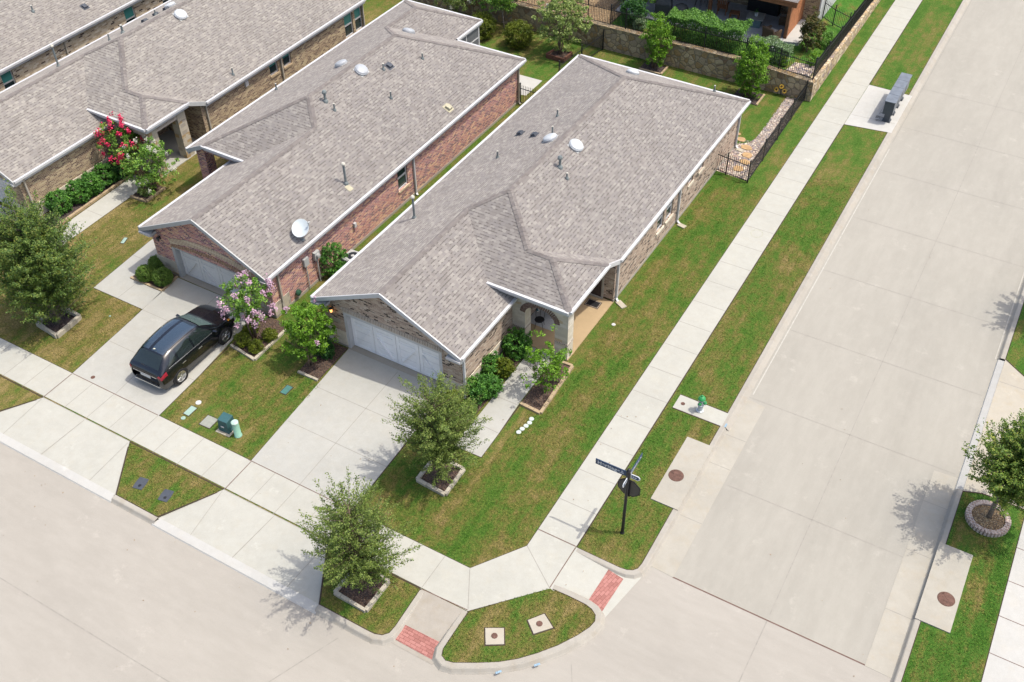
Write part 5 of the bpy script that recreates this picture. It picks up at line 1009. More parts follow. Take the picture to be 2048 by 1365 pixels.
q = np.concatenate([np.stack([r.uniform(-30, 2, 30), r.uniform(8, 12.5, 30), np.full(30, ZS+0.012)], 1), np.stack([r.uniform(-6, 2, 20), r.uniform(14, 45, 20), np.full(20, ZS+0.012)], 1), np.stack([r.uniform(-21, -17, 16), r.uniform(15, 23, 16), np.full(16, 0.022)], 1), np.stack([r.uniform(-16, -8, 70), r.uniform(16.8, 28, 70), np.full(70, 0.035)], 1)])
o = leaf_mesh('leaf_litter', q, 0.05, leafmat('fallen_leaves', [(0.16, 0.09, 0.04), (0.24, 0.15, 0.07), (0.10, 0.06, 0.03)], trans=0.0), None, 14, up=3.0, aspect=0.6); tag(o, kind='stuff')

# ------------------------------------------------------------------ things on the verges and lawns
def disc(b, x, y, r, z0, z1, m=0, n=24): b.lathe([(r, z0), (r, z1-0.004), (r-0.006, z1)], (x, y, 0), n, m)
def inlet(cx, cy, w, l, sgn, mx, my, label):
    t = empty('storm_drain', (cx, cy, 0)); tag(t, label, 'storm drain')
    b = MB(); b.box(-w/2, w/2, -l/2, l/2, -0.02, 0.045); xk = sgn*(w/2+0.0)
    b.box(*sorted((xk-sgn*0.13, xk-sgn*0.005)), -l/2+0.35, l/2-0.35, -0.125, -0.0201); b.build('slab', M['gut'], t, bevel=0)
    b = MB(); b.box(*sorted((xk+0.004*sgn, xk+0.012*sgn)), -l/2+0.4, l/2-0.4, -0.115, -0.028); b.build('opening', M['black'], t)
    b = MB(); disc(b, mx-cx, my-cy, 0.285, 0.04, 0.053, 1, 32); disc(b, mx-cx, my-cy, 0.255, 0.05, 0.058, 0, 32)
    rr = random.Random(2)
    for i in range(30):
        a, q = rr.uniform(0, 6.28), 0.23*rr.random()**.5; b.obox((mx-cx+q*math.cos(a), my-cy+q*math.sin(a), 0.060), 0.04, 0.02, 0.006, a)
    b.build('manhole_cover', [M['rust'], plain('iron_rim', (0.10, 0.055, 0.04), 0.9, 0.3)], t)
inlet(-6.86, 24.02, 1.06, 3.39, 1, -7.01, 23.75, 'concrete storm drain top with rusty cover on the verge near the street sign')
inlet(2.66, 23.80, 1.12, 3.42, -1, 2.82, 23.30, 'concrete storm drain top with rusty cover right of the street')
def valve(x, y, r, label, name='water_valve', mat=None, z=Z1, cat='valve cover', group=None):
    b = MB(); b.lathe([(r, z-0.02), (r, z+0.008), (r*0.9, z+0.012), (r*0.85, z+0.008), (0.01, z+0.010)], (0, 0, 0), 20); b.box(-r*0.5, r*0.5, -0.012, 0.012, z+0.008, z+0.018)
    o = b.build(name, mat or M['rust']); o.location = (x, y, 0); return tag(o, label, cat, group)
valve(-8.22, 27.25, 0.085, 'small rusty valve lid on the hydrant pad'); valve(-29.72, 16.85, 0.09, 'small rusty round lid in the left driveway near the pavement')
for (pts, cx, cy, lab) in (([(-8.83, 15.81), (-8.42, 15.47), (-7.98, 15.98), (-8.47, 16.29)], -8.43, 15.88, 'square concrete pad with a round iron lid on the right of the corner island lawn'), ([(-9.89, 14.88), (-9.57, 14.37), (-9.06, 14.68), (-9.36, 15.18)], -9.48, 14.78, 'square concrete pad with a cracked round iron lid near the left paver ramp')):
    t = empty('valve_pad', (cx, cy, 0)); tag(t, lab, 'utility cover'); b = MB(); b.prism([(p[0]-cx, p[1]-cy) for p in pts], -0.05, 0.035)
    b.build('pad', M['cream'], t, bevel=0.012); b = MB(); disc(b, 0, 0, 0.105, 0.03, 0.048, 0, 20); disc(b, 0, 0, 0.085, 0.045, 0.055, 0, 20); b.build('lid', M['rust'], t)
    b = MB(); b.prism([((p[0]-cx)*1.13, (p[1]-cy)*1.13) for p in pts], -0.05, 0.004); b.build('soil_rim', M['edge'], t)
for (x, y, lab) in ((-24.02, 13.76, 'dark plastic meter lid, left one in the small triangular verge'), (-22.81, 13.80, 'dark plastic meter lid, right one in the small triangular verge')):
    t = empty('water_meter', (x, y, 0), R(12)); tag(t, lab, 'meter cover', 'meter lids in the triangular verge'); b = MB(); b.prism([(-0.19, -0.26), (0.19, -0.26), (0.21, 0), (0.19, 0.26), (-0.19, 0.26), (-0.21, 0)], -0.03, 0.02); b.build('lid', M['darkmetal'], t, bevel=0.008); b = MB(); disc(b, 0.03, -0.1, 0.06, 0.018, 0.03); b.build('reader_cap', M['black'], t)
# hydrant
t = empty('fire_hydrant', (-7.50, 27.24, Z1)); tag(t, 'silver fire hydrant with a green bonnet on its concrete pad', 'fire hydrant')
sil = plain('silver_paint', (0.42, 0.45, 0.47), 0.4, 0.5, 0.25); grn = plain('hydrant_green', (0.02, 0.22, 0.06), 0.45, 0.5)
b = MB(); b.lathe([(0.15, 0), (0.15, 0.04), (0.105, 0.05), (0.10, 0.30), (0.13, 0.31), (0.13, 0.35), (0.105, 0.37), (0.10, 0.60), (0.145, 0.61), (0.145, 0.65)], (0, 0, 0), 20); b.build('barrel', sil, t)
b = MB(); b.lathe([(0.15, 0.652), (0.15, 0.68), (0.13, 0.72), (0.09, 0.77), (0.04, 0.80), (0.035, 0.85), (0.02, 0.86)], (0, 0, 0), 20); b.build('bonnet', grn, t)
for a, r in ((0, 0.065), (R(90), 0.05), (R(-90), 0.05)):
    T = Matrix.Rotation(a, 4, 'Z') @ Matrix.Translation((0.09, 0, 0.50)) @ Matrix.Rotation(R(90), 4, 'Y')
    b = MB(); b.lathe([(r, 0), (r, 0.05), (r*1.25, 0.055), (r*1.25, 0.10), (r*0.5, 0.11), (r*0.4, 0.14)], (0, 0, 0), 14, 0, T); b.build('nozzle_cap', grn, t)
# street sign
t = empty('street_sign', (-7.64, 20.48, 0)); tag(t, 'black street sign pole with two blue name blades and the back of a stop sign', 'street sign')
b = MB(); b.lathe([(0.075, 0), (0.075, 0.05), (0.058, 0.07), (0.052, 3.05), (0.075, 3.06), (0.075, 3.40), (0.05, 3.43), (0.045, 3.48), (0.01, 3.5)], (0, 0, 0), 14); b.build('pole', M['black'], t)
navy = plain('sign_navy', (0.010, 0.035, 0.085), 0.45, 0.4, var=0.05); sgnw = plain('sign_white', (0.48, 0.50, 0.52), 0.5, 0.3, var=0.03)
def octo(r, y): return [(r*math.cos(R(22.5+45*i)), y, r*math.sin(R(22.5+45*i))) for i in range(8)]
b = MB(); b.quads(octo(0.44, 0.0)+octo(0.44, 0.02), [tuple(range(8)), tuple(range(15, 7, -1))]+[(i, (i+1) % 8, 8+(i+1) % 8, 8+i) for i in range(8)], 1)
b.quads(octo(0.395, -0.006)+octo(0.395, 0.0), [tuple(range(8))]+[(i, (i+1) % 8, 8+(i+1) % 8, 8+i) for i in range(8)], 0); b.box(-0.06, 0.06, -0.02, -0.007, -0.44, 0.44, 1)
o = b.build('stop_sign', [plain('sign_back', (0.070, 0.064, 0.055), 0.6, 0.3), M['black']], t); o.location = (0.03, 0.085, 2.45)
def blade(x0, x1, z0, z1, rz, loc, text, ex):
    b = MB(); b.box(x0, x1, -0.012, 0.012, z0, z1); o = b.build('name_blade', navy, t); o.location = loc; o.rotation_euler = (0, 0, rz)
    for sd in (1, -1):
        if text:
            cu = bpy.data.curves.new('lettering', 'FONT'); cu.body = text; cu.size = 0.215; cu.extrude = 0.001; cu.offset = 0.006; cu.space_character = 1.10
            tmp = bpy.data.objects.new('tmp', cu); COL.objects.link(tmp); bpy.context.view_layer.update()
            me = bpy.data.meshes.new_from_object(tmp.evaluated_get(bpy.context.evaluated_depsgraph_get())); bpy.data.objects.remove(tmp)
            me.materials.clear(); me.materials.append(sgnw); lo = bpy.data.objects.new('lettering', me); COL.objects.link(lo); lo.parent = o
            lo.rotation_euler = (R(90), 0, 0 if sd == 1 else R(180)); lo.location = (x0+0.07 if sd == 1 else x0+0.93, -0.0145*sd, z0+0.055)
        lb = MB()
        for (u, w, zz, hh) in ex: lb.box(u, u+w, *sorted((-0.014*sd, -0.0165*sd)), zz, zz+hh)
        lb.build('small_lettering', sgnw, o)
    return o
blade(-1.20, -0.06, 3.09, 3.34, 0, (0, 0, 0), 'Heritage', [(-0.27, 0.09, 3.23, 0.022), (-0.24, 0.03, 3.26, 0.035), (-0.29, 0.13, 3.155, 0.02), (-0.27, 0.10, 3.185, 0.018)])
blade(0.06, 1.10, 2.98, 3.19, R(90), (0, 0, 0), '', [(0.16+0.075*i, 0.045, 3.055, 0.07+0.03*(i % 3 == 0)) for i in range(7)]+[(0.74+0.05*i, 0.03, 3.06, 0.05) for i in range(2)]+[(0.92, 0.07, 3.06, 0.05)])
for rz, z in ((0, 3.20), (R(-90), 3.04)):
    b = MB(); f = [(0.09, -0.10), (0.36, -0.10), (0.42, -0.04), (0.42, 0.04), (0.36, 0.10), (0.09, 0.10)]
    b.quads([(x, y, zz) for y in (-0.012, 0.012) for x, zz in f], [tuple(range(6)), tuple(range(11, 5, -1))]+[(i, (i+1) % 6, 6+(i+1) % 6, 6+i) for i in range(6)], 0)
    for y in (-0.0145, 0.0145):
        b.face([((x-0.25)*0.78+0.25, y, zz*0.72) for x, zz in f][::1 if y < 0 else -1], 1)
    for sd in (1, -1): b.box(0.16, 0.20, *sorted((-0.0148*sd, -0.0175*sd)), -0.04, 0.04, 0); b.box(0.22, 0.31, *sorted((-0.0148*sd, -0.0175*sd)), -0.012, 0.016, 0); b.box(0.24, 0.27, *sorted((-0.0148*sd, -0.0175*sd)), -0.045, -0.012, 0)
    o = b.build('medallion', [sgnw, navy], t); o.rotation_euler = (0, 0, rz); o.location = (0, 0, z)
# mailboxes
boxm = plain('mailbox_grey', (0.055, 0.063, 0.073), 0.5, 0.4, var=0.12); boxd = plain('mailbox_top', (0.120, 0.135, 0.155), 0.45, 0.4, var=0.2, sc=3)
t0 = None
for i, (y, lab) in enumerate([(52.0, 'grey cluster mailbox nearest the camera'), (52.87, 'grey cluster mailbox second of the row on the pale pad'), (53.74, 'grey cluster mailbox third of the row on the pale pad'), (54.61, 'grey cluster mailbox farthest along the row by the grass')]):
    if t0 is None:
        t0 = empty('cluster_mailbox', (-6.88, y, Z1)); tag(t0, lab, 'mailbox', 'row of cluster mailboxes')
        b = MB(); b.box(-0.22, 0.22, -0.20, 0.20, 0, 0.03); b.box(-0.16, 0.16, -0.13, 0.13, 0.03, 0.56); b.box(-0.19, 0.19, -0.17, 0.17, 0.03, 0.09); b.build('pedestal', boxm, t0)
        b = MB(); b.box(-0.25, 0.25, -0.385, 0.385, 0.56, 1.30, 0)
        for r_ in range(6):
            for c_ in range(2): b.box(-0.258, -0.2501, -0.36+0.365*c_, -0.005+0.365*c_, 0.60+0.115*r_, 0.70+0.115*r_, 1); b.box(0.2501, 0.258, -0.36+0.365*c_, -0.005+0.365*c_, 0.60+0.115*r_, 0.70+0.115*r_, 1)
        b.build('cabinet', [boxm, boxd], t0)
        b = MB(); b.quads([(-0.30, -0.425, 1.30), (0.30, -0.425, 1.30), (0.30, 0.425, 1.30), (-0.30, 0.425, 1.30), (-0.30, -0.425, 1.345), (0.30, -0.425, 1.345), (0.30, 0.425, 1.345), (-0.30, 0.425, 1.345)], [(3, 2, 1, 0), (4, 5, 6, 7), (0, 1, 5, 4), (1, 2, 6, 5), (2, 3, 7, 6), (3, 0, 4, 7)]); b.build('hood', boxd, t0, bevel=0.01)
    else: dup(t0, (-6.88, y, Z1), None, lab)
# utility boxes on the lawn between the driveways
teal_p = plain('utility_green', (0.028, 0.085, 0.09), 0.5, 0.4); mint = plain('mint_plastic', (0.20, 0.37, 0.28), 0.5, 0.4, var=0.06); minl = plain('pale_green_lid', (0.235, 0.33, 0.28), 0.6, 0.3, var=0.08)
t = empty('utility_cabinet', (-23.02, 17.42, 0), R(3)); tag(t, 'dark green utility cabinet with a white label on the lawn', 'utility box')
b = MB(); b.box(-0.34, 0.32, -0.34, 0.30, -0.02, 0.03); b.build('base', M['edging'], t)
b = MB(); b.quads([(-0.25, -0.23, 0.03), (0.25, -0.23, 0.03), (0.25, 0.23, 0.03), (-0.25, 0.23, 0.03), (-0.22, -0.20, 0.62), (0.22, -0.20, 0.62), (0.22, 0.20, 0.68), (-0.22, 0.20, 0.68)], [(3, 2, 1, 0), (4, 5, 6, 7), (0, 1, 5, 4), (1, 2, 6, 5), (2, 3, 7, 6), (3, 0, 4, 7)]); b.box(-0.26, 0.26, -0.24, 0.24, 0.12, 0.15); o = b.build('body', teal_p, t, bevel=0.012)
b = MB(); b.box(-0.08, 0.06, -0.245, -0.228, 0.30, 0.36); b.build('label_plate', M['white'], t)
t = empty('cable_pedestal', (-22.45, 17.35, 0)); tag(t, 'mint green cylindrical cable pedestal beside the utility cabinet', 'utility post')
b = MB(); b.lathe([(0.155, 0), (0.155, 0.03), (0.135, 0.04), (0.135, 0.72), (0.125, 0.76)], (0, 0, 0), 24, 0); b.build('post', mint, t, True); b = MB(); b.lathe([(0.142, 0.70), (0.142, 0.765), (0.10, 0.79), (0.01, 0.795)], (0, 0, 0), 24); b.build('cap', plain('mint_cap', (0.33, 0.45, 0.38), 0.5, 0.4), t)
def lid_box(x, y, w, l, rz, mat, label, cat='utility cover'):
    t = empty('utility_box', (x, y, 0), rz); tag(t, label, cat); b = MB(); b.box(-w/2, w/2, -l/2, l/2, -0.03, 0.025); b.build('lid', mat, t, bevel=0.008)
    b = MB(); b.box(-w/2-0.03, w/2+0.03, -l/2-0.03, l/2+0.03, -0.03, 0.008); b.build('frame', M['edge'], t)
lid_box(-24.96, 17.40, 0.27, 0.47, R(0), minl, 'pale green rectangular lid between two round lids on the lawn'); lid_box(-23.92, 17.32, 0.50, 0.52, R(2), plain('grey_lid', (0.23, 0.24, 0.205), 0.7, 0.2), 'grey square concrete lid left of the utility cabinet'); lid_box(-22.37, 20.17, 0.27, 0.46, R(0), plain('green_lid', (0.05, 0.14, 0.12), 0.6, 0.3), 'dark green rectangular lid in the tree shade near the driveway'); lid_box(-35.3, 24.1, 0.16, 0.42, R(20), minl, 'small pale green lid in the dry lawn left of the red brick house')
for x, y, r, lab in ((-24.98, 17.90, 0.115, 'larger white round lid on the lawn near the parked car'), (-24.93, 16.98, 0.09, 'smaller mint round lid on the lawn near the pavement'), (-12.62, 30.09, 0.085, 'lone white round lid in the side lawn near the porch')):
    valve(x, y, r, lab, 'ground_box', M['white'] if 'white' in lab else minl, 0.01, 'utility cover')
valve(-30.2, 20.0, 0.05, 'tiny green lid in the grass beside the left driveway', 'ground_box', minl, 0.01, 'utility cover').location = (-31.9, 19.9, 0)
pst = [(-13.03, 23.62), (-13.0, 23.41), (-13.04, 23.20), (-13.09, 22.99), (-13.13, 22.78)]
for i, (x, y) in enumerate(pst):
    b = MB(); b.lathe([(0.10, -0.02), (0.10, 0.02), (0.085, 0.03), (0.01, 0.032)], (0, 0, 0), 18); o = b.build('lawn_marker', plain('white_disc', (0.39, 0.43, 0.40), 0.6, 0.3, var=0.05)); o.location = (x, y, 0)
    tag(o, ['first white lawn disc, nearest the bed', 'second white lawn disc from the bed', 'middle one of five white lawn discs', 'fourth white lawn disc from the bed', 'last white lawn disc, nearest the street'][i], 'lawn marker', 'five white discs in the lawn')
b = MB(); b.lathe([(0.09, 0), (0.11, 0.06), (0.07, 0.14), (0.02, 0.16)], (0, 0, 0), 8); o = b.build('garden_stone', plain('pink_stone', (0.58, 0.30, 0.22), 0.8, 0.2, var=0.2)); o.location = (-15.62, 22.4, 0); tag(o, 'small salmon pink stone in front of the clipped ball shrub', 'stone')
# satellite dish
t = empty('satellite_dish', (-28.86+3.34+0.03, 23.07+2.76-0.04, 2.60)); tag(t, 'white oval satellite dish at the roof edge of the red brick house', 'satellite dish')
b = MB(); b.tube([(0, 0, 0), (0.0, -0.02, 0.30), (-0.06, 0.03, 0.46)], 0.022, 8); b.obox((0, 0, 0.03), 0.16, 0.16, 0.02, 0, 0, 0, R(25)); b.build('mast', M['pipe'], t)
aim = Vector((0.22, -0.42, 0.88)).normalized(); T = Matrix.Translation((-0.08, 0.08, 0.52)) @ aim.to_track_quat('Z', 'X').to_matrix().to_4x4()
b = MB(); prof = [(0.42*k, 0.10*k*k-0.02) for k in (0.02, 0.3, 0.55, 0.8, 0.95, 1.0)]; b.lathe(prof + [(0.43, 0.085), (0.42, 0.075)] + [(r, z-0.015) for r, z in prof[::-1]], (0, 0, 0), 32, 0, T @ Matrix.Diagonal((1.0, 0.86, 1, 1)))
b.build('dish', plain('dish_white', (0.40, 0.44, 0.45), 0.35, 0.5, var=0.03), t, True)
b = MB(); b.tube([T @ Vector((0.12, -0.32, 0.04)), T @ Vector((0.16, -0.42, 0.30))], 0.014, 6); b.obox(T @ Vector((0.15, -0.40, 0.32)), 0.07, 0.10, 0.07); b.build('feed_arm', M['greytrim'], t)
# cooling unit
t = empty('cooling_unit', (-24.55, 27.75, 0)); tag(t, 'round topped outdoor cooling unit in the gap between the houses', 'air conditioner')
b = MB(); b.box(-0.40, 0.40, -0.40, 0.40, 0, 0.72); b.build('casing', M['greytrim'], t, bevel=0.06)
b = MB(); b.lathe([(0.36, 0.72), (0.36, 0.745), (0.30, 0.75), (0.30, 0.735)], (0, 0, 0), 28, 0)
for rr_ in (0.26, 0.20, 0.14): b.lathe([(rr_, 0.74), (rr_, 0.752), (rr_-0.02, 0.752), (rr_-0.02, 0.74)], (0, 0, 0), 24, 1)
b.lathe([(0.08, 0.74), (0.08, 0.76), (0.01, 0.765)], (0, 0, 0), 16, 0); b.build('fan_grille', [M['greytrim'], M['darkmetal']], t)
# porch furniture
kx, ky = hA.location.x, hA.location.y
def PA(x, y, z=0.035): return (kx+x+0.0115*y, ky+y-0.0115*x, z)
t = empty('patio_chair', PA(4.0, 5.35), R(20)); tag(t, 'black metal chair with a round seat under the porch arch', 'chair')
b = MB(); b.lathe([(0.20, 0.43), (0.215, 0.45), (0.20, 0.47), (0.01, 0.475)], (0, 0, 0), 20); b.build('seat', M['black'], t)
for a in range(4):
    an = R(45+90*a); b = MB(); b.tube([(0.16*math.cos(an), 0.16*math.sin(an), 0.44), (0.22*math.cos(an), 0.22*math.sin(an), 0.22), (0.27*math.cos(an), 0.27*math.sin(an), 0)], 0.011, 6); b.build('leg', M['black'], t)
b = MB(); b.tube([(-0.17, 0.14, 0.45), (-0.20, 0.24, 0.75), (-0.1, 0.28, 0.92), (0.1, 0.28, 0.92), (0.20, 0.24, 0.75), (0.17, 0.14, 0.45)], 0.012, 6); b.tube([(0, 0.18, 0.45), (0, 0.28, 0.92)], 0.009, 6); b.build('backrest', M['black'], t)
t = empty('patio_table', PA(4.3, 6.35)); tag(t, 'black round patio table at the back of the arched porch', 'table')
b = MB(); b.lathe([(0.42, 0.70), (0.43, 0.72), (0.42, 0.74), (0.01, 0.742)], (0, 0, 0), 26); b.build('tabletop', M['black'], t); b = MB(); b.tube([(0, 0, 0), (0, 0, 0.71)], 0.03, 8)
for a in range(3): b.tube([(0, 0, 0.25), (0.3*math.cos(a*2.1), 0.3*math.sin(a*2.1), 0)], 0.013, 6)
b.build('table_base', M['black'], t)
b = MB(); b.quads([(-0.22, -0.06, 0), (0.22, -0.06, 0), (0.22, 0.06, 0), (-0.22, 0.06, 0), (-0.20, -0.05, 0.42), (0.20, -0.05, 0.42), (0.20, 0.05, 0.42), (-0.20, 0.05, 0.42)], [(3, 2, 1, 0), (4, 5, 6, 7), (0, 1, 5, 4), (1, 2, 6, 5), (2, 3, 7, 6), (3, 0, 4, 7)]); pt = NT('cushion_pattern'); w_ = pt.new('ShaderNodeTexWave', {'Scale': 9.0, 'Distortion': 3.0}); pt.l.new(pt.obj(), w_.inputs['Vector']); pt.done(pt.ramp(w_.outputs['Fac'], [(0.4, (0.06, 0.12, 0.15)), (0.6, (0.62, 0.64, 0.62))]), 0.9, 0.1)
o = b.build('cushion', pt.m, bevel=0.03); o.location = PA(3.62, 5.95, 0.5); o.rotation_euler = (0, R(15), R(-75)); tag(o, 'blue and white patterned cushion by the porch wall', 'cushion')
b = MB(); b.box(-0.62, 0.62, -0.85, 0.85, 0, 0.012); o = b.build('porch_rug', plain('grey_rug', (0.36, 0.36, 0.35), 0.95, 0.1, var=0.15, sc=20)); o.location = PA(3.95, 6.25, 0.036); tag(o, 'pale grey rug under the porch table', 'rug')
t = empty('door_mat', PA(5.28, 7.85, 0.036)); tag(t, 'dark door mat with a tan border outside the front door', 'mat'); b = MB(); b.box(-0.33, 0.33, -0.24, 0.24, 0, 0.012); b.build('border', plain('mat_brown', (0.07, 0.045, 0.035), 0.95, 0.1), t); b = MB(); b.box(-0.25, 0.25, -0.16, 0.16, 0.0125, 0.018); b.build('mat_center', M['black'], t); b = MB(); b.strip([(-0.29, -0.2), (0.29, -0.2), (0.29, 0.2), (-0.29, 0.2)], 0.02, 0.0135, 0, 0, True); b.build('trim_line', M['tantrim'], t)
#PART4
# ------------------------------------------------------------------ stone walls and iron fences at the back
b = MB(); b.prism([(-60, 51.9), (-11.1, 51.9), (-11.1, 52.25), (-60, 52.25)], -0.2, 1.42)
rr = random.Random(5); x = -60.0
capm = MB()
while x < -11.15:
    l = min(rr.uniform(0.3, 0.6), -11.12-x); capm.box(x+0.012, x+l-0.008, 51.86+rr.uniform(0, .03), 52.27, 1.40, 1.46+rr.uniform(0, .03)); x += l
# the wall top drops towards the street corner
def zt(x): return 1.42 if x < -15 else 1.42-(x+15)*0.07
b = MB(); xs = [-60, -30, -24, -15, -13, -11.1]
for a, c in zip(xs, xs[1:]):
    b.face([(a, 51.9, -0.2), (c, 51.9, -0.2), (c, 51.9, zt(c)), (a, 51.9, zt(a))]); b.face([(a, 51.9, zt(a)), (c, 51.9, zt(c)), (c, 52.25, zt(c)), (a, 52.25, zt(a))]); b.face([(c, 52.25, -0.2), (a, 52.25, -0.2), (a, 52.25, zt(a)), (c, 52.25, zt(c))])
w = empty('stone_wall', (0, 0, 0)); tag(w, 'long tan rubble stone retaining wall behind the back yards', 'wall'); b.build('wall_face', M['retain'], w)
capm = MB(); x = -60.0
while x < -11.15:
    l = min(rr.uniform(0.3, 0.6), -11.12-x); xm = x+l/2; capm.obox((xm, 52.06, zt(xm)+0.025), l-0.02, 0.40+rr.uniform(0, .04), 0.06+rr.uniform(0, .03), 0, 0, 0, -math.atan2(zt(x+l)-zt(x), l)); x += l
capm.build('coping', M['retain'], w)
b = MB(); ys = [52.26+2*i for i in range(24)]
for a, c in zip(ys, ys[1:]):
    za, zc = wall_top(a), wall_top(c)
    b.face([(-11.1, a, -0.2), (-11.1, c, -0.2), (-11.1, c, zc), (-11.1, a, za)]); b.face([(-11.1, a, za), (-11.1, c, zc), (-11.42, c, zc), (-11.42, a, za)]); b.face([(-11.42, c, -0.2), (-11.42, a, -0.2), (-11.42, a, za), (-11.42, c, zc)])
b.face([(-11.42, 52.255, -0.2), (-11.1, 52.255, -0.2), (-11.1, 52.255, 1.15), (-11.42, 52.255, 1.15)]); b.face([(-11.098, 51.9, -0.2), (-11.098, 52.3, -0.2), (-11.098, 52.3, 1.145), (-11.098, 51.9, 1.145)])
w2 = empty('stone_wall', (0, 0, 0)); tag(w2, 'low pale stone wall stepping down beside the right pavement', 'wall'); b.build('wall_face', M['retainL'], w2)
capm = MB(); y = 52.26
while y < 97:
    l = rr.uniform(0.3, 0.55); capm.obox((-11.26, y+l/2, wall_top(y+l/2)+0.02), 0.38, l-0.02, 0.06+rr.uniform(0, .03), 0, 0, math.atan2(wall_top(y+l)-wall_top(y), l)); y += l
capm.build('coping', M['retainL'], w2)
def fence(label, path, h=1.2, step=2.4, gate=None, pick=0.105):
    """wrought iron fence: each post a part, the pickets with their rails one panel per bay"""
    o = empty('iron_fence', path[0]); tag(o, label, 'fence', 'black iron fences'); O = Vector(path[0])
    for a, c in zip(path, path[1:]):
        a, c = Vector(a)-O, Vector(c)-O; L = (c-a).length; n = max(1, round(L/step)); d = (c-a)/L
        for i in range(n):
            p, q = a+d*L*i/n, a+d*L*(i+1)/n
            b = MB(); b.obox(p+Vector((0, 0, h/2+0.03)), 0.055, 0.055, h+0.1, math.atan2(d.y, d.x)); b.obox(p+Vector((0, 0, h+0.09)), 0.075, 0.075, 0.025, math.atan2(d.y, d.x)); b.build('post', M['black'], o)
            b = MB(); up = Vector((0, 0, 1))
            for z in (0.12, h-0.22): b.bar(p+up*z, q+up*z, 0.028, 0.035)
            k = int((q-p).length/pick)
            for j in range(1, k):
                s_ = p.lerp(q, j/k); b.bar(s_+up*0.06, s_+up*h, 0.017, 0.017)
            b.build('picket_panel', M['black'], o)
    b = MB(); q = Vector(path[-1])-O; b.obox(q+Vector((0, 0, h/2+0.03)), 0.055, 0.055, h+0.1); b.build('post', M['black'], o)
    return o
fence('black iron fence with a gate panel and long side run round the gravel strip', [(-13.3, 43.1, 0), (-12.57, 42.98, 0), (-11.36, 42.82, 0), (-11.42, 51.85, 0)])
fence('short black iron fence closing the gap between the two nearer houses', [(-25.05, 43.95, 0), (-22.75, 43.85, 0)])
fence('black iron fence dividing the two back yards up to the stone wall', [(-24.35, 47.2, 0), (-23.82, 51.8, 0)])
fence('black iron fence on top of the long stone wall', [(-59.5, 52.12, 1.44), (-15.2, 52.12, 1.44), (-11.25, 52.12, 1.17)])
fence('black iron fence along the low wall beside the pavement', [(-11.25, 52.3, 1.17)] + [(-11.25, y, wall_top(y)+0.02) for y in (57, 62, 67, 72, 80)])
fence('black iron fence across the bright lawn beside the neighbouring house', [(-13.0, 59.35, 1.30), (-12.3, 59.25, 1.05), (-11.35, 59.1, 0.88)])
fence('black iron fence running back from the wall beside the patio garden', [(-23.6, 52.2, 1.44), (-23.4, 60.5, 1.4)])
# gravel strip and stepping stones in the side yard
b = MB(); b.prism([(-11.42, 42.95), (-11.45, 51.8), (-12.4, 51.8), (-12.35, 50.0), (-12.36, 48.1), (-12.42, 46.9), (-12.62, 46.3), (-13.1, 45.95), (-13.15, 43.1)], -0.05, 0.012); o = b.build('gravel_strip', M['gravel']); tag(o, kind='stuff')
b = MB(); rr = random.Random(9)
for i in range(2600):
    y = rr.uniform(43.1, 51.7); x = rr.uniform(-12.4 if y > 46.6 else -13.05, -11.5); s_ = rr.uniform(0.014, 0.032); b.obox((x, y, 0.013), s_*1.6, s_, s_, rr.uniform(0, 3), rr.randrange(4), rr.uniform(-.5, .5))
o = b.build('river_stones', [plain('pebble_'+n, c, 0.85, 0.2) for n, c in (('cream', (0.38, 0.33, 0.26)), ('grey', (0.22, 0.20, 0.205)), ('pink', (0.30, 0.22, 0.19)), ('pale', (0.46, 0.43, 0.38)))]); tag(o, kind='stuff')
for i, (x, y, sx, sy, a, lab) in enumerate([(-13.40, 46.85, 0.28, 0.22, 0.3, 'smallest flagstone at the house corner on the grass'), (-13.03, 46.42, 0.46, 0.40, 0.15, 'tan flagstone on the grass beside the gravel'), (-12.52, 45.82, 0.55, 0.42, -0.2, 'tan flagstone at the bend of the gravel strip'), (-12.25, 45.15, 0.55, 0.45, 0.1, 'tan flagstone in the middle of the gravel'), (-12.1, 44.5, 0.5, 0.42, -0.1, 'tan flagstone behind the iron fence corner'), (-12.2, 43.75, 0.5, 0.42, 0.1, 'tan flagstone nearest the fence gate')]):
    b = MB(); rr = random.Random(i); pts = [(sx*0.6*math.cos(k*math.pi/3+a)*rr.uniform(.8, 1.1), sy*0.65*math.sin(k*math.pi/3+a)*rr.uniform(.8, 1.1)) for k in range(6)]; b.prism(pts, -0.02, 0.045); o = b.build('flagstone', M['flag']); o.location = (x, y, 0); tag(o, lab, 'stepping stone', 'stepping stones in the gravel')
t = empty('sunflower_ornament', (-12.75, 51.75, 0)); tag(t, 'garden ornament of three sunflowers in front of the stone wall', 'ornament')
fy = plain('sunflower_yellow', (0.72, 0.42, 0.03), 0.5, 0.4); fb = plain('sunflower_brown', (0.035, 0.018, 0.01), 0.7, 0.2)
for dx, z in ((0, 0.62), (-0.26, 0.36), (0.2, 0.38)):
    T = Matrix.Translation((dx, -0.06, z)) @ Matrix.Rotation(R(60), 4, 'X'); b = MB()
    for k in range(14):
        a = 2*math.pi*k/14; V = [T @ Vector((r_*math.cos(a+da), r_*math.sin(a+da), 0.0)) for r_, da in ((0.05, -0.15), (0.11, -0.12), (0.135, 0), (0.11, 0.12), (0.05, 0.15))]; b.face(V, 0)
    b.lathe([(0.062, -0.005), (0.06, 0.012), (0.01, 0.02)], (0, 0, 0), 14, 1, T); b.tube([(dx, -0.05, z), (dx*0.5, 0, 0)], 0.012, 5, 2); b.build('flower', [fy, fb, M['black']], t)

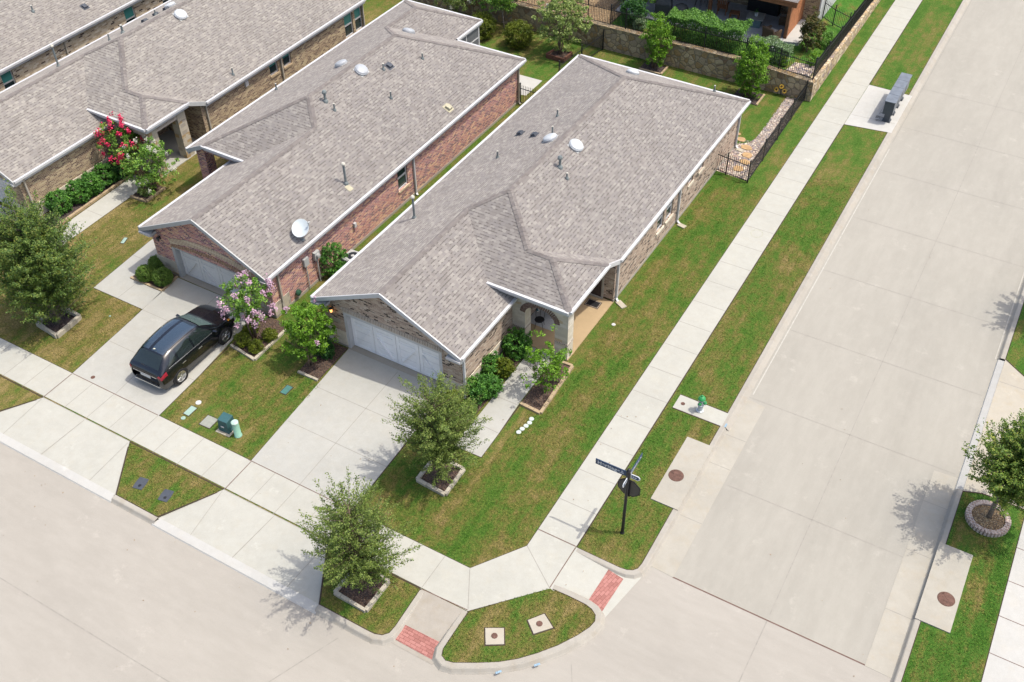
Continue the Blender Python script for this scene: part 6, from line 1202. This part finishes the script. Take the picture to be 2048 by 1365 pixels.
# ------------------------------------------------------------------ neighbour's patio on the raised yard
ZE2 = 1.40
b = MB(); b.prism([(-24.2, 54.1), (-14.15, 54.1), (-14.05, 58.5), (-24.2, 58.5)], ZE2-0.4, ZE2+0.05); o = struct('patio_pad', b, M['patio'])
b = MB(); b.prism([(-14.1, 55.2), (-13.2, 55.4), (-13.1, 58.4), (-14.0, 58.4)], ZE2-0.4, ZE2+0.03); b2 = struct('gravel_bed', b, M['pale'])
hE = empty('neighbouring_house', (-18, 58.5, ZE2)); tag(hE, 'brown brick house at the top edge with a timber covered patio', 'house')
b = MB(); b.box(-30, 4.9, 0, 10, -0.4, 2.7); b.build('wall', M['brickC'], hE)
b = MB(); b.box(4.9, 4.93, -0.02, 10, -0.4, 2.6); b.build('side_cladding', M['white'], hE)
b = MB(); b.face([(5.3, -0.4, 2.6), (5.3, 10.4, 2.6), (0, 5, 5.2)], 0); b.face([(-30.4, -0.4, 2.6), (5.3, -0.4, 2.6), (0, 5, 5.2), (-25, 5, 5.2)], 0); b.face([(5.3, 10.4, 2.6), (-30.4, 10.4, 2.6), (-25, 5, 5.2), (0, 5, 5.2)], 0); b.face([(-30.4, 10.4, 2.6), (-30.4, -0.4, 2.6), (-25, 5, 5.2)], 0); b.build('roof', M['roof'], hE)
b = MB(); b.face([(-6.5, -3.9, 2.72), (4.55, -3.9, 2.72), (4.55, 4, 4.0), (-6.5, 4, 4.0)], 0); b.face([(-6.5, -3.9, 2.6), (-6.5, 4, 3.88), (4.55, 4, 3.88), (4.55, -3.9, 2.6)], 1); b.face([(-6.5, -3.9, 2.6), (4.55, -3.9, 2.6), (4.55, -3.9, 2.72), (-6.5, -3.9, 2.72)], 1); b.face([(4.55, -3.9, 2.6), (4.55, 4, 3.88), (4.55, 4, 4.0), (4.55, -3.9, 2.72)], 1)
b.box(-6.5, 4.5, -3.8, -3.6, 2.35, 2.58, 1); b.build('patio_roof', [M['roof'], M['wood']], hE)
for x in (-0.95, 3.93): b = MB(); b.box(x-0.09, x+0.09, -2.95 if x > 0 else -2.5, -2.77 if x > 0 else -2.32, -0.3, 2.5); b.build('post', M['wood'], hE)
b = MB()
for k in range(16): b.box(3.95, 3.99, -2.8, -0.02, -0.05+0.15*k, 0.08+0.15*k)
b.box(3.93, 4.01, -0.1, -0.02, -0.3, 2.5); b.build('slat_screen', M['slatwood'], hE)
b = MB(); b.bar((4.95, -0.08, 2.5), (4.95, -0.08, -0.3), 0.08, 0.08); b.bar((4.95, -0.08, -0.28), (5.1, -0.35, -0.36), 0.08, 0.08); b.build('downspout', M['white'], hE)
wick = plain('brown_wicker', (0.10, 0.065, 0.04), 0.8, 0.2, var=0.35, sc=30); cush = plain('grey_cushion', (0.30, 0.28, 0.25), 0.95, 0.1)
def armchair(loc, rz, label, soft=True):
    t = empty('patio_armchair', loc, rz); tag(t, label, 'armchair', 'patio armchairs'); b = MB(); b.box(-0.40, 0.40, -0.38, 0.38, 0.06, 0.34); b.build('base', wick, t, bevel=0.04)
    b = MB(); b.obox((0, 0.36, 0.52), 0.80, 0.12, 0.56, 0, 0, R(-12)); b.build('backrest', wick, t, bevel=0.05)
    for s_ in (-1, 1): b = MB(); b.box(*sorted((s_*0.31, s_*0.42)), -0.38, 0.36, 0.34, 0.58); b.build('armrest', wick, t, bevel=0.03)
    if soft: b = MB(); b.box(-0.30, 0.30, -0.37, 0.28, 0.345, 0.47); b.build('cushion', cush, t, bevel=0.04)
    return t
armchair((-14.75, 55.15, ZE2+0.05), R(180-20), 'brown wicker patio armchair with its back to the hedge'); armchair((-14.6, 57.3, ZE2+0.05), R(-80), 'grey cushioned wicker armchair beside the slatted screen')
t = empty('fire_table', (-16.15, 56.3, ZE2+0.05), R(8)); tag(t, 'square teal grey fire table on the patio', 'table'); b = MB(); b.box(-0.36, 0.36, -0.36, 0.36, 0, 0.52); b.build('base', plain('teal_grey', (0.11, 0.17, 0.18), 0.6, 0.3), t, bevel=0.02); b = MB(); b.box(-0.50, 0.50, -0.50, 0.50, 0.52, 0.58); b.build('tabletop', plain('stone_grey', (0.22, 0.22, 0.20), 0.7, 0.3), t, bevel=0.01)
b = MB(); b.lathe([(0.09, 0), (0.12, 0.18), (0.10, 0.18), (0.09, 0.15)], (0, 0, 0), 14); t = empty('plant_pot', (-16.15, 56.3, ZE2+0.631)); tag(t, 'small white plant pot on the fire table', 'plant pot'); b.build('pot', M['white'], t); leaf_mesh('plant', np.random.default_rng(3).normal(size=(60, 3))*np.array((0.06, 0.06, 0.09))+np.array((0, 0, 0.26)), 0.06, L_SHRUB, t, 4)
def slat_chair(loc, rz, label, back=True):
    t = empty('wooden_chair' if back else 'wooden_footstool', loc, rz); tag(t, label, 'chair' if back else 'footstool'); b = MB()
    for k in range(5): b.box(-0.28, 0.28, -0.27+0.11*k, -0.18+0.11*k, 0.40, 0.43)
    b.build('seat', M['wood'], t)
    for x_, y_ in ((-0.25, -0.24), (0.25, -0.24), (-0.25, 0.24), (0.25, 0.24)): b = MB(); b.box(x_-0.03, x_+0.03, y_-0.03, y_+0.03, 0, 0.40 if not back else 0.60); b.build('leg', M['wood'], t)
    if back:
        b = MB()
        for k in range(6): b.bar((-0.25+0.1*k, 0.26, 0.43), (-0.25+0.1*k, 0.42, 1.0), 0.07, 0.02)
        b.build('backrest', M['wood'], t); b = MB(); b.box(-0.33, -0.24, -0.3, 0.3, 0.60, 0.63); b.box(0.24, 0.33, -0.3, 0.3, 0.60, 0.63); b.bar((-0.3, 0.27, 0.615), (0.3, 0.27, 0.615), 0.05, 0.03); b.build('armrests', M['wood'], t)
slat_chair((-18.4, 56.8, ZE2+0.05), R(190), 'brown wooden patio chair near the timber post'); slat_chair((-17.5, 56.45, ZE2+0.05), R(10), 'low wooden slatted footstool on the patio', False)
for (x, y, rz, lab) in ((-20.0, 56.9, 0.2, 'black metal bar stool behind the long hedge'), (-19.55, 57.4, 0.9, 'black metal bar stool by the timber post')):
    t = empty('bar_stool', (x, y, ZE2+0.05), rz); tag(t, lab, 'stool'); b = MB(); b.lathe([(0.19, 0.68), (0.19, 0.72), (0.01, 0.73)], (0, 0, 0), 18); b.build('seat', M['black'], t)
    for k in range(4): a = R(45+90*k); b = MB(); b.tube([(0.12*math.cos(a), 0.12*math.sin(a), 0.69), (0.25*math.cos(a), 0.25*math.sin(a), 0)], 0.014, 6); b.build('leg', M['black'], t)
gc = plain('grill_cover', (0.030, 0.034, 0.036), 0.65, 0.3, var=0.2)
t = empty('covered_grill', (-21.35, 54.75, ZE2+0.05), R(15)); tag(t, 'tall square barbecue under a black cover at the patio edge', 'barbecue'); b = MB(); b.quads([(-0.5, -0.32, 0), (0.5, -0.32, 0), (0.5, 0.32, 0), (-0.5, 0.32, 0), (-0.48, -0.30, 0.85), (0.48, -0.30, 0.85), (0.48, 0.30, 0.95), (-0.48, 0.30, 0.95), (-0.36, -0.12, 1.16), (0.36, -0.12, 1.16), (0.36, 0.22, 1.18), (-0.36, 0.22, 1.18)], [(3, 2, 1, 0), (8, 9, 10, 11)]+[(k+i, k+(i+1) % 4, k+4+(i+1) % 4, k+4+i) for k in (0, 4) for i in range(4)]); b.build('cover', gc, t, bevel=0.05)
t = empty('covered_grill', (-20.25, 54.75, ZE2+0.05)); tag(t, 'round kettle barbecue under a black cover next to the hedge', 'barbecue'); b = MB(); b.lathe([(0.42, 0), (0.45, 0.5), (0.43, 0.72), (0.34, 0.9), (0.18, 1.0), (0.01, 1.03)], (0, 0, 0), 18); b.build('cover', gc, t, True)
t = empty('media_cabinet', (-16.3, 58.2, ZE2+0.05)); tag(t, 'black outdoor fireplace unit against the patio wall', 'fireplace'); b = MB(); b.box(-0.95, 0.95, -0.25, 0.25, 0, 1.2); b.build('body', M['black'], t); b = MB(); b.box(-1.0, 1.0, -0.3, 0.26, 1.2, 1.28); b.build('mantel', M['darkmetal'], t)
# hedges and plants on the raised yard
def hedge(label, x0, x1, y0, y1, z0, z1, mt, lf, n, seed):
    t = empty('hedge', ((x0+x1)/2, (y0+y1)/2, z0)); tag(t, label, 'hedge'); r = np.random.default_rng(seed); hx, hy, hz = (x1-x0)/2, (y1-y0)/2, z1-z0
    P = np.stack([r.uniform(-hx, hx, n), r.uniform(-hy, hy, n), hz*(1-r.random(n)**1.8)], 1)
    k = r.random(n); front = k < 0.35; P[front, 1] = -hy + 0.12*np.abs(r.normal(size=front.sum())); top = (k >= 0.35) & (k < 0.75); P[top, 2] = hz - 0.14*np.abs(r.normal(size=top.sum()))
    lump = 0.10*np.sin(P[:, 0]*2.3+seed)+0.07*np.sin(P[:, 0]*5.1+P[:, 1]*3); P[:, 2] *= (1+lump*0.9); P[:, 1] *= (1+lump)
    leaf_mesh('foliage', P, lf, mt, t, seed+1, up=0.4); b = MB()
    for i in range(7): b.tube([(-hx+2*hx*(i+0.5)/7, 0, -0.05), (-hx+2*hx*(i+0.5)/7, 0, hz*0.8)], 0.03, 5)
    b.build('stem', M['bark'], t)
hedge('long feathery bright green hedge behind the iron fence', -20.3, -15.6, 52.45, 53.9, 1.38, 2.75, L_MINT, 0.10, 15000, 3)
hedge('shorter sage green hedge at the patio corner', -15.4, -12.9, 52.6, 53.5, 1.34, 2.35, L_SAGE, 0.085, 6500, 8)
clump_tree('magnolia_tree', (-12.55, 55.1, 1.1), 1, (0, 0.1, 1.25), (0.75, 0.75, 1.15), 110, 34, 0.16, 0.12, leafmat('bronze_leaves', [(0.03, 0.045, 0.012), (0.07, 0.085, 0.02), (0.12, 0.085, 0.03), (0.10, 0.13, 0.03)]), 'bronze green upright tree beside the slatted patio screen', M['bark'], 91, None, (0, 0, 0), None, 0.5, r0=0.03)
shrub('yard_shrub', (-11.95, 56.6, 0.98), (0.5, 0.6, 0.5), 120, 0.09, L_MINT, 'mint green shrub beside the iron fence by the pavement', 92, cr=0.12); shrub('yard_shrub', (-11.75, 53.9, 1.1), (0.28, 0.7, 0.5), 60, 0.08, L_LIME, 'slim green shrub against the side fence', 93, cr=0.12)
shrub('yard_shrub', (-22.6, 53.2, 1.4), (0.8, 0.7, 0.75), 170, 0.11, L_DARK, 'dark shrub behind the fence left of the barbecues', 94, cr=0.16); shrub('yard_shrub', (-21.9, 52.65, 1.4), (0.4, 0.35, 0.4), 70, 0.08, L_SAGE, 'silvery low shrub behind the wall fence', 95, cr=0.1); clump_tree('yard_tree', (-22.5, 54.6, 1.4), 1, (0, 0, 1.5), (0.95, 0.9, 0.9), 110, 34, 0.18, 0.12, L_CRAPE, 'leafy tree at the top edge left of the barbecues', M['bark'], 96, F_WHITE, (6, 0.1, 0.07), None, 0.5, r0=0.03)
shrub('flowering_plant', (-13.15, 52.75, 1.3), (0.22, 0.22, 0.25), 40, 0.07, L_LIME, 'green plant with yellow flowers in the corner bed', 97, cat='plant', cr=0.08)
leaf_mesh('yellow_bloom', np.random.default_rng(2).normal(size=(50, 3))*np.array((0.12, 0.05, 0.03))+np.array((0, 0, 0.48)), 0.06, leafmat('yellow_bloom', [(0.7, 0.6, 0.02), (0.75, 0.68, 0.1)]), bpy.data.objects['flowering_plant'], 5)
b = MB(); b.prism([(-12.85, 52.3), (-11.5, 52.3), (-11.5, 53.6), (-12.7, 53.4)], 1.0, 1.30); o = b.build('corner_gravel', M['gravel']); tag(o, kind='stuff')
b = MB(); b.prism([(-40, 52.3), (-23.7, 52.3), (-23.7, 55.5), (-40, 55.5)], 1.2, 1.385); o = struct('dry_grass', b, M['straw'])

# ------------------------------------------------------------------ the parked car
ST = [  # y, then (half width, z) from sill to roof centre line
 (-2.27, (.60, .42), (.72, .58), (.70, .80), (.60, .90), (.0, .93)), (-2.20, (.80, .30), (.87, .58), (.84, .95), (.70, 1.03), (.0, 1.06)),
 (-2.08, (.84, .25), (.895, .62), (.86, 1.02), (.66, 1.13), (.0, 1.17)), (-1.86, (.865, .24), (.915, .64), (.875, 1.06), (.62, 1.33), (.0, 1.38)),
 (-1.60, (.875, .24), (.925, .65), (.89, 1.07), (.595, 1.50), (.0, 1.56)), (-1.15, (.88, .24), (.93, .66), (.895, 1.05), (.605, 1.575), (.0, 1.64)),
 (-0.40, (.88, .24), (.925, .65), (.895, 1.02), (.615, 1.605), (.0, 1.675)), (0.20, (.88, .24), (.925, .65), (.895, 1.00), (.61, 1.56), (.0, 1.635)),
 (0.42, (.88, .24), (.925, .65), (.895, .995), (.61, 1.49), (.0, 1.57)), (1.10, (.875, .24), (.92, .65), (.89, .98), (.70, 1.10), (.0, 1.16)),
 (1.22, (.875, .24), (.92, .65), (.885, .97), (.70, 1.04), (.0, 1.10)), (1.70, (.86, .25), (.91, .64), (.85, .92), (.66, 0.98), (.0, 1.04)), (2.05, (.80, .28), (.86, .60), (.79, .82), (.58, .88), (.0, .94)),
 (2.20, (.70, .32), (.76, .55), (.68, .74), (.5, .79), (.0, .84)), (2.27, (.58, .40), (.62, .54), (.56, .66), (.4, .70), (.0, .73))]
YS = np.array([s_[0] for s_ in ST]); PW = np.array([[p[0] for p in s_[1:]] for s_ in ST]); PZ = np.array([[p[1] for p in s_[1:]] for s_ in ST])
def cr1(vals, u):      # Catmull-Rom through equally indexed values
    n = len(vals); i = int(min(n-2, max(0, math.floor(u)))); f = u-i; a, b_, c, d = vals[max(i-1, 0)], vals[i], vals[i+1], vals[min(i+2, n-1)]
    return 0.5*((2*b_)+(-a+c)*f+(2*a-5*b_+4*c-d)*f*f+(-a+3*b_-3*c+d)*f**3)
def surf(y, s_, side=1):
    i = int(min(len(YS)-2, max(0, np.searchsorted(YS, y)-1))); h_ = YS[i+1]-YS[i]; f = min(1, max(0, (y-YS[i])/h_))
    def herm(A):
        def sl(j):
            if j <= 0 or j >= len(YS)-1: return (A[min(j+1, len(YS)-1)]-A[max(j-1, 0)])/(YS[min(j+1, len(YS)-1)]-YS[max(j-1, 0)])
            a_, b_ = (A[j]-A[j-1])/(YS[j]-YS[j-1]), (A[j+1]-A[j])/(YS[j+1]-YS[j])
            return 0.0 if a_*b_ <= 0 else 2*a_*b_/(a_+b_)
        m0, m1 = sl(i)*h_, sl(i+1)*h_
        return (2*f**3-3*f**2+1)*A[i]+(f**3-2*f*f+f)*m0+(-2*f**3+3*f*f)*A[i+1]+(f**3-f*f)*m1
    w_ = [herm(PW[:, k]) for k in range(5)]; z_ = [herm(PZ[:, k]) for k in range(5)]
    return Vector((side*max(0, cr1(w_, s_)), y, cr1(z_, s_)))
def patch(b, y0, y1, s0, s1, side, off, m, ny=8, ns=5, ysh=None):
    G = []
    for i in range(ny+1):
        row = []
        for j in range(ns+1):
            s_ = s0+(s1-s0)*j/ns; f = i/ny; a, c = (y0, y1) if ysh is None else (y0+ysh[0]*(j/ns), y1+ysh[1]*(j/ns)); y = a+(c-a)*f
            p = surf(y, s_, side); e = 0.02; du = surf(min(2.26, y+e), s_, side)-surf(max(-2.26, y-e), s_, side); dv = surf(y, min(4, s_+e), side)-surf(y, max(0, s_-e), side)
            n = du.cross(dv); n = n.normalized() if n.length > 1e-9 else Vector((0, 0, 1)); n = n if (n.x*side > 0 or (abs(n.x) < 0.3 and n.z > 0)) else -n
            if s_ > 3.9: n = Vector((0, n.y, abs(n.z))).normalized()
            row.append(p+n*off)
        G.append(row)
    V = [p for r_ in G for p in r_]; k = ns+1
    b.quads(V, [(i*k+j, (i+1)*k+j, (i+1)*k+j+1, i*k+j+1) for i in range(ny) for j in range(ns)], m)
paint = NT('car_paint_black'); paint.done((0.004, 0.005, 0.008), 0.16, 0.4); paint.b.inputs['Coat Weight'].default_value = 0.7; paint.b.inputs['Coat Roughness'].default_value = 0.04
cglass = NT('car_glass'); cglass.done((0.012, 0.018, 0.018), 0.05, 0.7)
cglass2 = NT('car_windscreen'); cglass2.done((0.055, 0.085, 0.08), 0.05, 0.7)
chrome = plain('car_chrome', (0.62, 0.63, 0.65), 0.18, 0.6, 0.9, var=0.03); tyre = plain('tyre_rubber', (0.018, 0.018, 0.019), 0.8, 0.25)
t = empty('parked_car', (-27.24, 19.78, Z1), R(0.8)); tag(t, 'black sport utility car parked in the driveway under the pink tree', 'car')
b = MB()
for side in (1, -1): patch(b, -2.27, 2.27, 0, 4, side, 0, 0, 120, 28)
b.box(-0.80, 0.80, -2.1, 2.1, 0.2, 0.45, 1)
body = b.build('body', [paint.m, M['black']], t, True)
b = MB()
for side in (1, -1):
    b2 = MB(); patch(b2, -1.74, -1.22, 2.22, 2.86, side, 0.008, 0, 8, 4, (0.38, 0)); patch(b2, -1.16, -0.34, 2.14, 2.90, side, 0.008, 0, 8, 4, (0.05, 0)); patch(b2, -0.27, 0.98, 2.12, 2.90, side, 0.008, 0, 12, 4, (0, -0.62)); b2.build('side_window', cglass.m, t, True)
    b2 = MB(); patch(b2, -1.75, 1.02, 2.05, 2.11, side, 0.012, 0, 20, 1); b2.build('window_trim', chrome, t, True)
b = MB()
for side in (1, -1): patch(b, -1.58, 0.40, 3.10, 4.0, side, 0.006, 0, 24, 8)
rp = NT('painted_sky_reflection'); rp.done((0.020, 0.034, 0.052), 0.18, 0.6); rp.b.inputs['Coat Weight'].default_value = 1.0; b.build('roof_sky_overlay', rp.m, t, True)  # blue of the reflected sky painted on an added layer over the black roof
b = MB()
for side in (1, -1): patch(b, 0.47, 1.06, 3.06, 4.0, side, 0.010, 0, 8, 8)
b.build('windscreen', cglass2.m, t, True)
b = MB()
for side in (1, -1): patch(b, -2.07, -1.64, 3.02, 4.0, side, 0.010, 0, 8, 8)
b.build('rear_window', cglass.m, t, True)
for side in (1, -1):
    b = MB(); patch(b, -2.23, -1.92, 1.62, 2.05, side, 0.012, 0, 6, 4, (0.0, 0.0)); patch(b, -2.25, -2.21, 2.0, 2.9, side, 0.012, 0, 3, 4); b.build('tail_light', plain('red_lens', (0.24, 0.010, 0.024), 0.2, 0.6, var=0.3, sc=20), t, True)
    b = MB(); patch(b, 1.86, 2.16, 1.75, 2.35, side, 0.012, 0, 6, 4); b.build('headlight', plain('lamp_lens', (0.40, 0.42, 0.43), 0.1, 0.6, var=0.2, sc=20), t, True)
    b = MB(); patch(b, 1.72, 1.86, 1.8, 2.1, side, 0.013, 0, 3, 3); b.build('indicator', plain('amber_lens', (0.7, 0.28, 0.02), 0.3, 0.5), t, True)
    b = MB(); b.obox((side*1.0, 0.82, 1.04), 0.20, 0.11, 0.14, R(side*12)); b.bar((side*0.88, 0.80, 0.99), (side*0.98, 0.82, 1.01), 0.05, 0.04); b.build('wing_mirror', paint.m, t, bevel=0.02)
    b = MB(); patch(b, -1.4, 0.15, 3.04, 3.09, side, 0.03, 0, 12, 1); b.build('roof_rail', paint.m, t, True)
    for y in (-0.05, -1.0): b = MB(); b.bar((side*0.925, y-0.1, 0.86), (side*0.925, y+0.1, 0.86), 0.03, 0.03); b.build('door_handle', chrome, t)
b = MB(); b.box(-0.26, 0.26, -2.262, -2.245, 0.70, 0.83); b.build('licence_plate', plain('plate_white', (0.45, 0.46, 0.46), 0.5, 0.3), t)
b = MB(); b.box(-0.62, 0.62, -2.268, -2.22, 0.86, 0.89); b.build('tailgate_trim', chrome, t); b = MB(); b.box(-0.66, 0.66, -2.285, -2.2, 0.36, 0.41); b.build('bumper_trim', chrome, t)
b = MB(); b.tube([(0, -0.02, 0), (0, -0.10, 0.07)], [0.03, 0.008], 6); o = b.build('aerial', plain('aerial_cream', (0.6, 0.58, 0.45), 0.5), t); o.location = (0.1, -1.5, 1.65)
b = MB(); b.bar((-0.25, -2.085, 1.17), (0.15, -2.10, 1.13), 0.02, 0.02); b.build('rear_wiper', M['black'], t)
for side in (1, -1):
    for y in (-1.34, 1.36):
        T = Matrix.Translation((side*0.80, y, 0.355)) @ Matrix.Rotation(R(90*side), 4, 'Y')
        b = MB(); b.lathe([(0.40, 0.06), (0.405, 0.118), (0.36, 0.128), (0.30, 0.09)], (0, 0, 0), 28, 0, T @ Matrix.Translation((0.02, 0, 0.003))); b.build('wheel_arch', M['black'], t, True)
        w_ = MB(); w_.lathe([(0.25, -0.10), (0.335, -0.10), (0.355, -0.06), (0.355, 0.10), (0.34, 0.135), (0.25, 0.14), (0.235, 0.10)], (0, 0, 0), 32, 0, T); wo = w_.build('wheel', tyre, t, True)
        r_ = MB(); r_.lathe([(0.25, 0.10), (0.25, 0.138), (0.222, 0.142), (0.215, 0.105), (0.05, 0.085), (0.01, 0.085)], (0, 0, 0), 28, 1, T); r_.lathe([(0.245, 0.138), (0.245, 0.146), (0.215, 0.146), (0.215, 0.138)], (0, 0, 0), 28, 0, T)
        for k in range(5):
            for da in (-0.10, 0.10):
                a = 2*math.pi*k/5; p, q = T @ Vector((0.04*math.cos(a), 0.04*math.sin(a), 0.135)), T @ Vector((0.225*math.cos(a+da), 0.225*math.sin(a+da), 0.138)); r_.bar(p, q, 0.035, 0.022, 0, up=(1, 0, 0))
        r_.lathe([(0.055, 0.12), (0.05, 0.15), (0.01, 0.152)], (0, 0, 0), 14, 0, T); r_.build('rim', [chrome, M['black']], wo)
